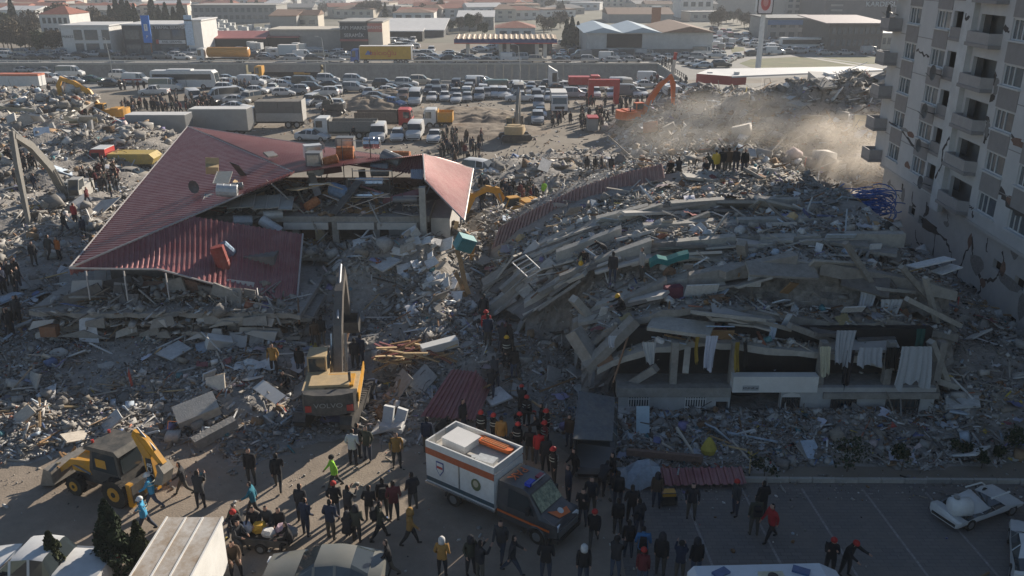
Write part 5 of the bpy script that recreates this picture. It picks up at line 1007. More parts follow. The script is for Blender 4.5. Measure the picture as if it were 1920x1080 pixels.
cars('on the frontage road before the sunken road', '88,156,v,white,R;108,151,s,white,R;140,157,s,silver,R;175,155,s,green,R;210,162,s,black,R;228,146,u,white,R;427,153,s,pale blue,R;423,163,p,white,R;473,161,v,white,R;500,156,s,white,R;531,164,s,white,R;544,158,s,pale blue,R;575,163,v,black,R;616,155,m,white,R;622,165,s,black,R;666,156,m,white,R;667,166,s,black,R;721,164,u,dark,R;763,163,m,white,R;765,172,s,grey,R;790,158,m,beige,R;898,163,v,white,R;910,157,s,white,R;865,167,s,dark,R;1045,160,s,white,R;1168,166,v,white,R;1166,175,s,brown,R;1194,180,h,white,F;940,163,s,burgundy,R;1219,154,v,white,R;1212,164,s,white,R;1265,165,s,white,R')
cars('on the muddy lot left of centre', '365,191,v,white,-60;385,196,s,dark,R;417,190,b,white,-150;445,194,s,white,R;467,192,m,beige,-120;444,207,s,white,R;582,197,m,white,-100;610,197,s,silver,R;621,205,u,white,L;707,187,s,grey,R;706,196,s,grey,R;740,199,h,blue,-30;779,194,b,white,F;757,186,u,brown,F;587,263,s,white,-12;710,262,v,white,F;746,262,h,white,F;779,258,v,white,F;815,264,s,white,F')
cars('in the rows of parked cars before the wall', '805,175,h,dark,F;830,175,h,dark,F;856,181,h,beige,F;879,175,m,grey,F;811,188,s,white,F;834,188,h,white,F;857,191,s,white,F;876,189,h,silver,F;899,186,m,silver,F;906,178,m,white,F;926,182,m,white,F;924,174,b,green,L;949,182,s,white,F;970,176,v,white,F;975,190,p,white,L;993,177,h,white,F;1016,178,h,white,F;1038,172,s,brown,L;1006,188,m,grey,F;1030,188,h,white,F;1078,183,m,silver,R;1010,202,m,silver,F;1013,219,s,white,F;1008,230,u,silver,F;1271,180,s,white,F;1296,180,h,white,F;1319,180,s,white,R;1340,179,s,white,R;1329,166,v,white,F;1202,180,s,white,F;1240,175,h,grey,F')
sp = []
for k in range(26): sp.append(f"{820 + (k % 13) * 30 + random.uniform(-6, 6):.1f},{(168, 181)[k // 13] + random.uniform(-2, 2):.1f},{random.choice('shumhv')},{random.choice(('white','white','silver','grey','dark','beige'))},{random.choice('FFFRB')}")
for k in range(14): sp.append(f"{430 + k * 26 + random.uniform(-6, 6):.1f},{(172, 180, 176)[k % 3]:.1f},{random.choice('shumh')},{random.choice(('white','silver','dark','white'))},{random.choice('RRLF')}")
cars('squeezed between the rows before the wall', ';'.join(sp))
cars('by the crowd at the left rubble', '128,345,s,white,-15;150,341,s,silver,-15;183,338,s,white,-20;218,342,u,white,-20;255,340,h,beige,-15')
cars('beside the red roof on the left', '215,372,s,white,60')
car(290, 178, 'pickup', 'white', 'L', 'beside the white coach').location.z = 0
car(313, 170, 'minibus', 'white', 'R', 'between the pickup and the coach')
amb = car(258, 157, 'van', 'white', 'R', 'with a red stripe left of the coach, an ambulance'); MB().bb(-2.4, 1.4, -.985, -.975, .75, 1.0).build('red_stripe', red_paint, amb)
car(905, 330, 'mpv', 'white', '-25', 'behind the right end of the red roof')

# ------------------------------------------------------------------ lorries, coach
def wheels(t, xs, hw, r=.5, w_=.32):
    me = wheel_mb(r, w_).mesh('wheel', [tyre, rim])
    for x in xs:
        for s in (-1, 1): link('wheel', me, t, loc=(x, s * (hw - w_ / 2), r))
def cab(t, x, hw, h, mat, L=1.9, z0=.55):     # front face at x, running back by L
    c = MB().prism([(x, z0), (x - .02, 1.35), (x - .28, h - .12), (x - .55, h), (x - L, h), (x - L, z0)], 'y', -hw, hw).build('cab', mat, t)
    MB().add([(x + .012 - .07, -hw * .9, 1.55), (x + .012 - .07, hw * .9, 1.55), (x - .24, hw * .86, h - .28), (x - .24, -hw * .86, h - .28)], [(0, 1, 2, 3)]).build('windscreen', glass, c)
    for s in (-1, 1):
        MB().bb(x - 1.25, x - .4, s * hw - .012, s * hw + .012, 1.55, h - .35).build('side_window', glass, c); MB().box((x + .02, s * hw * .72, .85), (.06, .34, .2)).build('headlight', lamp_white, c)
        MB().box((x - .2, s * (hw + .16), 1.9), (.1, .18, .5)).build('mirror', black, c)
    MB().bb(x - .03, x + .03, -hw * .6, hw * .6, .95, 1.35).build('grille', black, c); MB().bb(x - .02, x + .06, -hw, hw, z0 - .1, z0 + .15).build('bumper', black, c); return c
def lorry(name, label, px, py, hd, L, cabmat, h=2.9, hw=1.22, cabL=1.9, cat='lorry'):
    t = thing(name, label, cat, P(px, py), rz=HD[hd] if hd in HD else R(hd)); cab(t, L / 2, hw, h, cabmat, cabL); MB().bb(-L / 2 + .1, L / 2 - .3, -.45, .45, .6, .95).build('chassis', machine_grey, t); return t
grey_box = mk('trailer_grey', (.30, .30, .29), .6, var=.08, scale=.5, dirt=.25); tarp = mk('tarp_yellow', (.55, .32, .03), .6, var=.1, scale=.4)
def boxbody(t, x0, x1, z0, z1, hw, mat, roof=None):
    b = MB().bb(x0, x1, -hw, hw, z0, z1).build('box_body', mat, t); MB().bb(x0 - .02, x1 + .02, -hw - .02, hw + .02, z1, z1 + .06).build('box_roof', roof or roof_white, b)
    for x in (x0, x1): MB().bb(x - .05, x + .05, -hw - .03, hw + .03, z0, z1 + .03).build('corner_frame', steel, b)
    return b
t = lorry('box_lorry', 'grey box lorry with a red cab behind the red roof', 290, 266, 'L', 9.6, red_paint); boxbody(t, -4.8, 2.75, .95, 3.6, 1.24, grey_box); wheels(t, (3.8, -2.0, -3.2), 1.24)
t = lorry('box_lorry', 'second grey box lorry half hidden behind the roof peak', 405, 255, 'L', 9.6, red_paint); boxbody(t, -4.8, 2.75, .95, 3.7, 1.24, grey_box); wheels(t, (3.8, -2.0, -3.2), 1.24)
t = lorry('bale_lorry', 'lorry stacked high with grey bales on the muddy lot', 516, 238, 'L', 8.8, white_paint, 2.8)
b = MB().bb(-4.3, 2.2, -1.24, -1.16, 1.0, 2.1).bb(-4.3, 2.2, 1.16, 1.24, 1.0, 2.1).bb(-4.3, -4.22, -1.24, 1.24, 1.0, 3.9).bb(-4.3, 2.2, -1.2, 1.2, .95, 1.05).build('flatbed', mk('bed_grey', (.40, .39, .37), .7, var=.15, dirt=.4), t); wheels(t, (3.2, -2.2, -3.4), 1.24)
bale = MB().box((0, 0, 0), (1.05, 1.12, .86)).mesh('bale', [mk('bale', (.20, .185, .17), .95, var=.4, scale=4, bump=.8)])
for i in range(6):
    for j in range(2):
        for k in range(3): link('bale', bale, t, loc=(-3.6 + i * 1.07, -.58 + j * 1.16, 1.52 + k * .88), rz=random.uniform(-.05, .05))
def tipper(name, label, px, py, hd, L, cabmat, bodymat, load=True):
    t = lorry(name, label, px, py, hd, L, cabmat, 2.75); x0, x1 = -L / 2, L / 2 - 2.1
    m = MB().bb(x0, x1, -1.25, -1.17, 1.05, 2.35).bb(x0, x1, 1.17, 1.25, 1.05, 2.35).bb(x1 - .08, x1, -1.17, 1.17, 1.05, 2.6).bb(x0, x0 + .08, -1.17, 1.17, 1.05, 2.2).bb(x0, x1, -1.2, 1.2, 1.0, 1.1); m.build('tipper_body', bodymat, t)
    for i in range(6): MB().bb(x0 + .4 + i * (x1 - x0 - .8) / 5 - .05, x0 + .4 + i * (x1 - x0 - .8) / 5 + .05, -1.3, -1.252, 1.05, 2.35).build('side_rib', bodymat, t)
    if load: MB().loft([[(x, -1.1, 1.7), (x, 0, 1.95 + random.uniform(-.1, .15)), (x, 1.1, 1.7), (x, 1.1, 1.15), (x, -1.1, 1.15)] for x in [x0 + .2 + i * (x1 - x0 - .4) / 6 for i in range(7)]]).build('load', soil, t)
    wheels(t, (L / 2 - 1.0, x0 + 1.0, x0 + 2.2), 1.25); return t
tip_grey = mk('tipper_grey', (.20, .195, .18), .7, var=.2, dirt=.5)
tipper('tipper_lorry', 'grey tipper lorry with a white cab nearest the red roof', 650, 258, 'L', 8.2, white_paint, tip_grey); tipper('tipper_lorry', 'brown tipper lorry with a red cab behind the grey tipper', 722, 240, 'R', 8.0, red_paint, mk('tipper_brown', (.17, .13, .10), .7, var=.2, dirt=.4))
t = tipper('tipper_lorry', 'short lorry with white cab and yellow body on the churned soil', 822, 240, 'L', 4.2, white_paint, machine_yellow, False)
t = lorry('tank_lorry', 'red cab lorry with a long yellow body by the left crowd', 238, 322, 'L', 6.8, red_paint, 2.7); MB().prism([(-3.4, 1.1), (1.3, 1.1), (1.3, 2.2), (-3.2, 2.2), (-3.7, 1.7)], 'y', -1.2, 1.2).build('yellow_body', mk('dusty_yellow', (.45, .33, .08), .6, var=.2, dirt=.45), t); wheels(t, (2.4, -1.8, -2.9), 1.2); t.children[0]; MB().bb(1.5, 3.0, -1.18, 1.18, 2.7, 2.76).build('cab_roof', white_paint, t)
t = lorry('articulated_lorry', 'yellow curtain sided lorry with a blue cab on the far road', 716, 119, 'L', 14.2, blue_paint, 3.3); b = boxbody(t, -7.1, 4.9, 1.1, 4.0, 1.25, tarp); wheels(t, (5.8, 3.6, -3.4, -4.6, -5.8), 1.25); wall_text('balcıoğlu', 1.7, mk('letter_red', (.5, .09, .03), .6), b, (-.6, 1.275, 2.5), (R(90), 0, math.pi), ext=.02); MB().prism([(3.6, 2.1), (3.3, 2.6), (2.9, 3.1), (2.5, 2.7), (2.0, 2.8), (2.2, 2.1)], 'y', 1.26, 1.29).build('horse_emblem', blue_paint, b)
t = lorry('tanker_lorry', 'orange tanker lorry with a white cab on the far road', 421, 116, 'L', 12.4, white_paint, 3.2); MB().loft([[(x, 1.2 * s * math.cos(a * .5236), 2.3 + 1.15 * s * math.sin(a * .5236)) for a in range(12)] for x, s in ((-6.2, .7), (-6.0, 1), (3.6, 1), (3.8, .8))]).build('tank', mk('tank_orange', (.55, .25, .04), .45, var=.12, dirt=.25), t, smooth=False); wheels(t, (5.1, 3.2, -3.6, -4.8), 1.22)
t = lorry('box_lorry', 'small pale blue box lorry on the far road', 535, 109, 'L', 6.4, white_paint, 2.4, 1.1); boxbody(t, -3.2, 1.3, .9, 3.2, 1.12, mk('box_pale_blue', (.42, .50, .54), .6, var=.08)); wheels(t, (2.2, -1.8), 1.1, .42)
t = lorry('tractor_unit', 'white lorry tractor unit with a tall wind deflector before the wall', 1024, 168, 'R', 4.6, white_paint, 3.5); MB().prism([(.4, 3.5), (1.7, 3.5), (.4, 4.3)], 'y', -1.1, 1.1).build('wind_deflector', white_paint, t); wheels(t, (1.5, -1.4), 1.22)
t = lorry('flat_lorry', 'white lorry facing the camera among the parked cars', 1047, 210, 'F', 6.6, white_paint, 2.9); boxbody(t, -3.3, 1.3, 1.0, 3.1, 1.2, grey_box); wheels(t, (2.2, -1.8), 1.2, .45)
t = lorry('fire_engine', 'red lorry among the crowd left of the red arch', 1096, 168, 'R', 6.0, red_paint, 2.6); MB().bb(-3, .9, -1.2, 1.2, 1, 2.4).build('equipment_body', red_paint, t); wheels(t, (2, -1.6), 1.2, .45)
t = lorry('low_loader', 'yellow lorry cab parked in the sunken road by the tunnel', 498, 150, 'L', 5, machine_yellow, 3.2); t.location = P(500, 150, -3); wheels(t, (1.4, -1.4), 1.2)
t = thing('coach', 'long white coach with dark windows on the frontage road', 'coach', P(350, 166)); L = 12
MB().prism([(-6, .4), (5.8, .4), (6, 1.2), (5.75, 2.9), (5.3, 3.35), (-5.8, 3.35), (-6, 3.0)], 'y', -1.25, 1.25).build('body', white_paint, t); wb = MB().bb(-5.6, 5.2, -1.27, -1.255, 1.75, 2.75).build('window_band', glass, t); MB().bb(-5.6, 5.2, 1.255, 1.27, 1.75, 2.75).build('window_band', glass, t); MB().add([(6.01, -1.1, 1.3), (6.01, 1.1, 1.3), (5.78, 1.1, 2.9), (5.78, -1.1, 2.9)], [(0, 1, 2, 3)]).build('windscreen', glass, t); wheels(t, (3.6, -3.2, -4.4), 1.27, .48); MB().bb(-3, 1.5, -.9, .9, 3.35, 3.55).build('roof_unit', white_paint, t); MB().bb(-4, -3.95, -1.28, -1.255, .5, 1.7).bb(.5, .55, -1.28, -1.255, .5, 2.9).build('door_seam', black, t)
t = thing('city_bus', 'white bus stuck in traffic behind the roundabout', 'bus', P(1502, 92)); MB().bb(-6, 6, -1.25, 1.25, .4, 3.1).build('body', white_paint, t); MB().bb(-5.7, 5.7, -1.28, -1.255, 1.4, 2.6).build('window_band', glass, t); wheels(t, (4, -3.6), 1.26)
t = thing('banner_truck', 'white trailer with an orange red top edge by the left rubble', 'trailer', P(42, 166)); MB().bb(-4, 4, -1.2, 1.2, .6, 2.4).build('body', white_paint, t); MB().bb(-4, 4, -1.23, 1.23, 2.4, 2.75).build('top_edge', mk('faded_orange', (.5, .17, .1), .6), t); wheels(t, (2.6, -2.6), 1.2, .4)
t = thing('gate_arch', 'red frame arch standing over the crowd right of the parked cars', 'arch', P(1131, 195)); 
for s in (-1, 1): MB().bb(s * 2.1 - .45, s * 2.1 + .45, -.45, .45, 0, 2.9).build('leg', red_paint, t)
MB().bb(-2.55, 2.55, -.5, .5, 2.9, 4.0).build('cross_beam', red_paint, t)
t = thing('rescue_bus_box', 'grey covered trailer box beside the crowd at the red arch', 'trailer', P(1110, 245)); MB().box((0, 0, 1), (1.4, 2.4, 1.6)).build('body', grey_box, t); MB().box((0, 0, 1.9), (1.5, 2.5, .2)).build('lid', red_paint, t)
single_out(CARS)

# ------------------------------------------------------------------ excavators
def excavator(label, loc, yaw, mat, boom, stick, bucket, sc=1.0, track_yaw=None, counter=None, boommat=None, extra=None):
    t = thing('excavator', label, 'excavator', loc, rz=yaw); t.scale = (sc, sc, sc); ty = 0 if track_yaw is None else track_yaw
    for s in (-1, 1):
        rg = [(-2.0, .15), (-2.15, .5), (-1.9, .85), (1.9, .85), (2.15, .5), (2.0, .15), (1.7, 0), (-1.7, 0)]
        k = MB().prism(rg, 'y', s * 1.15 - .3, s * 1.15 + .3); k.xf(Matrix.Rotation(ty, 4, 'Z')); tr = k.build('track', machine_grey, t)
        sh = MB()
        for i in range(17): sh.box((-1.85 + i * .23, s * 1.15, .87), (.16, .62, .05))
        sh.xf(Matrix.Rotation(ty, 4, 'Z')); sh.build('track_shoes', steel_dark, tr)
    MB().tube([(0, 0, .7), (0, 0, 1.15)], .7, 12).build('turntable', machine_grey, t)
    b = MB().bb(-1.9, 1.5, -1.3, 1.3, 1.12, 1.45).bb(-1.9, 1.0, .25, 1.3, 1.45, 2.15).bb(-1.9, .1, -1.3, .25, 1.45, 2.1); hs = b.build('house', mat, t)
    MB().bb(-1.6, -.5, -.9, 1.0, 2.15, 2.28).build('engine_hood', mat, hs); MB().tube([(-1.2, -.9, 2.1), (-1.2, -.9, 2.75)], .07, 7).build('exhaust', steel_dark, hs)
    cw = [(-1.9, -1.3), (-1.9, 1.3), (-2.3, 1.15), (-2.5, .6), (-2.55, 0), (-2.5, -.6), (-2.3, -1.15)]
    cwo = MB().prism([(x, y) for x, y in cw], 'z', 1.15, 2.2).build('counterweight', counter or mat, t)
    c = MB().prism([(.2, 1.45), (1.75, 1.45), (1.8, 2.1), (1.35, 2.95), (.2, 2.95)], 'y', .35, 1.28).build('cab', mat, t)
    MB().prism([(.35, 2.05), (1.7, 2.05), (1.32, 2.85), (.35, 2.85)], 'y', 1.275, 1.295).build('window', glass, c); MB().prism([(.35, 2.05), (1.7, 2.05), (1.32, 2.85), (.35, 2.85)], 'y', .335, .355).build('window', glass, c); MB().add([(1.795, .42, 1.6), (1.795, 1.2, 1.6), (1.82, 1.2, 2.1), (1.38, 1.2, 2.9), (1.38, .42, 2.9), (1.82, .42, 2.1)], [(0, 1, 2, 5), (5, 2, 3, 4)]).build('windscreen', glass, c); MB().bb(.15, .21, .42, 1.2, 2.1, 2.85).build('window', glass, c)
    bm = boommat or mat; y0 = -.1
    def part(m, nm, mt, par=t): m.v = [(p[0], p[1] + y0, p[2]) for p in m.v]; return m.build(nm, mt, par)
    bo = part(MB().beam(boom, [.45, .75, .62, .38] if len(boom) == 4 else [.45, .7, .36], .42), 'boom', bm)
    part(MB().beam(stick, [.35, .62, .3] if len(stick) == 3 else [.6, .3], .32), 'stick', bm)
    e = Vector((stick[-1][0], 0, stick[-1][1])); ang = bucket
    prof = [(0, .1), (.75, .25), (1.0, -.15), (.85, -.75), (.35, -1.05), (-.15, -.95), (.25, -.75), (.6, -.45), (.55, -.05), (-.05, -.05)]
    m = MB(); ca, sa = math.cos(ang), math.sin(ang); rot_ = lambda a, b: (e.x + a * ca - b * sa, e.z + a * sa + b * ca)
    m.prism([rot_(a, b) for a, b in prof], 'y', -.6, .6)
    for s in (-.6, .6): m.prism([rot_(a, b) for a, b in ((0, .1), (.75, .25), (1, -.15), (.85, -.75), (.35, -1.05), (-.15, -.95))], 'y', s - .03, s + .03)
    bk = part(m, 'bucket', steel_dark)
    mid = Vector((boom[1][0], 0, boom[1][1]))
    for s in (-.34, .34): part(MB().tube([(1.3, s, 1.35), (mid.x * .9 + .1, s, mid.z * .93)], .09, 7), 'lift_cylinder', steel)
    top = Vector((stick[0][0], 0, stick[0][1])); part(MB().tube([(mid.x, 0, mid.z + .5), (top.x, 0, top.z + .25)], .08, 7), 'stick_cylinder', steel)
    part(MB().tube([(top.x * .6 + e.x * .4, 0, top.z * .6 + e.z * .4 + .3), (e.x + .3 * ca, 0, e.z + .35)], .06, 6), 'bucket_cylinder', steel)
    return t, cwo
q = P(632, 775); t, cw = excavator('tan and yellow excavator seen from behind, boom raised, beside the street rubble', (q.x, q.y, float(hgt(q.x, q.y)) * .4 + .05), R(95), machine_tan, [(.9, 1.5), (2.2, 3.6), (3.6, 4.9), (5.4, 5.6)], [(5.2, 5.75), (5.9, 4.9), (6.6, 2.6)], -1.2, 1.0, R(-12), machine_grey, boommat=mk('arm_dark', (.13, .12, .11), .5, .2, var=.2, dirt=.35))
wall_text('VOLVO', .34, mk('letter_dim', (.30, .30, .29), .5), cw, (-2.57, 0, 1.68), (R(90), 0, R(-90)), squash=1.2); 
for s in (-1, 1): MB().bb(-2.42, -2.38, s * .95 - .16, s * .95 + .16, 1.3, 1.62).build('rear_lamp', red_paint, cw)
MB().box((-.9, -.45, 2.17), (1.2, 1.3, .1)).build('hood_panel', machine_yellow, t); MB().bb(-1.9, 1.5, -1.36, -1.305, 1.5, 2.0).build('side_panel', machine_yellow, t)
q = P(143, 400); excavator('excavator with a long dark upright arm beside the left edge of the red roof', (q.x, q.y, .5), R(-84), mk('machine_offwhite', (.42, .41, .38), .5, var=.15, dirt=.4), [(.9, 1.5), (3.4, 4.6), (6.2, 7.0), (8.6, 8.2)], [(8.7, 8.6), (8.9, 6.0), (9.1, 1.2)], -2.2, 1.0, R(60), boommat=mk('arm_grey', (.20, .195, .18), .55, var=.2, dirt=.4))
q = P(212, 240); excavator('yellow orange excavator with folded arm digging in the far left rubble', (q.x, q.y, .6), R(180), machine_yellow, [(.9, 1.5), (2.6, 4.4), (4.4, 5.6), (6.2, 6.2)], [(6.0, 6.4), (6.6, 5.2), (6.3, 1.8)], -1.8, 1.0, R(15))
q = P(960, 437); excavator('yellow excavator wedged between the two collapsed blocks, arm lowered', (q.x + .4, q.y, .9), R(204), machine_yellow, [(.9, 1.5), (2.1, 3.5), (3.2, 3.8), (4.6, 3.2)], [(4.5, 3.4), (5.3, 1.6)], -1.5, .85, R(0))
q = P(966, 264); excavator('pale excavator with upright boom on the churned soil of the lot', (q.x, q.y, .1), R(84), machine_tan, [(.9, 1.5), (1.7, 3.8), (2.6, 5.4), (3.7, 6.2)], [(3.6, 6.4), (4.6, 5.4), (5.2, 2.4)], -1.5, .95, R(-75), boommat=mk('arm_grey', (0, 0, 0)))
q = P(1190, 252); excavator('orange excavator reaching over the rubble hill right of centre', (q.x, q.y, 1.0), R(18), orange_paint, [(.9, 1.5), (2.0, 3.6), (3.2, 5.2), (4.6, 6.2)], [(4.5, 6.4), (5.0, 5.2), (5.2, 2.4)], -1.5, 1.05, R(5), counter=orange_paint)
q = P(572, 146, -3.2); excavator('orange yellow excavator with its arm folded down in the sunken road', (q.x, q.y, -3.4), R(0), machine_yellow, [(.9, 1.5), (2.2, 2.9), (3.6, 2.9), (4.8, 2.0)], [(4.7, 2.1), (5.6, 1.2)], -1.2, 1.0)
q = P(625, 215); excavator('dark excavator arm rising behind the bale lorry', (q.x, q.y, 0), R(176), machine_grey, [(.9, 1.5), (1.4, 3.0), (2.6, 3.4), (4.6, 3.2)], [(.6, 3.6), (.2, 2.4), (.0, 1.0)], -1.5, .8, R(0))

# ------------------------------------------------------------------ backhoe loader in the left foreground (front towards -X)
t = thing('backhoe_loader', 'yellow backhoe loader with black cab, its rear arm folded up', 'backhoe loader', P(222, 922), rz=R(158)); t.scale = (.87, .87, .9)
MB().bb(-1.6, 2.1, -.45, .45, .55, 1.05).build('chassis', machine_grey, t); MB().prism([(.5, 1.0), (2.2, 1.0), (2.25, 1.45), (.5, 1.65)], 'y', -.48, .48).build('bonnet', machine_yellow, t)
c = MB().prism([(-1.25, 1.0), (.55, 1.0), (.75, 1.5), (.45, 2.65), (-1.15, 2.65)], 'y', -.72, .72).build('cab', machine_grey, t); rf = MB().prism([(-1.45, 2.66), (.75, 2.66), (.6, 2.86), (-1.2, 2.9)], 'y', -.86, .86).build('cab_roof', mk('roof_black', (.055, .055, .052), .65, var=.25, dirt=.45), t)
for s in (-1, 1): MB().prism([(-1.05, 1.55), (.5, 1.55), (.35, 2.55), (-1.0, 2.55)], 'y', s * .72 - .015, s * .72 + .015).build('side_window', glass, c); MB().tube([(.45, s * .5, 2.88), (.45, s * .5, 3.02)], .07, 8).build('beacon', red_paint, rf)
MB().bb(-1.27, -1.235, -.6, .6, 1.6, 2.5).build('rear_window', glass, c); MB().bb(-.4, .25, .738, .745, 1.75, 2.2).build('warning_sticker', machine_yellow, c)
for x, r, w_ in ((1.7, .5, .36), (-.95, .72, .46)):
    me = MB().tube([(0, -w_ / 2, 0), (0, w_ / 2, 0)], r, 18, 0).tube([(0, -w_ / 2 - .02, 0), (0, w_ / 2 + .02, 0)], r * .52, 12, 1).tube([(0, -w_ / 2 - .03, 0), (0, w_ / 2 + .03, 0)], r * .2, 8, 0)
    lug = MB()
    for i in range(18): a = i * 6.283 / 18; me.box((math.cos(a) * r * 1.0, .1 * (-1) ** i, math.sin(a) * r), (.09, w_ * .55, .06), 0, ry=-a, rz=0)
    wm = me.mesh('wheel', [tyre, machine_yellow])
    for s in (-1, 1): link('wheel', wm, t, loc=(x, s * .85, r))
for s in (-1, 1): m = MB().beam([(.6, 1.75), (2.1, 1.5), (3.1, .75)], [.22, .3, .2], .12); m.v = [(p[0], p[1] + s * .52, p[2]) for p in m.v]; m.build('loader_arm', machine_yellow, t); MB().tube([(1.0, s * .52, 1.05), (2.1, s * .52, 1.35)], .05, 6).build('loader_cylinder', steel, t)
m = MB().prism([(2.9, .35), (3.0, 1.05), (3.45, 1.1), (3.12, .95), (3.06, .42), (3.9, .12), (3.85, .06), (3.05, .25)], 'y', -1.1, 1.1)
for s in (-1.1, 1.1): m.prism([(2.95, .3), (3.0, 1.05), (3.45, 1.1), (3.9, .1)], 'y', s - .025, s + .025)
bk = m.build('front_bucket', mk('bucket_steel', (.24, .225, .20), .55, .3, var=.25, dirt=.5), t)
for i in range(9): MB().box((3.3 + random.uniform(-.3, .3), random.uniform(-.9, .9), .75 + random.uniform(-.1, .3)), (random.uniform(.3, 1.5), .1, .08), rz=random.uniform(0, 3), ry=random.uniform(-.9, .9)).build('timber_scrap', random.choice((wood, wood_pale, concrete_pale)), t)
MB().box((-1.75, 0, .8), (.35, 1.7, .9)).build('rear_frame', machine_grey, t)
for s in (-1, 1): MB().bb(-1.9, -1.65, s * .8 - .12, s * .8 + .12, .15, 1.35).build('stabiliser', machine_yellow, t)
m = MB().beam([(-1.9, .6), (-2.6, 1.2), (-2.45, 2.6), (-1.85, 3.6)], [.3, .55, .5, .3], .3); bo = m.build('rear_boom', machine_yellow, t)
wall_text('JCB', .42, frame_white, bo, (-2.55, .165, 1.95), (R(90), R(-84), math.pi), ext=.006); MB().bb(-2.72, -2.36, .152, .16, 1.4, 2.5).build('logo_panel', sign_dark, bo)
MB().beam([(-1.8, 3.7), (-2.4, 3.3), (-3.3, 2.3)], [.26, .42, .24], .26).build('rear_stick', machine_yellow, t); MB().tube([(-2.0, 0, 3.9), (-2.95, 0, 2.95)], .05, 6).build('stick_cylinder', steel, t)
MB().prism([(-3.3, 2.4), (-3.55, 2.0), (-3.3, 1.35), (-2.75, 1.25), (-2.9, 1.5), (-3.15, 2.0), (-3.1, 2.35)], 'y', -.32, .32).build('rear_bucket', mk('bucket_steel', (0, 0, 0)), t)

# ------------------------------------------------------------------ rescue lorry in the middle of the street
t = thing('rescue_lorry', 'rescue lorry with white box, orange stretcher on its open roof and dark cab', 'rescue lorry', P(936, 957), rz=R(-36)); t.scale = (.9, .9, .93)
pt = mk('cab_anthracite', (.055, .058, .065), .35, var=.06, dirt=.25, spec=.5)
MB().bb(-3.3, 3.0, -.5, .5, .45, .8).build('chassis', machine_grey, t)
bx = MB().bb(-3.4, .55, -1.1, 1.1, .85, 2.55).build('box_body', white_paint, t)
for s in (-1, 1):
    MB().bb(-3.4, .55, s * 1.1 - .015, s * 1.1 + .015, 2.3, 2.62).build('orange_band', mk('band_orange', (.42, .10, .04), .5, var=.2, scale=4, dirt=.2), bx); MB().bb(-3.4, .55, s * 1.1 - .012, s * 1.1 + .012, .95, 1.15).build('dark_band', mk('band_teal', (.05, .09, .11), .5), bx)
    MB().bb(-1.45, -1.39, s * 1.1 - .03, s * 1.1 + .03, 1.15, 2.3).build('shutter_post', steel, bx); MB().bb(-3.45, .6, s * 1.12 - .05, s * 1.12 + .05, .78, .86).build('step_rail', steel, bx)
    MB().bb(-3.4, .55, s * 1.06 - .04, s * 1.06 + .04, 2.62, 2.95).build('roof_side', white_paint, bx)
    sh = [(-.22, .28), (.22, .28), (.22, -.05), (0, -.3), (-.22, -.05)]
    e = MB().prism([(-2.55 + a, 1.78 + b * 1.25) for a, b in sh], 'y', s * 1.125 - .005, s * 1.125 + .005).build('shield_emblem', mk('emblem_navy', (.06, .08, .25), .5), bx); MB().prism([(-2.55 + a * .82, 1.78 + b * 1.02) for a, b in sh], 'y', s * 1.134 - .003, s * 1.134 + .003).build('shield_face', white_paint, e); MB().bb(-2.72, -2.38, s * 1.14 - .003, s * 1.14 + .003, 1.78, 1.9).build('shield_stripe', red_paint, e)
    e2 = MB().prism([(-.45 + .27 * math.cos(i * .5236), 1.75 + .3 * math.sin(i * .5236)) for i in range(12)], 'y', s * 1.125 - .005, s * 1.125 + .005).build('round_emblem', mk('emblem_olive', (.12, .14, .07), .6), bx); MB().prism([(-.45 + .15 * math.cos(i * .5236), 1.8 + .17 * math.sin(i * .5236)) for i in range(12)], 'y', s * 1.134 - .003, s * 1.134 + .003).build('emblem_disc', mk('emblem_gold', (.42, .38, .28), .5), e2)
MB().bb(-3.4, -3.32, -1.02, 1.02, 2.62, 2.95).build('roof_end', white_paint, bx); MB().bb(.47, .55, -1.02, 1.02, 2.62, 2.95).build('roof_end', white_paint, bx); MB().bb(-3.3, .45, -1.0, 1.0, 2.56, 2.6).build('roof_deck', mk('deck_cream', (.50, .47, .42), .7, var=.15, dirt=.3), bx)
MB().box((-2.2, .05, 2.78), (1.35, 1.15, .34)).build('roof_locker', white_paint, bx); MB().box((-2.2, .05, 2.97), (1.4, 1.2, .05), ry=.03).build('locker_lid', roof_white, bx)
MB().loft([[(x, .72 + y * w_, 2.66 + z) for y, z in ((-.22, .02), (-.25, .2), (.25, .2), (.22, .02))] for x, w_ in ((-1.75, .6), (-1.55, 1), (-.1, 1), (.15, .8), (.25, .4))]).build('stretcher', orange_paint, bx); 
for y in (.6, .72, .84): MB().bb(-1.45, -.05, y - .02, y + .02, 2.86, 2.885).build('stretcher_rib', mk('rib_pale', (.7, .3, .12), .5), bx)
MB().box((-.35, -.45, 2.7), (.9, .55, .18), rz=.15).box((-1.0, -.55, 2.66), (.5, .25, .12), rz=.5).build('rolled_gear', mk('gear_grey', (.42, .44, .45), .7, var=.2), bx); MB().box((-1.2, -.8, 2.68), (.3, .3, .18)).build('black_bag', black, bx); MB().tube([(-3.2, -.6, 2.62), (-3.2, -.6, 3.1), (-3.2, .1, 3.1), (-3.2, .1, 2.62)], .025, 5).build('roof_rail', steel, bx)
cb = MB().loft([[(x, s * w_ * hw, z) for s, w_, z in ((1, .96, .5), (1, 1, 1.2), (1, .86, zr), (-1, .86, zr), (-1, 1, 1.2), (-1, .96, .5))] for x, zr, hw in ((.62, 2.25, .98), (1.9, 2.3, .98), (2.25, 2.15, .98), (2.85, 1.42, .97), (3.55, 1.16, .93), (3.72, .95, .88))]).build('cab', pt, t)
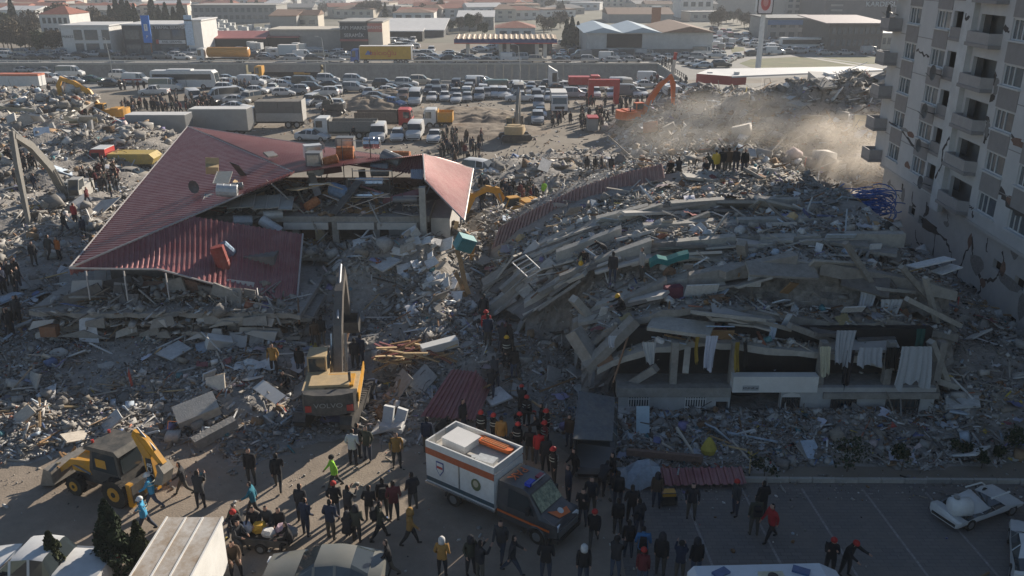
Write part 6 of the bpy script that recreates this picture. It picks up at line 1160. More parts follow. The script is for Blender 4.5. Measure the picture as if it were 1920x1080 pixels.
MB().add([(2.30, -.74, 2.10), (2.30, .74, 2.10), (2.86, .80, 1.46), (2.86, -.80, 1.46)], [(0, 1, 2, 3)]).xf(Matrix.Translation((.015, 0, .018))).build('windscreen', mk('windscreen_lit', (.10, .13, .11), .12, var=.5, scale=3, spec=.8, col2=(.42, .45, .30)), cb)  # lit look of the glass painted into its colour as pale mottling
for s in (-1, 1):
    MB().add([(1.2, s * .99, 1.25), (2.62, s * .985, 1.3), (2.2, s * .89, 2.05), (1.2, s * .89, 2.1)], [(0, 1, 2, 3)]).xf(Matrix.Translation((0, s * .012, 0))).build('door_window', glass, cb); MB().bb(.62, 3.4, s * .985 - .012, s * .985 + .012, .82, .92).build('orange_line', orange_paint, cb)
    MB().box((3.6, s * .68, .98), (.18, .36, .2), rz=-s * .3).build('headlight', lamp_white, cb); MB().box((2.35, s * 1.1, 1.5), (.14, .2, .34)).build('mirror', black, cb)
MB().bb(3.66, 3.76, -.75, .75, .55, .85).build('grille', steel, cb); MB().bb(3.5, 3.8, -.92, .92, .35, .55).build('bumper', black, cb)
MB().prism([(2.95, -.5), (3.5, -.32), (3.62, .38), (3.3, .5), (3.25, 0)], 'z', 1.3, 1.315).xf(Matrix.Translation((3.2, 0, 1.3)) @ Matrix.Rotation(R(20), 4, 'Y') @ Matrix.Translation((-3.2, 0, -1.28))).build('bonnet_stripe', orange_paint, cb); MB().tube([(3.28, .05, 1.29), (3.3, .05, 1.33)], .15, 10).build('bonnet_emblem', white_paint, cb)
wall_text('PAK', .62, orange_paint, cb, (1.05, 0, 2.31), (0, R(-2), R(-90)), ext=.004); MB().box((1.95, -.35, 2.37), (.28, .45, .14)).build('blue_light', mk('beacon_blue', (.03, .06, .45), .25), cb); MB().box((1.95, .42, 2.33), (.26, .4, .06)).build('red_light', mk('beacon_red_dim', (.30, .03, .05), .4), cb); MB().tube([(2.15, -.5, 2.42), (2.15, .5, 2.42)], .035, 6).build('light_bar', steel, cb)
me = wheel_mb(.36, .26).mesh('wheel', [tyre, rim])
for x in (2.75, -1.9):
    for s in (-1, 1): link('wheel', me, t, loc=(x, s * .88, .36)); MB().tube([(x + .46 * math.cos(a), s * .99, .36 + .46 * math.sin(a)) for a in [i * .39 for i in range(9)]], .05, 5).build('wheel_arch', black if x < 0 else pt, t)

# ------------------------------------------------------------------ other vehicles along the bottom edge
t = thing('white_box_lorry', 'white box lorry with dusty ribbed roof at the bottom left', 'lorry', P(352, 1062, 0), rz=R(-90)); q = P(365, 970, 2.8); t.location = (q.x, q.y - 2.62, 0)
b = MB().bb(-2.6, 2.6, -.95, .95, .75, 2.75).build('box_body', white_wall, t); MB().bb(-2.63, 2.63, -.98, .98, 2.75, 2.8).build('box_roof', mk('roof_dusty', (.50, .47, .43), .8, var=.1, scale=1.3, dirt=1.0, dirtcol=(.27, .19, .115)), b)
for y in (-.3, .3): MB().bb(-2.6, 2.6, y - .03, y + .03, 2.8, 2.83).build('roof_rib', white_wall, b)
for s in (-1, 1): MB().bb(-2.64, 2.64, s * .98 - .03, s * .98 + .03, 2.66, 2.83).build('roof_edge', white_wall, b)
MB().bb(-2.6, 4.2, -.4, .4, .4, .74).build('chassis', machine_grey, t); cab(t, 4.3, .9, 2.2, white_paint, 1.5, .45); wheels(t, (3.5, -1.5), .9, .36, .24)
BIG = []
def big_car(kind, col, loc, rz, label):
    body, gl, L, hw, zf, wx, one = CARM[kind]; t = thing('parked_car' if kind != 'pickup' else 'parked_pickup', label, 'car' if kind != 'pickup' else 'pickup', loc, rz=rz); b = link('body', body, t, color=CC[col]); link('windows', gl, t)
    for x in wx:
        for s in (-1, 1): link('wheel', WHEEL, t, loc=(x, s * (hw - .09), .31))
    for s in (-1, 1): link('headlight', HL, t, loc=(L / 2 - .05, s * hw * .68, zf - .1)); link('taillight', TLm, t, loc=(-L / 2 + .03, s * hw * .72, .8)); MB().box((L / 2 - 1.75, s * (hw + .08), zf + .32), (.12, .18, .14)).build('mirror', black, t)
    for s in (-1, 1):
        for x in (.2, -.75): MB().box((x, s * hw * 1.0, .78), (.16, .03, .03)).build('door_handle', steel, t)
    return t
CC['dusty green grey'] = (.16, .165, .15)
big_car('sedan', 'dusty green grey', P(612, 1098), R(178), 'dusty dark green grey saloon car at the bottom edge beside the box lorry')
t = big_car('pickup', 'white', P(85, 1096), R(176), 'white pickup behind the cypress bushes at the bottom left corner')
for i in range(4):
    MB().tube([(-.3 + i * .0, -.3 + i * .16, 0), (-.3, -.3 + i * .16, .2)], .035, 6)
big = thing('ambulance', 'white ambulance roof with blue lamps cut off by the bottom edge', 'ambulance', (lambda q: (q.x, q.y - .95, 0))(P(1452, 1054, 2.5)), rz=R(2)); MB().loft([[(x, y * w_, z) for y, z in ((-1, .5), (-1, 1.6), (-.85, zt), (.85, zt), (1, 1.6), (1, .5))] for x, zt, w_ in ((-2.9, 2.3, .95), (-2.7, 2.5, 1), (1.5, 2.5, 1), (2.1, 2.2, .98), (2.8, 1.2, .95), (3.0, .8, .9))]).build('body', mk('ambulance_white', (.60, .63, .66), .4, var=.05, dirt=.15), big)
for x in (-1.9, .75): MB().box((x, .45, 2.53), (.55, .3, .1), rz=.5 if x < 0 else -.5).build('blue_lamp', mk('lamp_navy', (.05, .10, .22), .3), big)
MB().box((-.3, .1, 2.54), (.8, .6, .1)).build('vent_base', mk('vent_cream', (.55, .5, .36), .6), big); MB().tube([(-.3, .1, 2.58), (-.3, .1, 2.66)], .17, 12).build('roof_vent', black, big); wheels(big, (2.0, -1.8), 1, .35, .24)
# wrecks
def crush(me, amt, seed, top=.7):
    g = np.random.default_rng(seed); me = me.copy(); n = len(me.vertices); co = np.empty(n * 3, np.float32); me.vertices.foreach_get('co', co); co = co.reshape(-1, 3)
    k = np.clip((co[:, 2] - .5) / .9, 0, 1); key = np.round(co * 3).astype(int); hsh = ((key[:, 0] * 73 + key[:, 1] * 19 + key[:, 2] * 37) % 17) / 17.0
    co[:, 2] -= k * amt * (.5 + hsh); co[:, 0] += (hsh - .5) * .25 * k; co[:, 1] += (((key[:, 0] * 31 + key[:, 2] * 11) % 13) / 13 - .5) * .22 * k
    me.vertices.foreach_set('co', co.ravel()); me.update(); return me
def wreck(kind, col, loc, rot, amt, label, seed):
    body, gl, L, hw, zf, wx, one = CARM[kind]; t = thing('wrecked_car', label, 'car', loc, rot=rot); link('body', crush(body, amt, seed), t, color=CC[col]); link('windows', crush(gl, amt, seed), t)
    for x in wx:
        for s in (-1, 1): link('wheel', WHEEL, t, loc=(x, s * (hw - .09), .29))
    return t
t = wreck('sedan', 'white', P(1828, 962), (0, 0, R(24)), .62, 'crushed white car with a white tank on its boot beside the kerb', 3); t.scale = (.84, .84, .84)
link('roof_rail_bent', MB().tube([(1.2, .5, .9), (.6, .4, 1.35), (-.4, .5, 1.3)], .04, 5).tube([(.2, -.5, 1.1), (1.3, -.6, 1.25)], .05, 5).mesh('bent_pillar', [white_paint]), t)
q = P(1800, 950, .8); tk = thing('white_tank', 'round white water tank resting on the crushed white car', 'tank', (q.x, q.y, .8)); MB().loft([[(x, .38 * s * math.cos(a * .5236), .42 * s * math.sin(a * .5236)) for a in range(12)] for x, s in ((-.45, .5), (-.38, .95), (.38, .95), (.45, .5))]).build('shell', white_paint, tk, smooth=True); MB().tube([(-.2, 0, .4), (-.2, 0, .47)], .12, 8).build('lid', steel, tk)
wreck('hatchback', 'white', P(1938, 1062), (0, 0, R(62)), .3, 'damaged white car with a torn bonnet at the right edge', 8)
t = wreck('suv', 'grey', P(1118, 850), (R(4), R(8), R(-98)), .35, 'burnt out dark van wreck at the foot of the right rubble', 5); q = t.location; t.location.z = .25; MB().prism([(-1.9, .4), (1.9, .4), (1.8, 2.0), (-1.7, 1.9)], 'y', -.8, -.75).build('bent_side', steel_dark, t); MB().plate([(-1.9, -.85, 1.9), (1.8, -.85, 2.0), (1.7, .85, 1.85), (-1.8, .85, 1.6)], .05).build('torn_roof', mk('torn_panel', (.085, .10, .11), .5, .3, var=.3, dirt=.4), t)
g = thing('generator', 'small orange and black generator on the paving beside the kerb', 'generator', P(1252, 945), rz=R(4)); MB().box((0, 0, .28), (.62, .42, .4)).build('engine', black, g); MB().box((0, 0, .56), (.56, .36, .16)).build('fuel_tank', machine_yellow, g); MB().tube([(-.33, -.23, .05), (-.33, -.23, .68), (.33, -.23, .68), (.33, -.23, .05)], .02, 5).tube([(-.33, .23, .05), (-.33, .23, .68), (.33, .23, .68), (.33, .23, .05)], .02, 5).build('frame', steel_dark, g)
tr = thing('handcart', 'flat trailer loaded with bags among the seated people', 'trailer', P(500, 1022), rz=R(-8)); MB().bb(-1.1, 1.1, -.5, .5, .32, .4).bb(-1.1, -1.04, -.5, .5, .4, .95).bb(-1.1, 1.1, -.5, -.45, .4, .62).build('bed', machine_grey, tr); wheels(tr, (0,), .57, .22, .12)
for i, (x, c) in enumerate(((-.8, (.5, .5, .52)), (-.3, (.55, .33, .05)), (.2, (.6, .58, .55)), (.7, (.42, .3, .34)), (1.0, (.3, .28, .26)))): link('loaded_bag', piece_mesh('concrete_chunk', i), tr, loc=(x, random.uniform(-.2, .2), .72), scale=(.7, .7, .6), color=c)
# ------------------------------------------------------------------ people: skinned skeletons, one continuous surface each
jacket = mk('jacket', (0, 0, 0), .9, var=.15, scale=9, src='obj')
def random_dark():
    m = bpy.data.materials.new('trousers'); m.use_nodes = True; n = m.node_tree.nodes; l = m.node_tree.links; b = n['Principled BSDF']; b.inputs['Roughness'].default_value = .9
    oi = n.new('ShaderNodeObjectInfo'); cr = n.new('ShaderNodeValToRGB'); cr.color_ramp.interpolation = 'CONSTANT'
    for i, (p_, c) in enumerate(((0, (.02, .02, .024)), (.35, (.035, .045, .07)), (.6, (.05, .048, .045)), (.8, (.09, .08, .065)), (.92, (.06, .08, .12)))):
        e = cr.color_ramp.elements[i] if i < 2 else cr.color_ramp.elements.new(p_); e.position = p_; e.color = (*c, 1)
    l.new(oi.outputs['Random'], cr.inputs[0]); l.new(cr.outputs[0], b.inputs['Base Color']); return m
trousers = random_dark(); skin = mk('skin', (.42, .25, .18), .6, var=.08); hair = mk('hair', (.018, .014, .012), .7, var=.2); shoe = mk('shoe', (.025, .022, .02), .7, var=.2)
def skeleton(pose):
    """joints in metres, facing +X, feet on z = 0; returns points, bones, radii, region per bone"""
    g = dict(lean=0, hipz=.92, la=(.08, -.05), ra=(-.05, .05), ll=(.0, 0), rl=(0, 0), lb=.15, rb=.15, lk=.05, rk=.05, head=0)
    g.update(pose); pts = []; rad = []; bones = []
    def J(p, r): pts.append(Vector(p)); rad.append(r); return len(pts) - 1
    hz = g['hipz']; ln = g['lean']; up = Vector((math.sin(ln), 0, math.cos(ln)))
    pel = J((0, 0, hz), .15); wa = J(Vector((0, 0, hz)) + up * .17, .145); ch = J(Vector((0, 0, hz)) + up * .38, .17); nk = J(Vector((0, 0, hz)) + up * .55, .065)
    bones += [(pel, wa, 0), (wa, ch, 0), (ch, nk, 0)]
    hd = Vector((math.sin(ln * .5 + g['head']), 0, math.cos(ln * .5 + g['head']))); n0 = pts[nk]
    h1 = J(n0 + hd * .09 + Vector((.015, 0, 0)), .085); h2 = J(n0 + hd * .2 + Vector((.015, 0, 0)), .095); h3 = J(n0 + hd * .265, .06); bones += [(nk, h1, 2), (h1, h2, 2), (h2, h3, 3)]
    ns = J(pts[h1] + Vector((.11, 0, .03)), .014); bones.append((h1, ns, 2))
    for s, arm, bend in ((1, g['la'], g['lb']), (-1, g['ra'], g['rb'])):
        sh = J(pts[ch] + up * .1 + Vector((0, s * .19, 0)), .078); bones.append((ch, sh, 0)); a, out = arm
        d = Vector((math.sin(a), s * math.sin(max(.08, out)), -math.cos(a))).normalized(); el = J(pts[sh] + d * .29, .058); bones.append((sh, el, 0))
        d2 = Vector((math.sin(a + bend), s * (math.sin(out) - .35 * min(1, bend)), -math.cos(a + bend))).normalized(); wr = J(pts[el] + d2 * .25, .042); bones.append((el, wr, 0))
        pa = J(pts[wr] + d2 * .085, .036); bones.append((wr, pa, 2)); side = Vector((d2.z, 0, -d2.x)); side = side.normalized() if side.length > .1 else Vector((1, 0, 0))
        for k, (o, l_) in enumerate(((-.03, .07), (-.01, .085), (.01, .08), (.03, .062))):
            f1 = J(pts[pa] + d2 * l_ * .55 + side * o, .011); f2 = J(pts[pa] + d2 * l_ + side * o + Vector((0, -s * .02, 0)), .009); bones += [(pa, f1, 2), (f1, f2, 2)]
        th = J(pts[wr] + d2 * .06 - side * .055 + Vector((0, -s * .02, 0)), .012); bones.append((wr, th, 2))
    for s, leg, knee in ((1, g['ll'], g['lk']), (-1, g['rl'], g['rk'])):
        a, out = leg; hp = J((0, s * .10, hz - .06), .108); bones.append((pel, hp, 1)); kn_d = Vector((math.sin(a), s * math.sin(out), -math.cos(a))); kn = J(pts[hp] + kn_d * .41, .075); bones.append((hp, kn, 1))
        d2 = Vector((math.sin(a - knee), s * math.sin(out) * .3, -math.cos(a - knee))); an = J(pts[kn] + d2 * .39, .05); bones.append((kn, an, 1))
        fd = Vector((math.cos(min(0.5, knee * .3)), s * .12, -.06)); he = J(pts[an] + Vector((-.03, 0, -.05)), .042); to = J(pts[an] + fd * .15 + Vector((0, 0, -.05)), .042); bones += [(an, he, 4), (he, to, 4)]
    return pts, rad, bones
LOW = {}
def skin_person(name, pose, wide=1.0, lev=1):
    pts, rad, bones = skeleton(pose); me = bpy.data.meshes.new(name); me.from_pydata([tuple(p) for p in pts], [(a, b) for a, b, _ in bones], []); o = bpy.data.objects.new(name, me); COL.objects.link(o)
    o.modifiers.new('Skin', 'SKIN'); o.modifiers.new('Sub', 'SUBSURF').levels = lev; sv = me.skin_vertices[0].data
    for i, r in enumerate(rad): k = wide if r > .05 and i not in (4, 5, 6) else 1; sv[i].radius = (r * k, r * k); sv[i].use_root = (i == 0)
    dg = bpy.context.evaluated_depsgraph_get(); dg.update(); ev = bpy.data.meshes.new_from_object(o.evaluated_get(dg)); bpy.data.objects.remove(o)
    ev.materials.clear()
    for m in (jacket, trousers, skin, hair, shoe): ev.materials.append(m)
    A_ = np.array([pts[a] for a, b, _ in bones]); B_ = np.array([pts[b] for a, b, _ in bones]); rg = np.array([r for _, _, r in bones]); rr = np.array([(rad[a] + rad[b]) / 2 for a, b, _ in bones])
    n = len(ev.polygons); c = np.empty(n * 3); ev.polygons.foreach_get('center', c); c = c.reshape(-1, 3); d = B_ - A_; t = np.clip(np.einsum('nkj,kj->nk', c[:, None] - A_[None], d) / (d * d).sum(1)[None], 0, 1)
    dist = np.linalg.norm(c[:, None] - (A_[None] + t[..., None] * d[None]), axis=2) - rr[None]; reg = rg[np.argmin(dist, 1)]
    hd = Vector(pts[5]); back = (reg == 2) & (np.linalg.norm(c - np.array(hd), axis=1) < .2) & ((c[:, 0] < hd.x - .01) | (c[:, 2] > hd.z + .04)); reg = np.where(back, 3, reg)
    reg = np.where((reg == 1) & (c[:, 2] > pose.get('hipz', .92) - .13), 0, reg)
    ev.polygons.foreach_set('material_index', reg.astype(np.int32)); ev.polygons.foreach_set('use_smooth', np.ones(n, bool)); ev.name = name
    co = np.empty(len(ev.vertices) * 3); ev.vertices.foreach_get('co', co); co = co.reshape(-1, 3); co[:, 2] -= co[:, 2].min(); ev.vertices.foreach_set('co', co.ravel()); ev.update()
    return ev, (hd.x, hd.z - (c[:, 2].min() * 0))
POSES = {
 'stand': dict(la=(.05, .1), ra=(-.05, .1), ll=(.02, .06), rl=(-.03, .06)), 'pockets': dict(la=(-.25, .3), ra=(-.2, .3), lb=1.0, rb=1.0, ll=(.05, .08), rl=(-.04, .08), lean=.05),
 'phone': dict(la=(.9, .1), ra=(.7, .12), lb=1.5, rb=1.6, ll=(0, .06), rl=(.06, .06), head=.1), 'walk': dict(la=(-.45, .08), ra=(.45, .08), lb=.4, rb=.3, ll=(.42, .03), rl=(-.38, .03), lk=.1, rk=.25, lean=.06, hipz=.88),
 'stride': dict(la=(.5, .08), ra=(-.4, .1), lb=.5, rb=.2, ll=(-.3, .03), rl=(.5, .03), lk=.5, rk=.1, lean=.1, hipz=.87), 'reach': dict(la=(1.3, .1), ra=(.6, .1), lb=.3, rb=.6, lean=.3, ll=(.15, .08), rl=(-.1, .08), lk=.2, rk=.1, head=.2),
 'bend': dict(la=(1.0, .1), ra=(1.1, .1), lb=.3, rb=.2, lean=1.0, ll=(.2, .1), rl=(-.1, .1), lk=.4, rk=.15, hipz=.86, head=.3), 'crouch': dict(la=(.9, .1), ra=(1.0, .1), lb=.5, rb=.6, lean=.5, ll=(1.5, .2), rl=(1.4, .2), lk=2.2, rk=2.3, hipz=.45, head=.1),
 'sit': dict(la=(.5, .1), ra=(.5, .1), lb=.9, rb=1.0, lean=.2, ll=(1.45, .12), rl=(1.4, .12), lk=1.5, rk=1.4, hipz=.55)}
PM = {k: skin_person('person_body', v, 1.12) for k, v in POSES.items()}
for k, v in POSES.items():
    lo_, _h = skin_person('person_low', v, 1.12, 0); LOW[PM[k][0].name] = (np.array([q.co[:] for q in lo_.vertices]), [list(p.vertices) for p in lo_.polygons], [p.material_index for p in lo_.polygons]); bpy.data.meshes.remove(lo_)
helm_prof = [(.118, 0), (.125, .03), (.112, .09), (.07, .135), (.01, .15)]
def cap_mesh(nm, mat, prof, brim=0):
    m = MB().loft([[(r * 1.08 * math.cos(a * .5236), r * math.sin(a * .5236), z) for a in range(12)] for r, z in prof]); 
    if brim: m.loft([[(r * math.cos(a * .5236) + .02, r * .95 * math.sin(a * .5236), z) for a in range(12)] for r, z in ((.15, 0), (.15, .012))])
    return m.mesh(nm, [mat], True)
HATS = {'red helmet': cap_mesh('helmet', mk('helmet_red', (.50, .035, .03), .35, var=.05), helm_prof, 1), 'white helmet': cap_mesh('helmet', mk('helmet_white', (.68, .68, .66), .35, var=.05), helm_prof, 1), 'yellow helmet': cap_mesh('helmet', mk('helmet_yellow', (.65, .36, .02), .35, var=.05), helm_prof, 1),
        'red cap': cap_mesh('cap', mk('cap_red', (.40, .035, .03), .8), helm_prof), 'black cap': cap_mesh('cap', mk('cap_black', (.02, .02, .02), .9), helm_prof), 'white scarf': cap_mesh('headscarf', mk('scarf_white', (.55, .54, .52), .9), [(.13, -.14), (.135, -.04), (.125, .06), (.07, .13), (.01, .145)]), 'ochre hood': cap_mesh('hood', mk('hood_ochre', (.30, .17, .05), .9), [(.15, -.16), (.14, -.02), (.125, .07), (.07, .14), (.01, .15)]), 'dark hood': cap_mesh('hood', mk('hood_dark', (.03, .03, .035), .9), [(.15, -.16), (.14, -.02), (.125, .07), (.07, .14), (.01, .15)])}
JC = {'black': (.018, .018, .02), 'dark': (.03, .031, .036), 'navy': (.022, .032, .06), 'grey': (.10, .10, .10), 'charcoal': (.05, .052, .055), 'olive': (.06, .062, .045), 'brown': (.09, .06, .04), 'ochre': (.34, .19, .055), 'orange': (.55, .15, .03), 'red': (.42, .03, .035), 'maroon': (.13, .025, .03), 'blue': (.05, .16, .32), 'sky blue': (.06, .30, .50), 'teal': (.03, .16, .22), 'white': (.5, .5, .5), 'neon green': (.32, .65, .06), 'yellow': (.6, .42, .06), 'green': (.05, .22, .09), 'pale': (.34, .33, .31)}
BAND = MB().loft([[(r * .92 * math.cos(a * .3927), r * math.sin(a * .3927), z) for a in range(16)] for r, z in ((.213, -.02), (.216, 0), (.213, .02))], caps=False).mesh('reflective_band', [mk('reflective', (.55, .57, .5), .4)], True)
PACK = MB().box((0, 0, 0), (.17, .3, .42), top=.8).box((-.1, 0, -.06), (.08, .22, .22)).mesh('backpack', [cloth_obj])
PEOPLE = []
def person(px, py, jc='dark', pose=None, face=None, hat=None, where='in the street', z=0.0, onr=False, what=None, loc=None):
    if pose is None: pose = random.choice(('stand', 'stand', 'pockets', 'walk', 'phone', 'pockets'))
    a = P(px, py, z) if loc is None else Vector(loc)
    if onr: a.z = max(a.z, float(hgt(a.x, a.y)))
    if onr and loc is None and a.z > .1:
        for _ in range(3): a = P(px, py, a.z); a.z = max(0, float(hgt(a.x, a.y)))
    face = random.uniform(0, 6.28) if face is None else R(face); me, (hx, hz) = PM[pose]; s = random.uniform(.95, 1.05)
    t = link('person', me, None, loc=a, rz=face, cat='person', color=JC[jc], scale=(s, s, s)); zs = [v.co.z for v in me.vertices]
    if hat:
        top = max(zs); hp = HEADTOP[pose]; link(HATS[hat].name.split('.')[0], HATS[hat], t, loc=(hp[0], 0, hp[2] - .125), rot=(0, hp[3], 0))
    if hat and 'helmet' in hat and pose in ('stand', 'pockets', 'walk', 'stride'):
        for zb_ in (1.18, 1.32): link('reflective_band', BAND, t, loc=(.01, 0, zb_ * 1.0))
    if py > 900 and random.random() < .12 and pose in ('stand', 'walk', 'pockets'): link('backpack', PACK, t, loc=(-.19, 0, 1.22), color=JC['black'])
    nm = {'stand': 'standing', 'pockets': 'standing', 'phone': 'arms-raised', 'walk': 'walking', 'stride': 'walking', 'reach': 'reaching', 'bend': 'bending', 'crouch': 'crouching', 'sit': 'sitting'}[pose]
    hs = f' with {hat}' if hat else ''
    PEOPLE.append((t, what or f'{jc}-clad {nm} person{hs}', where)); return t
HEADTOP = {}
for k, v in POSES.items():
    me = PM[k][0]; vs = [v_.co for v_ in me.vertices]; hi = max(vs, key=lambda q: q.z) if k != 'bend' else max(vs, key=lambda q: q.z * .6 + q.x)
    HEADTOP[k] = (hi.x if k != 'bend' else hi.x - .03, 0, hi.z, v.get('lean', 0) * .5 + v.get('head', 0))
ST = 'on the lit street'
for a in ((347, 927, 'dark', 'stride', 200), (378, 953, 'charcoal', 'phone', 90), (523, 918, 'black', 'walk', 100), (473, 908, 'black', 'stand', 270), (478, 966, 'teal', 'stride', 190), (567, 978, 'dark', 'stand', 80), (575, 1004, 'navy', 'pockets', 60), (622, 1010, 'navy', 'pockets', 70), (655, 978, 'charcoal', 'phone', 60), (694, 978, 'black', 'pockets', 80), (720, 968, 'black', 'stand', 100), (775, 955, 'dark', 'pockets', 120), (713, 1012, 'olive', 'walk', 20)): person(*a, where=ST)
person(628, 916, 'neon green', 'walk', 200, 'black cap', ST, what='person in neon green vest walking'); person(630, 973, 'black', 'pockets', 90, 'red cap', ST); person(740, 975, 'maroon', 'pockets', 100, None, ST)
person(290, 952, 'sky blue', 'stride', 190, 'white helmet', 'beside the backhoe loader'); person(275, 997, 'sky blue', 'walk', 190, 'white helmet', 'nearest the box lorry')
SE = 'beside the loaded handcart'
for a in ((448, 1000, 'olive', 'sit', 250), (482, 1004, 'black', 'sit', 265), (505, 1000, 'charcoal', 'sit', 270), (527, 1004, 'black', 'sit', 280), (547, 1034, 'black', 'sit', 200), (446, 1030, 'charcoal', 'sit', 330), (440, 1072, 'brown', 'sit', 300)): person(*a, where=SE)
person(440, 1012, 'dark', 'sit', 320, 'red cap', SE); person(652, 1020, 'dark', 'sit', 80, 'dark hood', SE); person(670, 1016, 'olive', 'pockets', 80, 'dark hood', SE)
FB = 'near the bottom edge'
person(770, 1022, 'ochre', 'walk', 0, 'ochre hood', 'left of the rescue lorry'); person(730, 1079, 'black', 'stride', 200, None, FB); person(830, 1080, 'ochre', 'pockets', 80, 'white scarf', FB)
for a in ((883, 1076, 'olive', 'pockets', 300, 'dark hood'), (900, 1088, 'dark', 'phone', 40, None), (940, 1047, 'charcoal', 'walk', 250, None), (960, 1075, 'dark', 'stride', 0, None), (1023, 1088, 'black', 'pockets', 80, None), (1093, 1096, 'black', 'stand', 270, 'white scarf'), (1153, 1082, 'dark', 'phone', 60, 'black cap'), (1203, 1062, 'blue', 'pockets', 80, None), (1237, 1078, 'black', 'stand', 70, 'dark hood'), (1273, 1086, 'navy', 'phone', 80, 'black cap'), (1203, 1100, 'maroon', 'stand', 80, 'red cap'), (1303, 1084, 'black', 'stand', 100, 'dark hood'), (1553, 1080, 'black', 'phone', 250, 'red cap'), (1583, 1079, 'black', 'reach', 300, 'red cap'), (1177, 1045, 'black', 'stand', 90, None)): person(*a, where=FB)
RT = 'in front of the rescue lorry'
for a in ((1092, 984, 'black', 'phone', 250, None), (1108, 962, 'dark', 'pockets', 250, None), (1113, 1022, 'black', 'stride', 260, 'red cap'), (1157, 1001, 'black', 'stand', 90, None), (1157, 952, 'black', 'stand', 80, None), (1183, 980, 'black', 'pockets', 90, None), (1197, 1004, 'dark', 'pockets', 120, None), (1065, 942, 'navy', 'stand', 200, None), (1127, 927, 'dark', 'bend', 60, None), (1147, 912, 'black', 'stand', 200, None), (1077, 902, 'black', 'walk', 200, None), (1230, 950, 'brown', 'stand', 260, 'dark hood')): person(*a, where=RT)
PK = 'on the parking bays'
for a in ((1295, 972, 'dark', 'pockets', 260, None), (1377, 966, 'charcoal', 'stand', 200, 'red cap'), (1427, 968, 'black', 'pockets', 100, None), (1412, 1003, 'olive', 'stand', 90, None), (1443, 1013, 'red', 'walk', 200, None)): person(*a, where=PK)
CR = 'in the rescue crew'
for a in ((903, 832, 'black', 'stand', 250, 'red helmet'), (927, 836, 'black', 'stand', 220, 'red helmet'), (940, 846, 'ochre', 'stand', 90, None), (987, 800, 'black', 'stand', 80, 'red helmet'), (968, 812, 'black', 'bend', 30, 'red helmet'), (972, 832, 'black', 'stand', 10, 'red helmet'), (970, 856, 'black', 'stand', 60, 'red helmet'), (993, 864, 'black', 'pockets', 80, None), (1010, 870, 'red', 'stand', 90, None), (1022, 852, 'maroon', 'stand', 200, 'red helmet'), (1023, 884, 'dark', 'stand', 100, None), (1038, 906, 'black', 'stand', 200, 'red helmet'), (1015, 818, 'black', 'stand', 180, None), (1012, 838, 'black', 'reach', 180, None), (1067, 838, 'brown', 'stand', 240, None), (978, 782, 'black', 'reach', 90, 'red helmet'), (1025, 830, 'black', 'stand', 170, 'red helmet'), (958, 872, 'black', 'stand', 60, None), (868, 812, 'dark', 'stand', 330, None)): person(*a, where=CR, onr=True)
LR = 'behind the rescue lorry'
for a in ((663, 872, 'white', 'pockets', 80, None), (690, 864, 'olive', 'pockets', 250, None), (745, 876, 'ochre', 'pockets', 280, None), (802, 848, 'navy', 'stand', 90, None), (822, 836, 'black', 'bend', 40, None), (672, 858, 'dark', 'stand', 60, None)): person(*a, where=LR, onr=True)
CV = 'in the gully between collapsed blocks'
for a in ((908, 606, 'dark', 'stand', 90, None), (912, 640, 'red', 'stand', 100, 'red helmet'), (915, 650, 'navy', 'stand', 100, None), (920, 712, 'black', 'bend', 80, None), (928, 690, 'charcoal', 'bend', 100, None), (950, 680, 'black', 'stand', 90, 'yellow helmet'), (942, 665, 'dark', 'reach', 90, None), (964, 692, 'black', 'stand', 110, None), (970, 688, 'black', 'bend', 200, None), (950, 660, 'maroon', 'bend', 90, 'red helmet'), (958, 668, 'black', 'reach', 150, None)): person(*a, where=CV, onr=True)
EX = 'beside the tan excavator'
for a in ((515, 700, 'ochre', 'pockets', 270, None), (537, 703, 'dark', 'crouch', 250, None), (562, 682, 'black', 'stand', 90, None), (605, 650, 'black', 'stand', 80, None), (592, 652, 'brown', 'stand', 110, None), (660, 600, 'dark', 'stand', 100, None), (672, 603, 'navy', 'stand', 70, None)): person(*a, where=EX, onr=True)
SLB = 'on the bent slabs of the right block'
def on_slab(px, py, Y, *a, **k): q = PY(px, py, YM(Y)); return person(px, py, *a, loc=(q.x, q.y, q.z - .02), where=SLB, **k)
on_slab(1148, 530, 43.2, 'dark', 'stand', 80); on_slab(1202, 524, 43.4, 'pale', 'stand', 200); on_slab(1133, 492, 46.9, 'dark', 'bend', 200); on_slab(1098, 510, 46.6, 'black', 'bend', 250, 'yellow helmet'); on_slab(1168, 590, 39.9, 'black', 'crouch', 200, 'yellow helmet'); on_slab(905, 606, 49.3, 'dark', 'stand', 250)
TP = 'on top of the right block'
def on_top(px, py, Y, *a, **k): q = PY(px, py, YM(Y)); return person(px, py, *a, loc=(q.x, q.y, q.z), where=TP, **k)
for a in ((1256, 330, 'black', 'crouch'), (1272, 328, 'dark', 'crouch'), (1332, 328, 'olive', 'bend'), (1340, 330, 'yellow', 'stand'), (1352, 327, 'black', 'stand'), (1364, 326, 'brown', 'stand'), (1378, 325, 'dark', 'stand'), (1394, 328, 'black', 'stand'), (1322, 330, 'charcoal', 'crouch')): on_top(a[0], a[1], 58.2, a[2], a[3], random.choice((80, 100, 260)))
def crowd(n, x0, x1, y0, y1, where, onr=True, what='dark clad person', slope=0, z=0):
    for i in range(n):
        x = random.uniform(x0, x1); y = random.uniform(y0, y1) + slope * (x - x0)
        person(x, y, random.choice(('black', 'dark', 'charcoal', 'navy', 'black', 'brown', 'olive', 'dark', 'grey', 'dark', 'maroon')), random.choice(('stand', 'stand', 'pockets', 'pockets', 'phone', 'walk')), None, None, where, onr=onr, what=what, z=z)
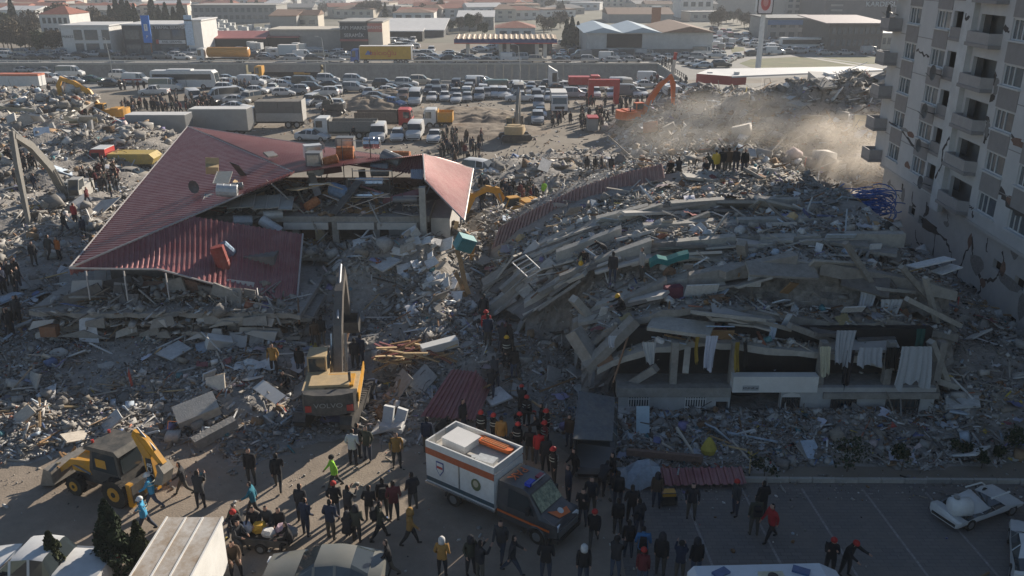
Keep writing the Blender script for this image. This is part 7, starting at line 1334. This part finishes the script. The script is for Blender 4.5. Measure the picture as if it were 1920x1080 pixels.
crowd(54, 285, 400, 190, 216, 'in the crowd between the coach and the grey box lorries'); crowd(16, 228, 290, 202, 216, 'in the crowd left of the grey box lorries'); crowd(13, 155, 186, 222, 234, 'under the arm of the far left excavator')
crowd(20, 20, 115, 176, 206, 'on the far left slabs', what='person in dark clothes'); crowd(36, 150, 222, 328, 378, 'in the crowd by the red cab lorry', slope=-.1); crowd(9, 46, 70, 322, 346, 'beside the long dark excavator arm'); crowd(9, 0, 30, 322, 340, 'at the left edge by the rubble')
crowd(8, 2, 42, 530, 560, 'at the left edge beside the crushed front'); crowd(5, 8, 40, 600, 636, 'at the left edge below the crushed front')
crowd(46, 826, 905, 256, 312, 'in the dense crowd behind the right end of the red roof', slope=.1); crowd(24, 892, 1010, 362, 392, 'on the rubble behind the yellow excavator'); crowd(28, 1086, 1142, 212, 246, 'in the crowd before the red arch'); crowd(8, 1030, 1080, 226, 240, 'walking on the lot left of the red arch'); crowd(16, 1140, 1230, 195, 216, 'between the red arch and the orange excavator'); crowd(10, 1100, 1160, 190, 205, 'under the red arch'); crowd(10, 1240, 1300, 178, 205, 'beside the orange excavator arm')
crowd(12, 400, 520, 164, 172, 'along the frontage road', False); crowd(8, 225, 275, 165, 170, 'beside the ambulance on the frontage road', False); crowd(10, 840, 1100, 168, 178, 'among the parked rows', False); crowd(8, 1200, 1300, 150, 165, 'near the end of the sunken road', False); crowd(6, 1230, 1260, 118, 126, 'on the pale road above the sunken road', False); crowd(9, 570, 680, 225, 262, 'on the muddy lot by the lorries', False)
for x in (1100, 1115, 1127, 1145, 1175, 1187): person(x, 336, 'dark', 'stand', None, None, 'on rubble behind the right block', onr=True)
person(1020, 374, 'neon green', 'stand', 250, None, 'on the rubble behind the yellow excavator', onr=True, what='person in neon green vest'); person(80, 204, 'green', 'stand', 250, None, 'on the far left slabs', onr=True, what='person in bright green jacket'); person(617, 246, 'white', 'walk', 200, None, 'beside the bale lorry', what='person in white jacket'); person(635, 246, 'brown', 'stand', 200, None, 'beside the bale lorry'); person(1530, 195, 'ochre', 'stand', 250, None, 'on the far rubble hill', onr=True)
for a in ((66, 498, 'dark', 'stand'), (95, 486, 'charcoal', 'walk'), (124, 440, 'dark', 'walk'), (158, 444, 'navy', 'stand')): person(*a, None, None, 'on the rubble left of the red roof', onr=True)
person(113, 490, 'orange', 'stand', 250, None, 'on the rubble left of the red roof', onr=True); person(143, 424, 'red', 'stand', 80, None, 'on the rubble left of the red roof', onr=True)
bp = person(1446, 1013, 'black', 'stand', 200, None, PK); bpy.data.objects.remove(bp); PEOPLE.pop()
# beyond the three hundred people that show largest, the far crowds are one mass
PEOPLE.sort(key=lambda e: e[0].location.y)
far_people = PEOPLE[295:]; PEOPLE = PEOPLE[:295]
fv, ff, fm, ft = [], [], [], []; off = 0
for o, a, b in far_people:
    me = LOW[o.data.name]; co, fs, mi = me; M_ = np.array(o.matrix_basis); w3 = co @ M_[:3, :3].T + M_[:3, 3]; fv.append(w3); ff += [[i + off for i in f] for f in fs]; fm += mi; ft.append(np.repeat([list(o.color[:3])], len(co), 0)); off += len(co)
    for c_ in list(o.children): bpy.data.objects.remove(c_)
    bpy.data.objects.remove(o)
cme = bpy.data.meshes.new('distant_crowd'); cme.from_pydata(np.concatenate(fv).tolist(), [], ff); at = cme.color_attributes.new('tint', 'FLOAT_COLOR', 'POINT'); at.data.foreach_set('color', np.c_[np.concatenate(ft), np.ones(off)].astype(np.float32).ravel())
for m_ in (tint_any, mk('crowd_trousers', (.03, .032, .038), .9), skin, hair, shoe): cme.materials.append(m_)
cme.polygons.foreach_set('material_index', fm); cme.update(); link('distant_crowd', cme, kind='stuff')
single_out(PEOPLE, 12)
# ------------------------------------------------------------------ tanks, panels and other loose things on the left roof
def tank(px, py, Y, L, r, mat, rot, label, kind='cyl'):
    q = PY(px, py, Y); t = thing('water_tank', label, 'water tank', q, rot=rot)
    MB().loft([[(x, r * s * math.cos(a * .5236), r * s * math.sin(a * .5236)) for a in range(12)] for x, s in ((-L / 2, .9), (-L / 2 + .03, 1), (-L * .17, 1), (-L * .16, 1.04), (-L * .14, 1), (L * .14, 1), (L * .16, 1.04), (L * .17, 1), (L / 2 - .03, 1), (L / 2, .9))]).build('shell', mat, t, smooth=False); MB().tube([(L / 2, 0, 0), (L / 2 + .05, 0, 0)], r * .3, 8).build('end_cap', steel, t); return t
tank_white = mk('tank_white', (.55, .57, .58), .5, .2, var=.12, dirt=.35); tank_grey = mk('tank_grey', (.19, .20, .21), .5, .4, var=.15, dirt=.35); tank_rust = mk('tank_rust', (.36, .11, .035), .8, .1, var=.3, scale=3, col2=(.45, .19, .08)); tank_blue = mk('tank_blue_wrap', (.12, .20, .30), .4, .2, var=.3, scale=3, dirt=.3); tank_red = mk('tank_red', (.30, .045, .035), .6, var=.15, dirt=.35); tank_steel = mk('tank_steel', (.50, .52, .54), .22, .85, var=.15, dirt=.2)
for a in ((426, 357, 52.5, 1.3, .42, tank_white, (0, .1, .15), 'white cylinder tank with pale end lying on the red roof'), (445, 349, 53, .7, .25, tank_grey, (0, 0, .3), 'small grey tank behind the white cylinder tank on the roof'), (455, 414, 52.6, 1.2, .36, tank_white, (0, .1, .35), 'white tank hanging over the torn roof edge'), (508, 424, 52.2, 1.5, .36, tank_white, (.1, .55, -.2), 'white heater cylinder tipping over the roof edge'), (512, 402, 53, 1.2, .32, tank_white, (0, 0, .4), 'pale tank among the broken roof sheets'),
          (638, 360, 54.5, 1.4, .48, tank_blue, (.2, .2, -.5), 'blue wrapped tank lying on the terrace'), (585, 382, 54, 1.0, .3, tank_rust, (0, -.4, .7), 'orange rusty cylinder lying on the terrace'), (620, 301, 57, 1.0, .34, tank_rust, (0, -.2, .4), 'small rusty orange tank beside the grey cabinet'), (648, 288, 59, 1.2, .55, tank_rust, (0, 0, .05), 'large upright rust orange tank on the terrace frame'), (735, 299, 57.5, 1.5, .5, tank_grey, (.0, .3, -.4), 'grey tank with rusty end leaning on the ridge'), (752, 294, 58.5, 1.3, .42, tank_rust, (0, 0, -.1), 'rusty tank behind the leaning grey tank'), (414, 484, 47.2, 1.5, .42, tank_red, (0, 1.35, .1), 'dark red barrel tank lying on the lower roof'), (425, 468, 48.2, .9, .35, tank_blue, (0, .9, .5), 'small blue tank beside the red barrel tank'),
          (681, 342, 55, 1.0, .32, tank_steel, (0, 0, .02), 'left shiny steel heater tank on the terrace rack'), (705, 342, 55, 1.0, .32, tank_steel, (0, 0, .02), 'right shiny steel heater tank on the terrace rack'), (692, 366, 54.6, 2.0, .26, tank_steel, (0, 0, .02), 'long steel cylinder under the heater rack'), (712, 318, 56.5, 1.2, .48, tank_grey, (0, 0, .05), 'dark grey tank above the heater rack'), (697, 268, 61, 1.2, .42, tank_steel, (0, 0, 0), 'steel tank standing on the ridge frame'), (760, 374, 53.6, 1.6, .22, tank_grey, (0, 0, 0), 'thin grey cylinder by the right terrace rails')): tank(*a)
def crate(px, py, Y, d, mat, label, rz=0, nm='cabinet', cat='cabinet'):
    q = PY(px, py, Y); t = thing(nm, label, cat, q, rz=rz); MB().box((0, 0, 0), d).build('casing', mat, t); MB().box((0, -d[1] / 2 - .01, 0), (d[0] * .8, .02, d[2] * .8)).build('front_panel', steel, t); return t
crate(590, 305, 57, (1.0, .9, 1.5), tank_grey, 'grey metal cabinet standing on the broken ridge'); crate(586, 283, 59, (1.2, .8, .9), tank_white, 'tilted pale tank box on the broken ridge', .4); crate(648, 268, 61, (1.3, .9, .9), tank_grey, 'grey box on the tall terrace frame')
solar = mk('solar_panel', (.33, .34, .31), .25, .1, var=.12, dirt=.45, spec=.6)
for i in range(7):
    px0 = 385 + i * 24; q = PY(px0 + 8, 376 + i * .8 - (2 if i % 2 else 0), 53.2); t = thing('solar_collector', f'{ORD[i]} pale flat solar collector from the left on the torn roof', 'solar panel', q, rot=(R(14), R(random.uniform(-6, 6)), R(8))); MB().box((0, 0, 0), (.82, 1.75, .07)).build('panel', solar, t); MB().box((-.41, 0, .03), (.04, 1.78, .06)).build('frame', roof_trim, t); MB().box((.41, 0, .03), (.04, 1.78, .06)).build('frame', roof_trim, t)
t = thing('solar_collector', 'single pale solar collector tilted on the dark red roof slope', 'solar panel', PY(418, 333, 54), rot=(R(18), 0, R(5))); MB().box((0, 0, 0), (1.0, 1.5, .07)).build('panel', solar, t); MB().box((-.5, 0, .03), (.05, 1.5, .06)).build('frame', roof_trim, t)
t = thing('metal_box', 'open brown metal box on the dark red roof slope', 'box', PY(398, 322, 55), rot=(.2, .1, .3)); MB().box((0, 0, .2), (.8, .6, .5)).build('casing', machine_tan, t); MB().box((0, .3, .55), (.85, .05, .6), rx=-.3).build('lid', machine_tan, t)
for px, py, Y, nm in ((598, 318, 56.2, 'grey satellite dish in front of the grey cabinet'), (365, 350, 55, 'dark satellite dish on the dark red roof slope'), (604, 272, 60, 'small white satellite dish on the broken ridge')):
    q = PY(px, py, Y); t = thing('satellite_dish', nm, 'satellite dish', q, rz=R(-20)); r = .45 if px != 604 else .3; MB().loft([[(r * s * math.cos(a * .5236), -.2 * (1 - s * s) * -1 - .1, r * s * math.sin(a * .5236)) for a in range(12)] for s in (.05, .5, .8, 1)], caps=False).build('dish', mk('dish_pale', (.36, .36, .35), .6, var=.15) if px != 365 else mk('dish_grey', (0, 0, 0)), t, smooth=True); MB().tube([(0, .1, 0), (0, .25, -.6)], .03, 5).build('mast', steel_dark, t)
rk = thing('pipe_frame', 'thin steel frame of pipes standing on the exposed terrace', 'frame', PY(690, 408, 53.4))
o = rk.location
for x, y, h_ in ((-1.2, .3, 2.6), (1.5, .3, 2.6), (-1.2, 1.8, 2.9), (1.5, 1.8, 2.9), (-2.4, 5, 4.2), (-.4, 5, 4.2), (2.3, .2, 1.6), (3.4, .2, 1.6)): MB().tube([(x, y, 0), (x + random.uniform(-.1, .1), y, h_)], .035, 5).build('upright', steel_dark, rk)
for a, b in (((-1.2, .3, 2.5), (1.5, .3, 2.5)), ((-1.2, .3, 1.3), (1.5, .3, 1.3)), ((-1.2, 1.8, 2.7), (1.5, 1.8, 2.7)), ((2.3, .2, 1.4), (3.4, .2, 1.4)), ((2.3, .2, .8), (3.4, .2, .8)), ((-2.4, 5, 4.1), (-.4, 5, 4.1)), ((-2.6, 0, .2), (1.6, -.6, 1.8)), ((-.8, -.4, .1), (2.1, .5, 1.2))): MB().tube([a, b], .035, 5).build('rail', steel, rk)
bp_ = thing('broken_pipe_bundle', 'bundle of broken pipes and laths on the exposed terrace', 'pipes', PY(610, 355, 54.5)); 
for i in range(12): a = random.uniform(-.25, .25); MB().tube([(-1.0, random.uniform(-.4, .4), .1 + i * .03), (.2, a, .4), (1.3, a * 2, .1)], .03, 5).build('pipe', random.choice((steel, wood_pale, frame_white)), bp_)
# ------------------------------------------------------------------ single finds in the rubble that stand out in the photograph
def find(nm, cat, label, px, py, parts, rot=(0, 0, 0), z=None, lift=.15):
    q = P(px, py); 
    for _ in range(4): h_ = max(0, float(hgt(q.x, q.y))); q = P(px, py, h_)
    t = thing(nm, label, cat, (q.x, q.y, (h_ if z is None else z) + lift), rot=rot)
    for pn, m, mt in parts: m.build(pn, mt, t)
    return t
sofa_w = mk('sofa_white', (.52, .53, .53), .9, var=.1)
find('sofa_cushion_set', 'sofa', 'white sofa seats thrown upright on the soil beside the street', 737, 805, [('seat', MB().box((0, -.15, .15), (1.15, .5, .22)), sofa_w), ('backrest', MB().box((-.32, .2, .6), (.5, .24, .85), rx=-.2), sofa_w), ('backrest', MB().box((.3, .2, .6), (.5, .24, .85), rx=-.2, ry=.15), sofa_w)], (0, .1, -.2), lift=.05)
find('wardrobe', 'cupboard', 'long pale cupboard lying on the splintered timber heap', 826, 668, [('carcass', MB().box((0, 0, .3), (2.0, .6, .45)), white_wall), ('door', MB().box((0, -.32, .3), (1.9, .04, .4)), plaster)], (0, -.12, .35), lift=.35)
find('red_roof_piece', 'roof piece', 'fallen piece of dark red corrugated roof beside the gully', 843, 765, [('sheet', (lambda m: (corr_ruled(m, [(-1.1, -1.6, 0), (.7, -1.6, 0)], [(-.2, 1.5, 1.1), (1.1, 1.4, 1.1)], 7), m)[1])(MB()), roof_red), ('sheet', (lambda m: (corr_ruled(m, [(.7, -1.6, 0), (1.6, -1.0, -.3)], [(1.1, 1.4, 1.1), (1.9, 1.2, .4)], 5), m)[1])(MB()), roof_red), ('ridge_cap', MB().tube([(.7, -1.6, .05), (1.1, 1.4, 1.15)], .08, 5), roof_red)], (0, 0, -.15), lift=.3)
find('concrete_block', 'concrete block', 'broken pale slab with torn rebar above the backhoe loader', 372, 790, [('slab', MB().box((0, 0, .3), (2.0, 1.3, .5), rx=.25, ry=-.2), concrete_pale), ('rebar', MB().tube([(-1, -.5, .2), (-1.4, -.8, .5), (-1.5, -1, .2)], .02, 4).tube([(1, .3, .6), (1.4, .5, .9)], .02, 4), rust)], (0, 0, .5), lift=.3)
find('concrete_block', 'concrete block', 'concrete beam leaning under the pale broken slab', 405, 822, [('beam', MB().box((0, 0, .2), (2.1, .55, .5), ry=-.2), concrete)], (0, 0, .7), lift=.1)
find('white_sheet', 'sheet', 'large white sheet spread over the rubble below the crushed front', 480, 690, [('cloth', (lambda m: m.add([(i * .3 - 1.05, j * .22 - .5, .1 + .12 * math.sin(i * 1.7 + j)) for i in range(8) for j in range(5)], [(a * 5 + b, a * 5 + 5 + b, a * 5 + 6 + b, a * 5 + 1 + b) for a in range(7) for b in range(4)]))(MB()), sofa_w)], (.2, 0, .1), lift=.15)
find('white_board', 'board', 'white door panel lying at an angle left of the tan excavator', 506, 745, [('panel', MB().box((0, 0, 0), (1.7, .7, .06)), white_wall)], (.3, .25, -.6), lift=.3)
find('grey_board', 'board', 'grey striped panel pair leaning near the crushed front', 466, 648, [('panel', MB().box((-.55, 0, 0), (1.0, 1.1, .06)), plaster), ('panel', MB().box((.5, 0, .02), (.8, 1.1, .06)), concrete)], (.5, 0, .1), lift=.35)
find('appliance', 'refrigerator', 'white refrigerator box tipped over near the crushed front', 408, 658, [('carcass', MB().box((0, 0, .35), (1.3, .65, .65)), white_paint), ('door', MB().box((0, -.35, .35), (1.25, .06, .6)), plaster)], (.2, .35, .5), lift=.2)
find('pale_board', 'board', 'tall pale board standing in the rubble before the barred window', 1204, 812, [('panel', MB().box((0, 0, .6), (.62, .06, 1.5), rx=-.35), mk('board_pale_blue', (.42, .52, .58), .7, var=.08))], lift=.0)
find('teal_cupboard', 'cupboard', 'teal painted cupboard wedged among boards between the blocks', 868, 480, [('carcass', MB().box((0, 0, .3), (1.1, .7, .9)), mk('teal_paint', (.12, .33, .34), .6, var=.12, dirt=.2)), ('door', MB().box((0, -.37, .3), (1.0, .04, .8)), mk('teal_paint_dark', (.05, .20, .22), .6))], (.3, .4, .5), lift=.6)
for i, (px, py, c, L, rx) in enumerate(((848, 470, wood_pale, 2.6, .5), (868, 535, wood, 3.0, -.1), (885, 500, mk('orange_wood', (.50, .23, .06), .7), 2.2, .3), (868, 560, wood, 2.2, .1))): find('bent_board', 'board', ['long pale wooden board standing left of the teal cupboard', 'tall brown bent board below the teal cupboard', 'curved orange board right of the teal cupboard', 'short brown board at the foot of the board heap'][i], px, py, [('board', MB().loft([[(x * .14 + .12 * math.sin(t * 2), y * .03, t * L / 2) for x, y in ((-1, -1), (1, -1), (1, 1), (-1, 1))] for t in (-1, -.5, 0, .5, 1)]), c)], (rx - .6, .2 * (-1) ** i, .3 * i), lift=L * .3)
find('yellow_sack', 'sack', 'yellow bundle on the rubble before the entrance of the right block', 1328, 850, [('sack', MB().loft([[(r * math.cos(a), r * .8 * math.sin(a), z) for a in [k * .785 for k in range(8)]] for r, z in ((.3, 0), (.38, .25), (.25, .55), (.1, .8), (.03, .85))]), mk('sack_yellow', (.45, .36, .07), .8, var=.15))], lift=.0)
find('timber_heap', 'timber', 'heap of splintered reddish timber and roof sheets beside the gully', 780, 680, [('plank', MB().box((random.uniform(-1.6, 1.6), random.uniform(-.8, .8), random.uniform(.1, .9)), (random.uniform(1, 2.6), .14, .06), rz=random.uniform(-.6, .6), ry=random.uniform(-.35, .35)), random.choice((wood, wood_pale, roof_red, mk('timber_red', (.22, .09, .06), .8, var=.2)))) for _ in range(42)], lift=.1)
find('lying_beam', 'beam', 'brown steel beam lying along the rubble above the kerb', 1245, 868, [('beam', MB().box((0, 0, 0), (3.4, .2, .3)), mk('beam_brown', (.20, .13, .10), .7, var=.2))], (0, .07, -.06), lift=.4)
find('corrugated_sheet', 'metal sheet', 'dark reddish corrugated sheet lying by the kerb left end', 1300, 905, [('sheet', (lambda m: (corr_ruled(m, [(-2.2, -.5, 0), (2.2, -.5, .1)], [(-2.2, .5, .25), (2.2, .5, .3)], 13), m)[1])(MB()), roof_red)], lift=.15)
find('torn_sheet_metal', 'metal sheet', 'crumpled pale sheet metal beside the burnt out van wreck', 1195, 905, [('sheet', MB().loft([[(x, y, z + .25 * math.sin(x * 3 + y * 2)) for y, z in ((-.6, .2), (-.2, .75), (.3, .8), (.7, .3))] for x in (-.9, -.5, 0, .5, .9)], caps=False), mk('sheet_pale', (.36, .40, .44), .45, .3, var=.25, dirt=.3))], lift=.0)
# tangled blue hose pile on the right
bh = thing('blue_hose_pile', 'tangled pile of blue plastic pipe beside the apartment block', 'pipes', PY(1632, 395, 62)); 
for i in range(60):
    r = random.uniform(.6, 1.7); c = (random.uniform(-1.2, 1.2), random.uniform(-.8, .8), random.uniform(-.3, 1.4)); tl = random.uniform(-.7, .7); a0 = random.uniform(0, 6.28)
    MB().tube([(c[0] + r * math.cos(a0 + k * .45), c[1] + r * .7 * math.sin(a0 + k * .45), c[2] + tl * math.sin(a0 + k * .45)) for k in range(random.randint(7, 14))], .045, 5).build('hose', mk('hose_blue', (.06, .17, .48), .4, var=.15), bh)
# far left collapsed block with yellowish slabs
FL = thing('collapsed_block', 'collapsed block with cream edged slabs at the far left', 'building', (-75, 112, 0))
FLP = []
for px0, py0, px1, py1, Y, th, dp in ((-60, 192, 72, 206, 113, .7, 10), (-60, 218, 80, 226, 110, .6, 8), (-60, 240, 76, 236, 107, .7, 8), (60, 218, 118, 210, 112, .5, 5), (100, 196, 150, 202, 114, .4, 6)):
    a, b = PY(px0, py0, Y), PY(px1, py1, Y - 2); FLP += [tuple(a.lerp(b, random.random()) + Vector((0, dp * .98, .78)) * (random.random() * .94 + .04)) for _ in range(230)]; m = MB().plate([a, b, b + Vector((0, dp, .8)), a + Vector((0, dp, .8))], th); m.v = [(p[0] + 75, p[1] - 112, p[2]) for p in m.v]; m.build('floor_slab', concrete_pale, FL); m = MB().add([a + Vector((0, -.03, 0)), b + Vector((0, -.03, 0)), b + Vector((0, -.03, -th * .7)), a + Vector((0, -.03, -th * .7))], [(0, 1, 2, 3)]); m.v = [(p[0] + 75, p[1] - 112, p[2]) for p in m.v]; m.build('slab_edge', plaster_cream, FL)
debris('slab_debris', np.array(FLP), .3, .6, .1, 1.2, parent=FL, origin=(-75, 112, 0))
for i in range(26):
    q = PY(random.uniform(0, 200), random.uniform(215, 262), random.uniform(103, 111)); m = MB().box((0, 0, 0), (random.uniform(1, 3.4), .25, random.uniform(.8, 2))); m.xf(Matrix.Translation((q.x + 75, q.y - 112, max(q.z, 1))) @ Euler((random.uniform(-.9, .9), random.uniform(-.6, .6), random.uniform(-1, 1))).to_matrix().to_4x4()); m.build('wall_fragment', random.choice((plaster_cream, concrete_pale, concrete, plaster)), FL)
# slabs and wall pieces on the far rubble hill
FH = thing('collapsed_block', 'grey collapsed block heaped into a hill behind the right block', 'building', (36, 105, 0))
for i in range(46):
    x, y = random.uniform(18, 56), random.uniform(84, 122); h_ = float(hgt(x, y))
    if h_ < .8: continue
    s = random.uniform(1.4, 4.2); m = MB().box((0, 0, 0), (s, s * random.uniform(.4, .8), random.uniform(.18, .35))); m.xf(Matrix.Translation((x - 36, y - 105, h_ + .2)) @ Euler((random.uniform(-.6, .5), random.uniform(-.5, .5), random.uniform(0, 3))).to_matrix().to_4x4()); m.build('slab_fragment', random.choice((concrete, concrete_pale, concrete_dark, concrete)), FH)
for px, py, Y, w_, h_ in ((1610, 200, 100, 4.5, 2.6), (1580, 250, 90, 3.2, 2.4), (1630, 245, 88, 3.5, 3)): 
    q = PY(px, py, Y); m = MB().box((0, 0, 0), (w_, .3, h_)); m.xf(Matrix.Translation((q.x - 36, q.y - 105, q.z)) @ Euler((-.35, .1, .1)).to_matrix().to_4x4()); m.build('wall_fragment', plaster_cream, FH)
# churned soil heaps on the lot
for i, (px, py, rx, h_) in enumerate(((870, 215, 9, .8), (930, 225, 8, 1.0), (690, 200, 6, 1.3), (760, 225, 7, .5), (900, 245, 10, .6), (730, 180, 6, 1.0))):
    q = P(px, py); n = 26; X, Y_ = np.meshgrid(np.linspace(-1, 1, n), np.linspace(-1, 1, n), indexing='ij'); r2 = X ** 2 + Y_ ** 2; Z = h_ * np.clip(1 - r2, 0, 1) * (.4 + 1.1 * vnoise(X * rx + i * 9, Y_ * rx, .9)) - .02; I = np.arange(n * n).reshape(n, n); me = np_mesh('soil_heap', np.stack([X * rx, Y_ * rx * .7, Z], -1).reshape(-1, 3), np.stack([I[:-1, :-1], I[1:, :-1], I[1:, 1:], I[:-1, 1:]], -1).reshape(-1, 4)); me.materials.append(soil); link('soil_heap', me, None, loc=(q.x, q.y, 0), kind='structure')
# road marking crane boom right of the tunnel end
cr = thing('mobile_crane', 'white and red lattice crane boom rising beside the end of the sunken road', 'crane', P(1257, 180)); MB().box((0, 0, 1.2), (2.4, 5, 1.4)).build('carrier', white_paint, cr); MB().tube([(0, 0, 1.8), (.3, 0, 6.2)], .35, 4).build('boom', steel, cr); MB().tube([(.3, 0, 6.2), (.42, 0, 7.4)], .36, 4).build('boom_tip', red_paint, cr)

# ------------------------------------------------------------------ dust and haze
def volume_mat(name, col, dens, noise=None, aniso=.6):
    m = bpy.data.materials.new(name); m.use_nodes = True; n = m.node_tree.nodes; l = m.node_tree.links; n.remove(n['Principled BSDF']); v = n.new('ShaderNodeVolumePrincipled'); v.inputs['Color'].default_value = (*col, 1); v.inputs['Density'].default_value = dens; v.inputs['Anisotropy'].default_value = aniso; l.new(v.outputs[0], n['Material Output'].inputs['Volume'])
    if noise:
        tc = n.new('ShaderNodeTexCoord'); t = n.new('ShaderNodeTexNoise'); t.inputs['Scale'].default_value = noise; t.inputs['Detail'].default_value = 4; t.inputs['Roughness'].default_value = .6; l.new(tc.outputs['Object'], t.inputs['Vector'])
        ln = n.new('ShaderNodeVectorMath'); ln.operation = 'LENGTH'; l.new(tc.outputs['Object'], ln.inputs[0])
        mr = n.new('ShaderNodeMapRange'); mr.inputs[1].default_value = 1.0; mr.inputs[2].default_value = .25; mr.inputs[3].default_value = 0; mr.inputs[4].default_value = 1; l.new(ln.outputs['Value'], mr.inputs[0])
        mn = n.new('ShaderNodeMapRange'); mn.inputs[1].default_value = .40; mn.inputs[2].default_value = .68; l.new(t.outputs['Fac'], mn.inputs[0])
        mu = n.new('ShaderNodeMath'); mu.operation = 'MULTIPLY'; l.new(mr.outputs[0], mu.inputs[0]); l.new(mn.outputs[0], mu.inputs[1]); m2 = n.new('ShaderNodeMath'); m2.operation = 'MULTIPLY'; l.new(mu.outputs[0], m2.inputs[0]); m2.inputs[1].default_value = dens; l.new(m2.outputs[0], v.inputs['Density'])
    return m
def dust(label, loc, sc, dens, col, noise):
    rg = [[(math.sin(p_) * math.cos(a * .5236), math.sin(p_) * math.sin(a * .5236), math.cos(p_)) for a in range(12)] for p_ in (.05, .5, 1.0, 1.57, 2.1, 2.6, 3.09)]
    o = MB().loft(rg).build('dust_cloud', volume_mat('dust', col, dens, noise), None, kind='stuff'); import bmesh; b_ = bmesh.new(); b_.from_mesh(o.data); bmesh.ops.recalc_face_normals(b_, faces=b_.faces); b_.to_mesh(o.data); b_.free(); o.location = loc; o.scale = sc; o['label'] = label; return o
dust('cloud of tan dust drifting off the far rubble hill', PY(1575, 290, 80), (7.5, 8, 5.2), .16, (.93, .84, .74), 1.7)
dust('thin dust over the rubble behind the right block', PY(1360, 250, 92), (14, 12, 5), .07, (.92, .86, .78), 1.3)
dust('pale smoke drifting over the distant town', PY(640, 8, 420), (45, 40, 26), .012, (.82, .84, .88), 1.5)
hz = MB().bb(-3500, 3500, -400, 4500, -8.5, 46).build('haze', volume_mat('haze_air', (.82, .85, .90), .00042, aniso=.15), None, kind='stuff')
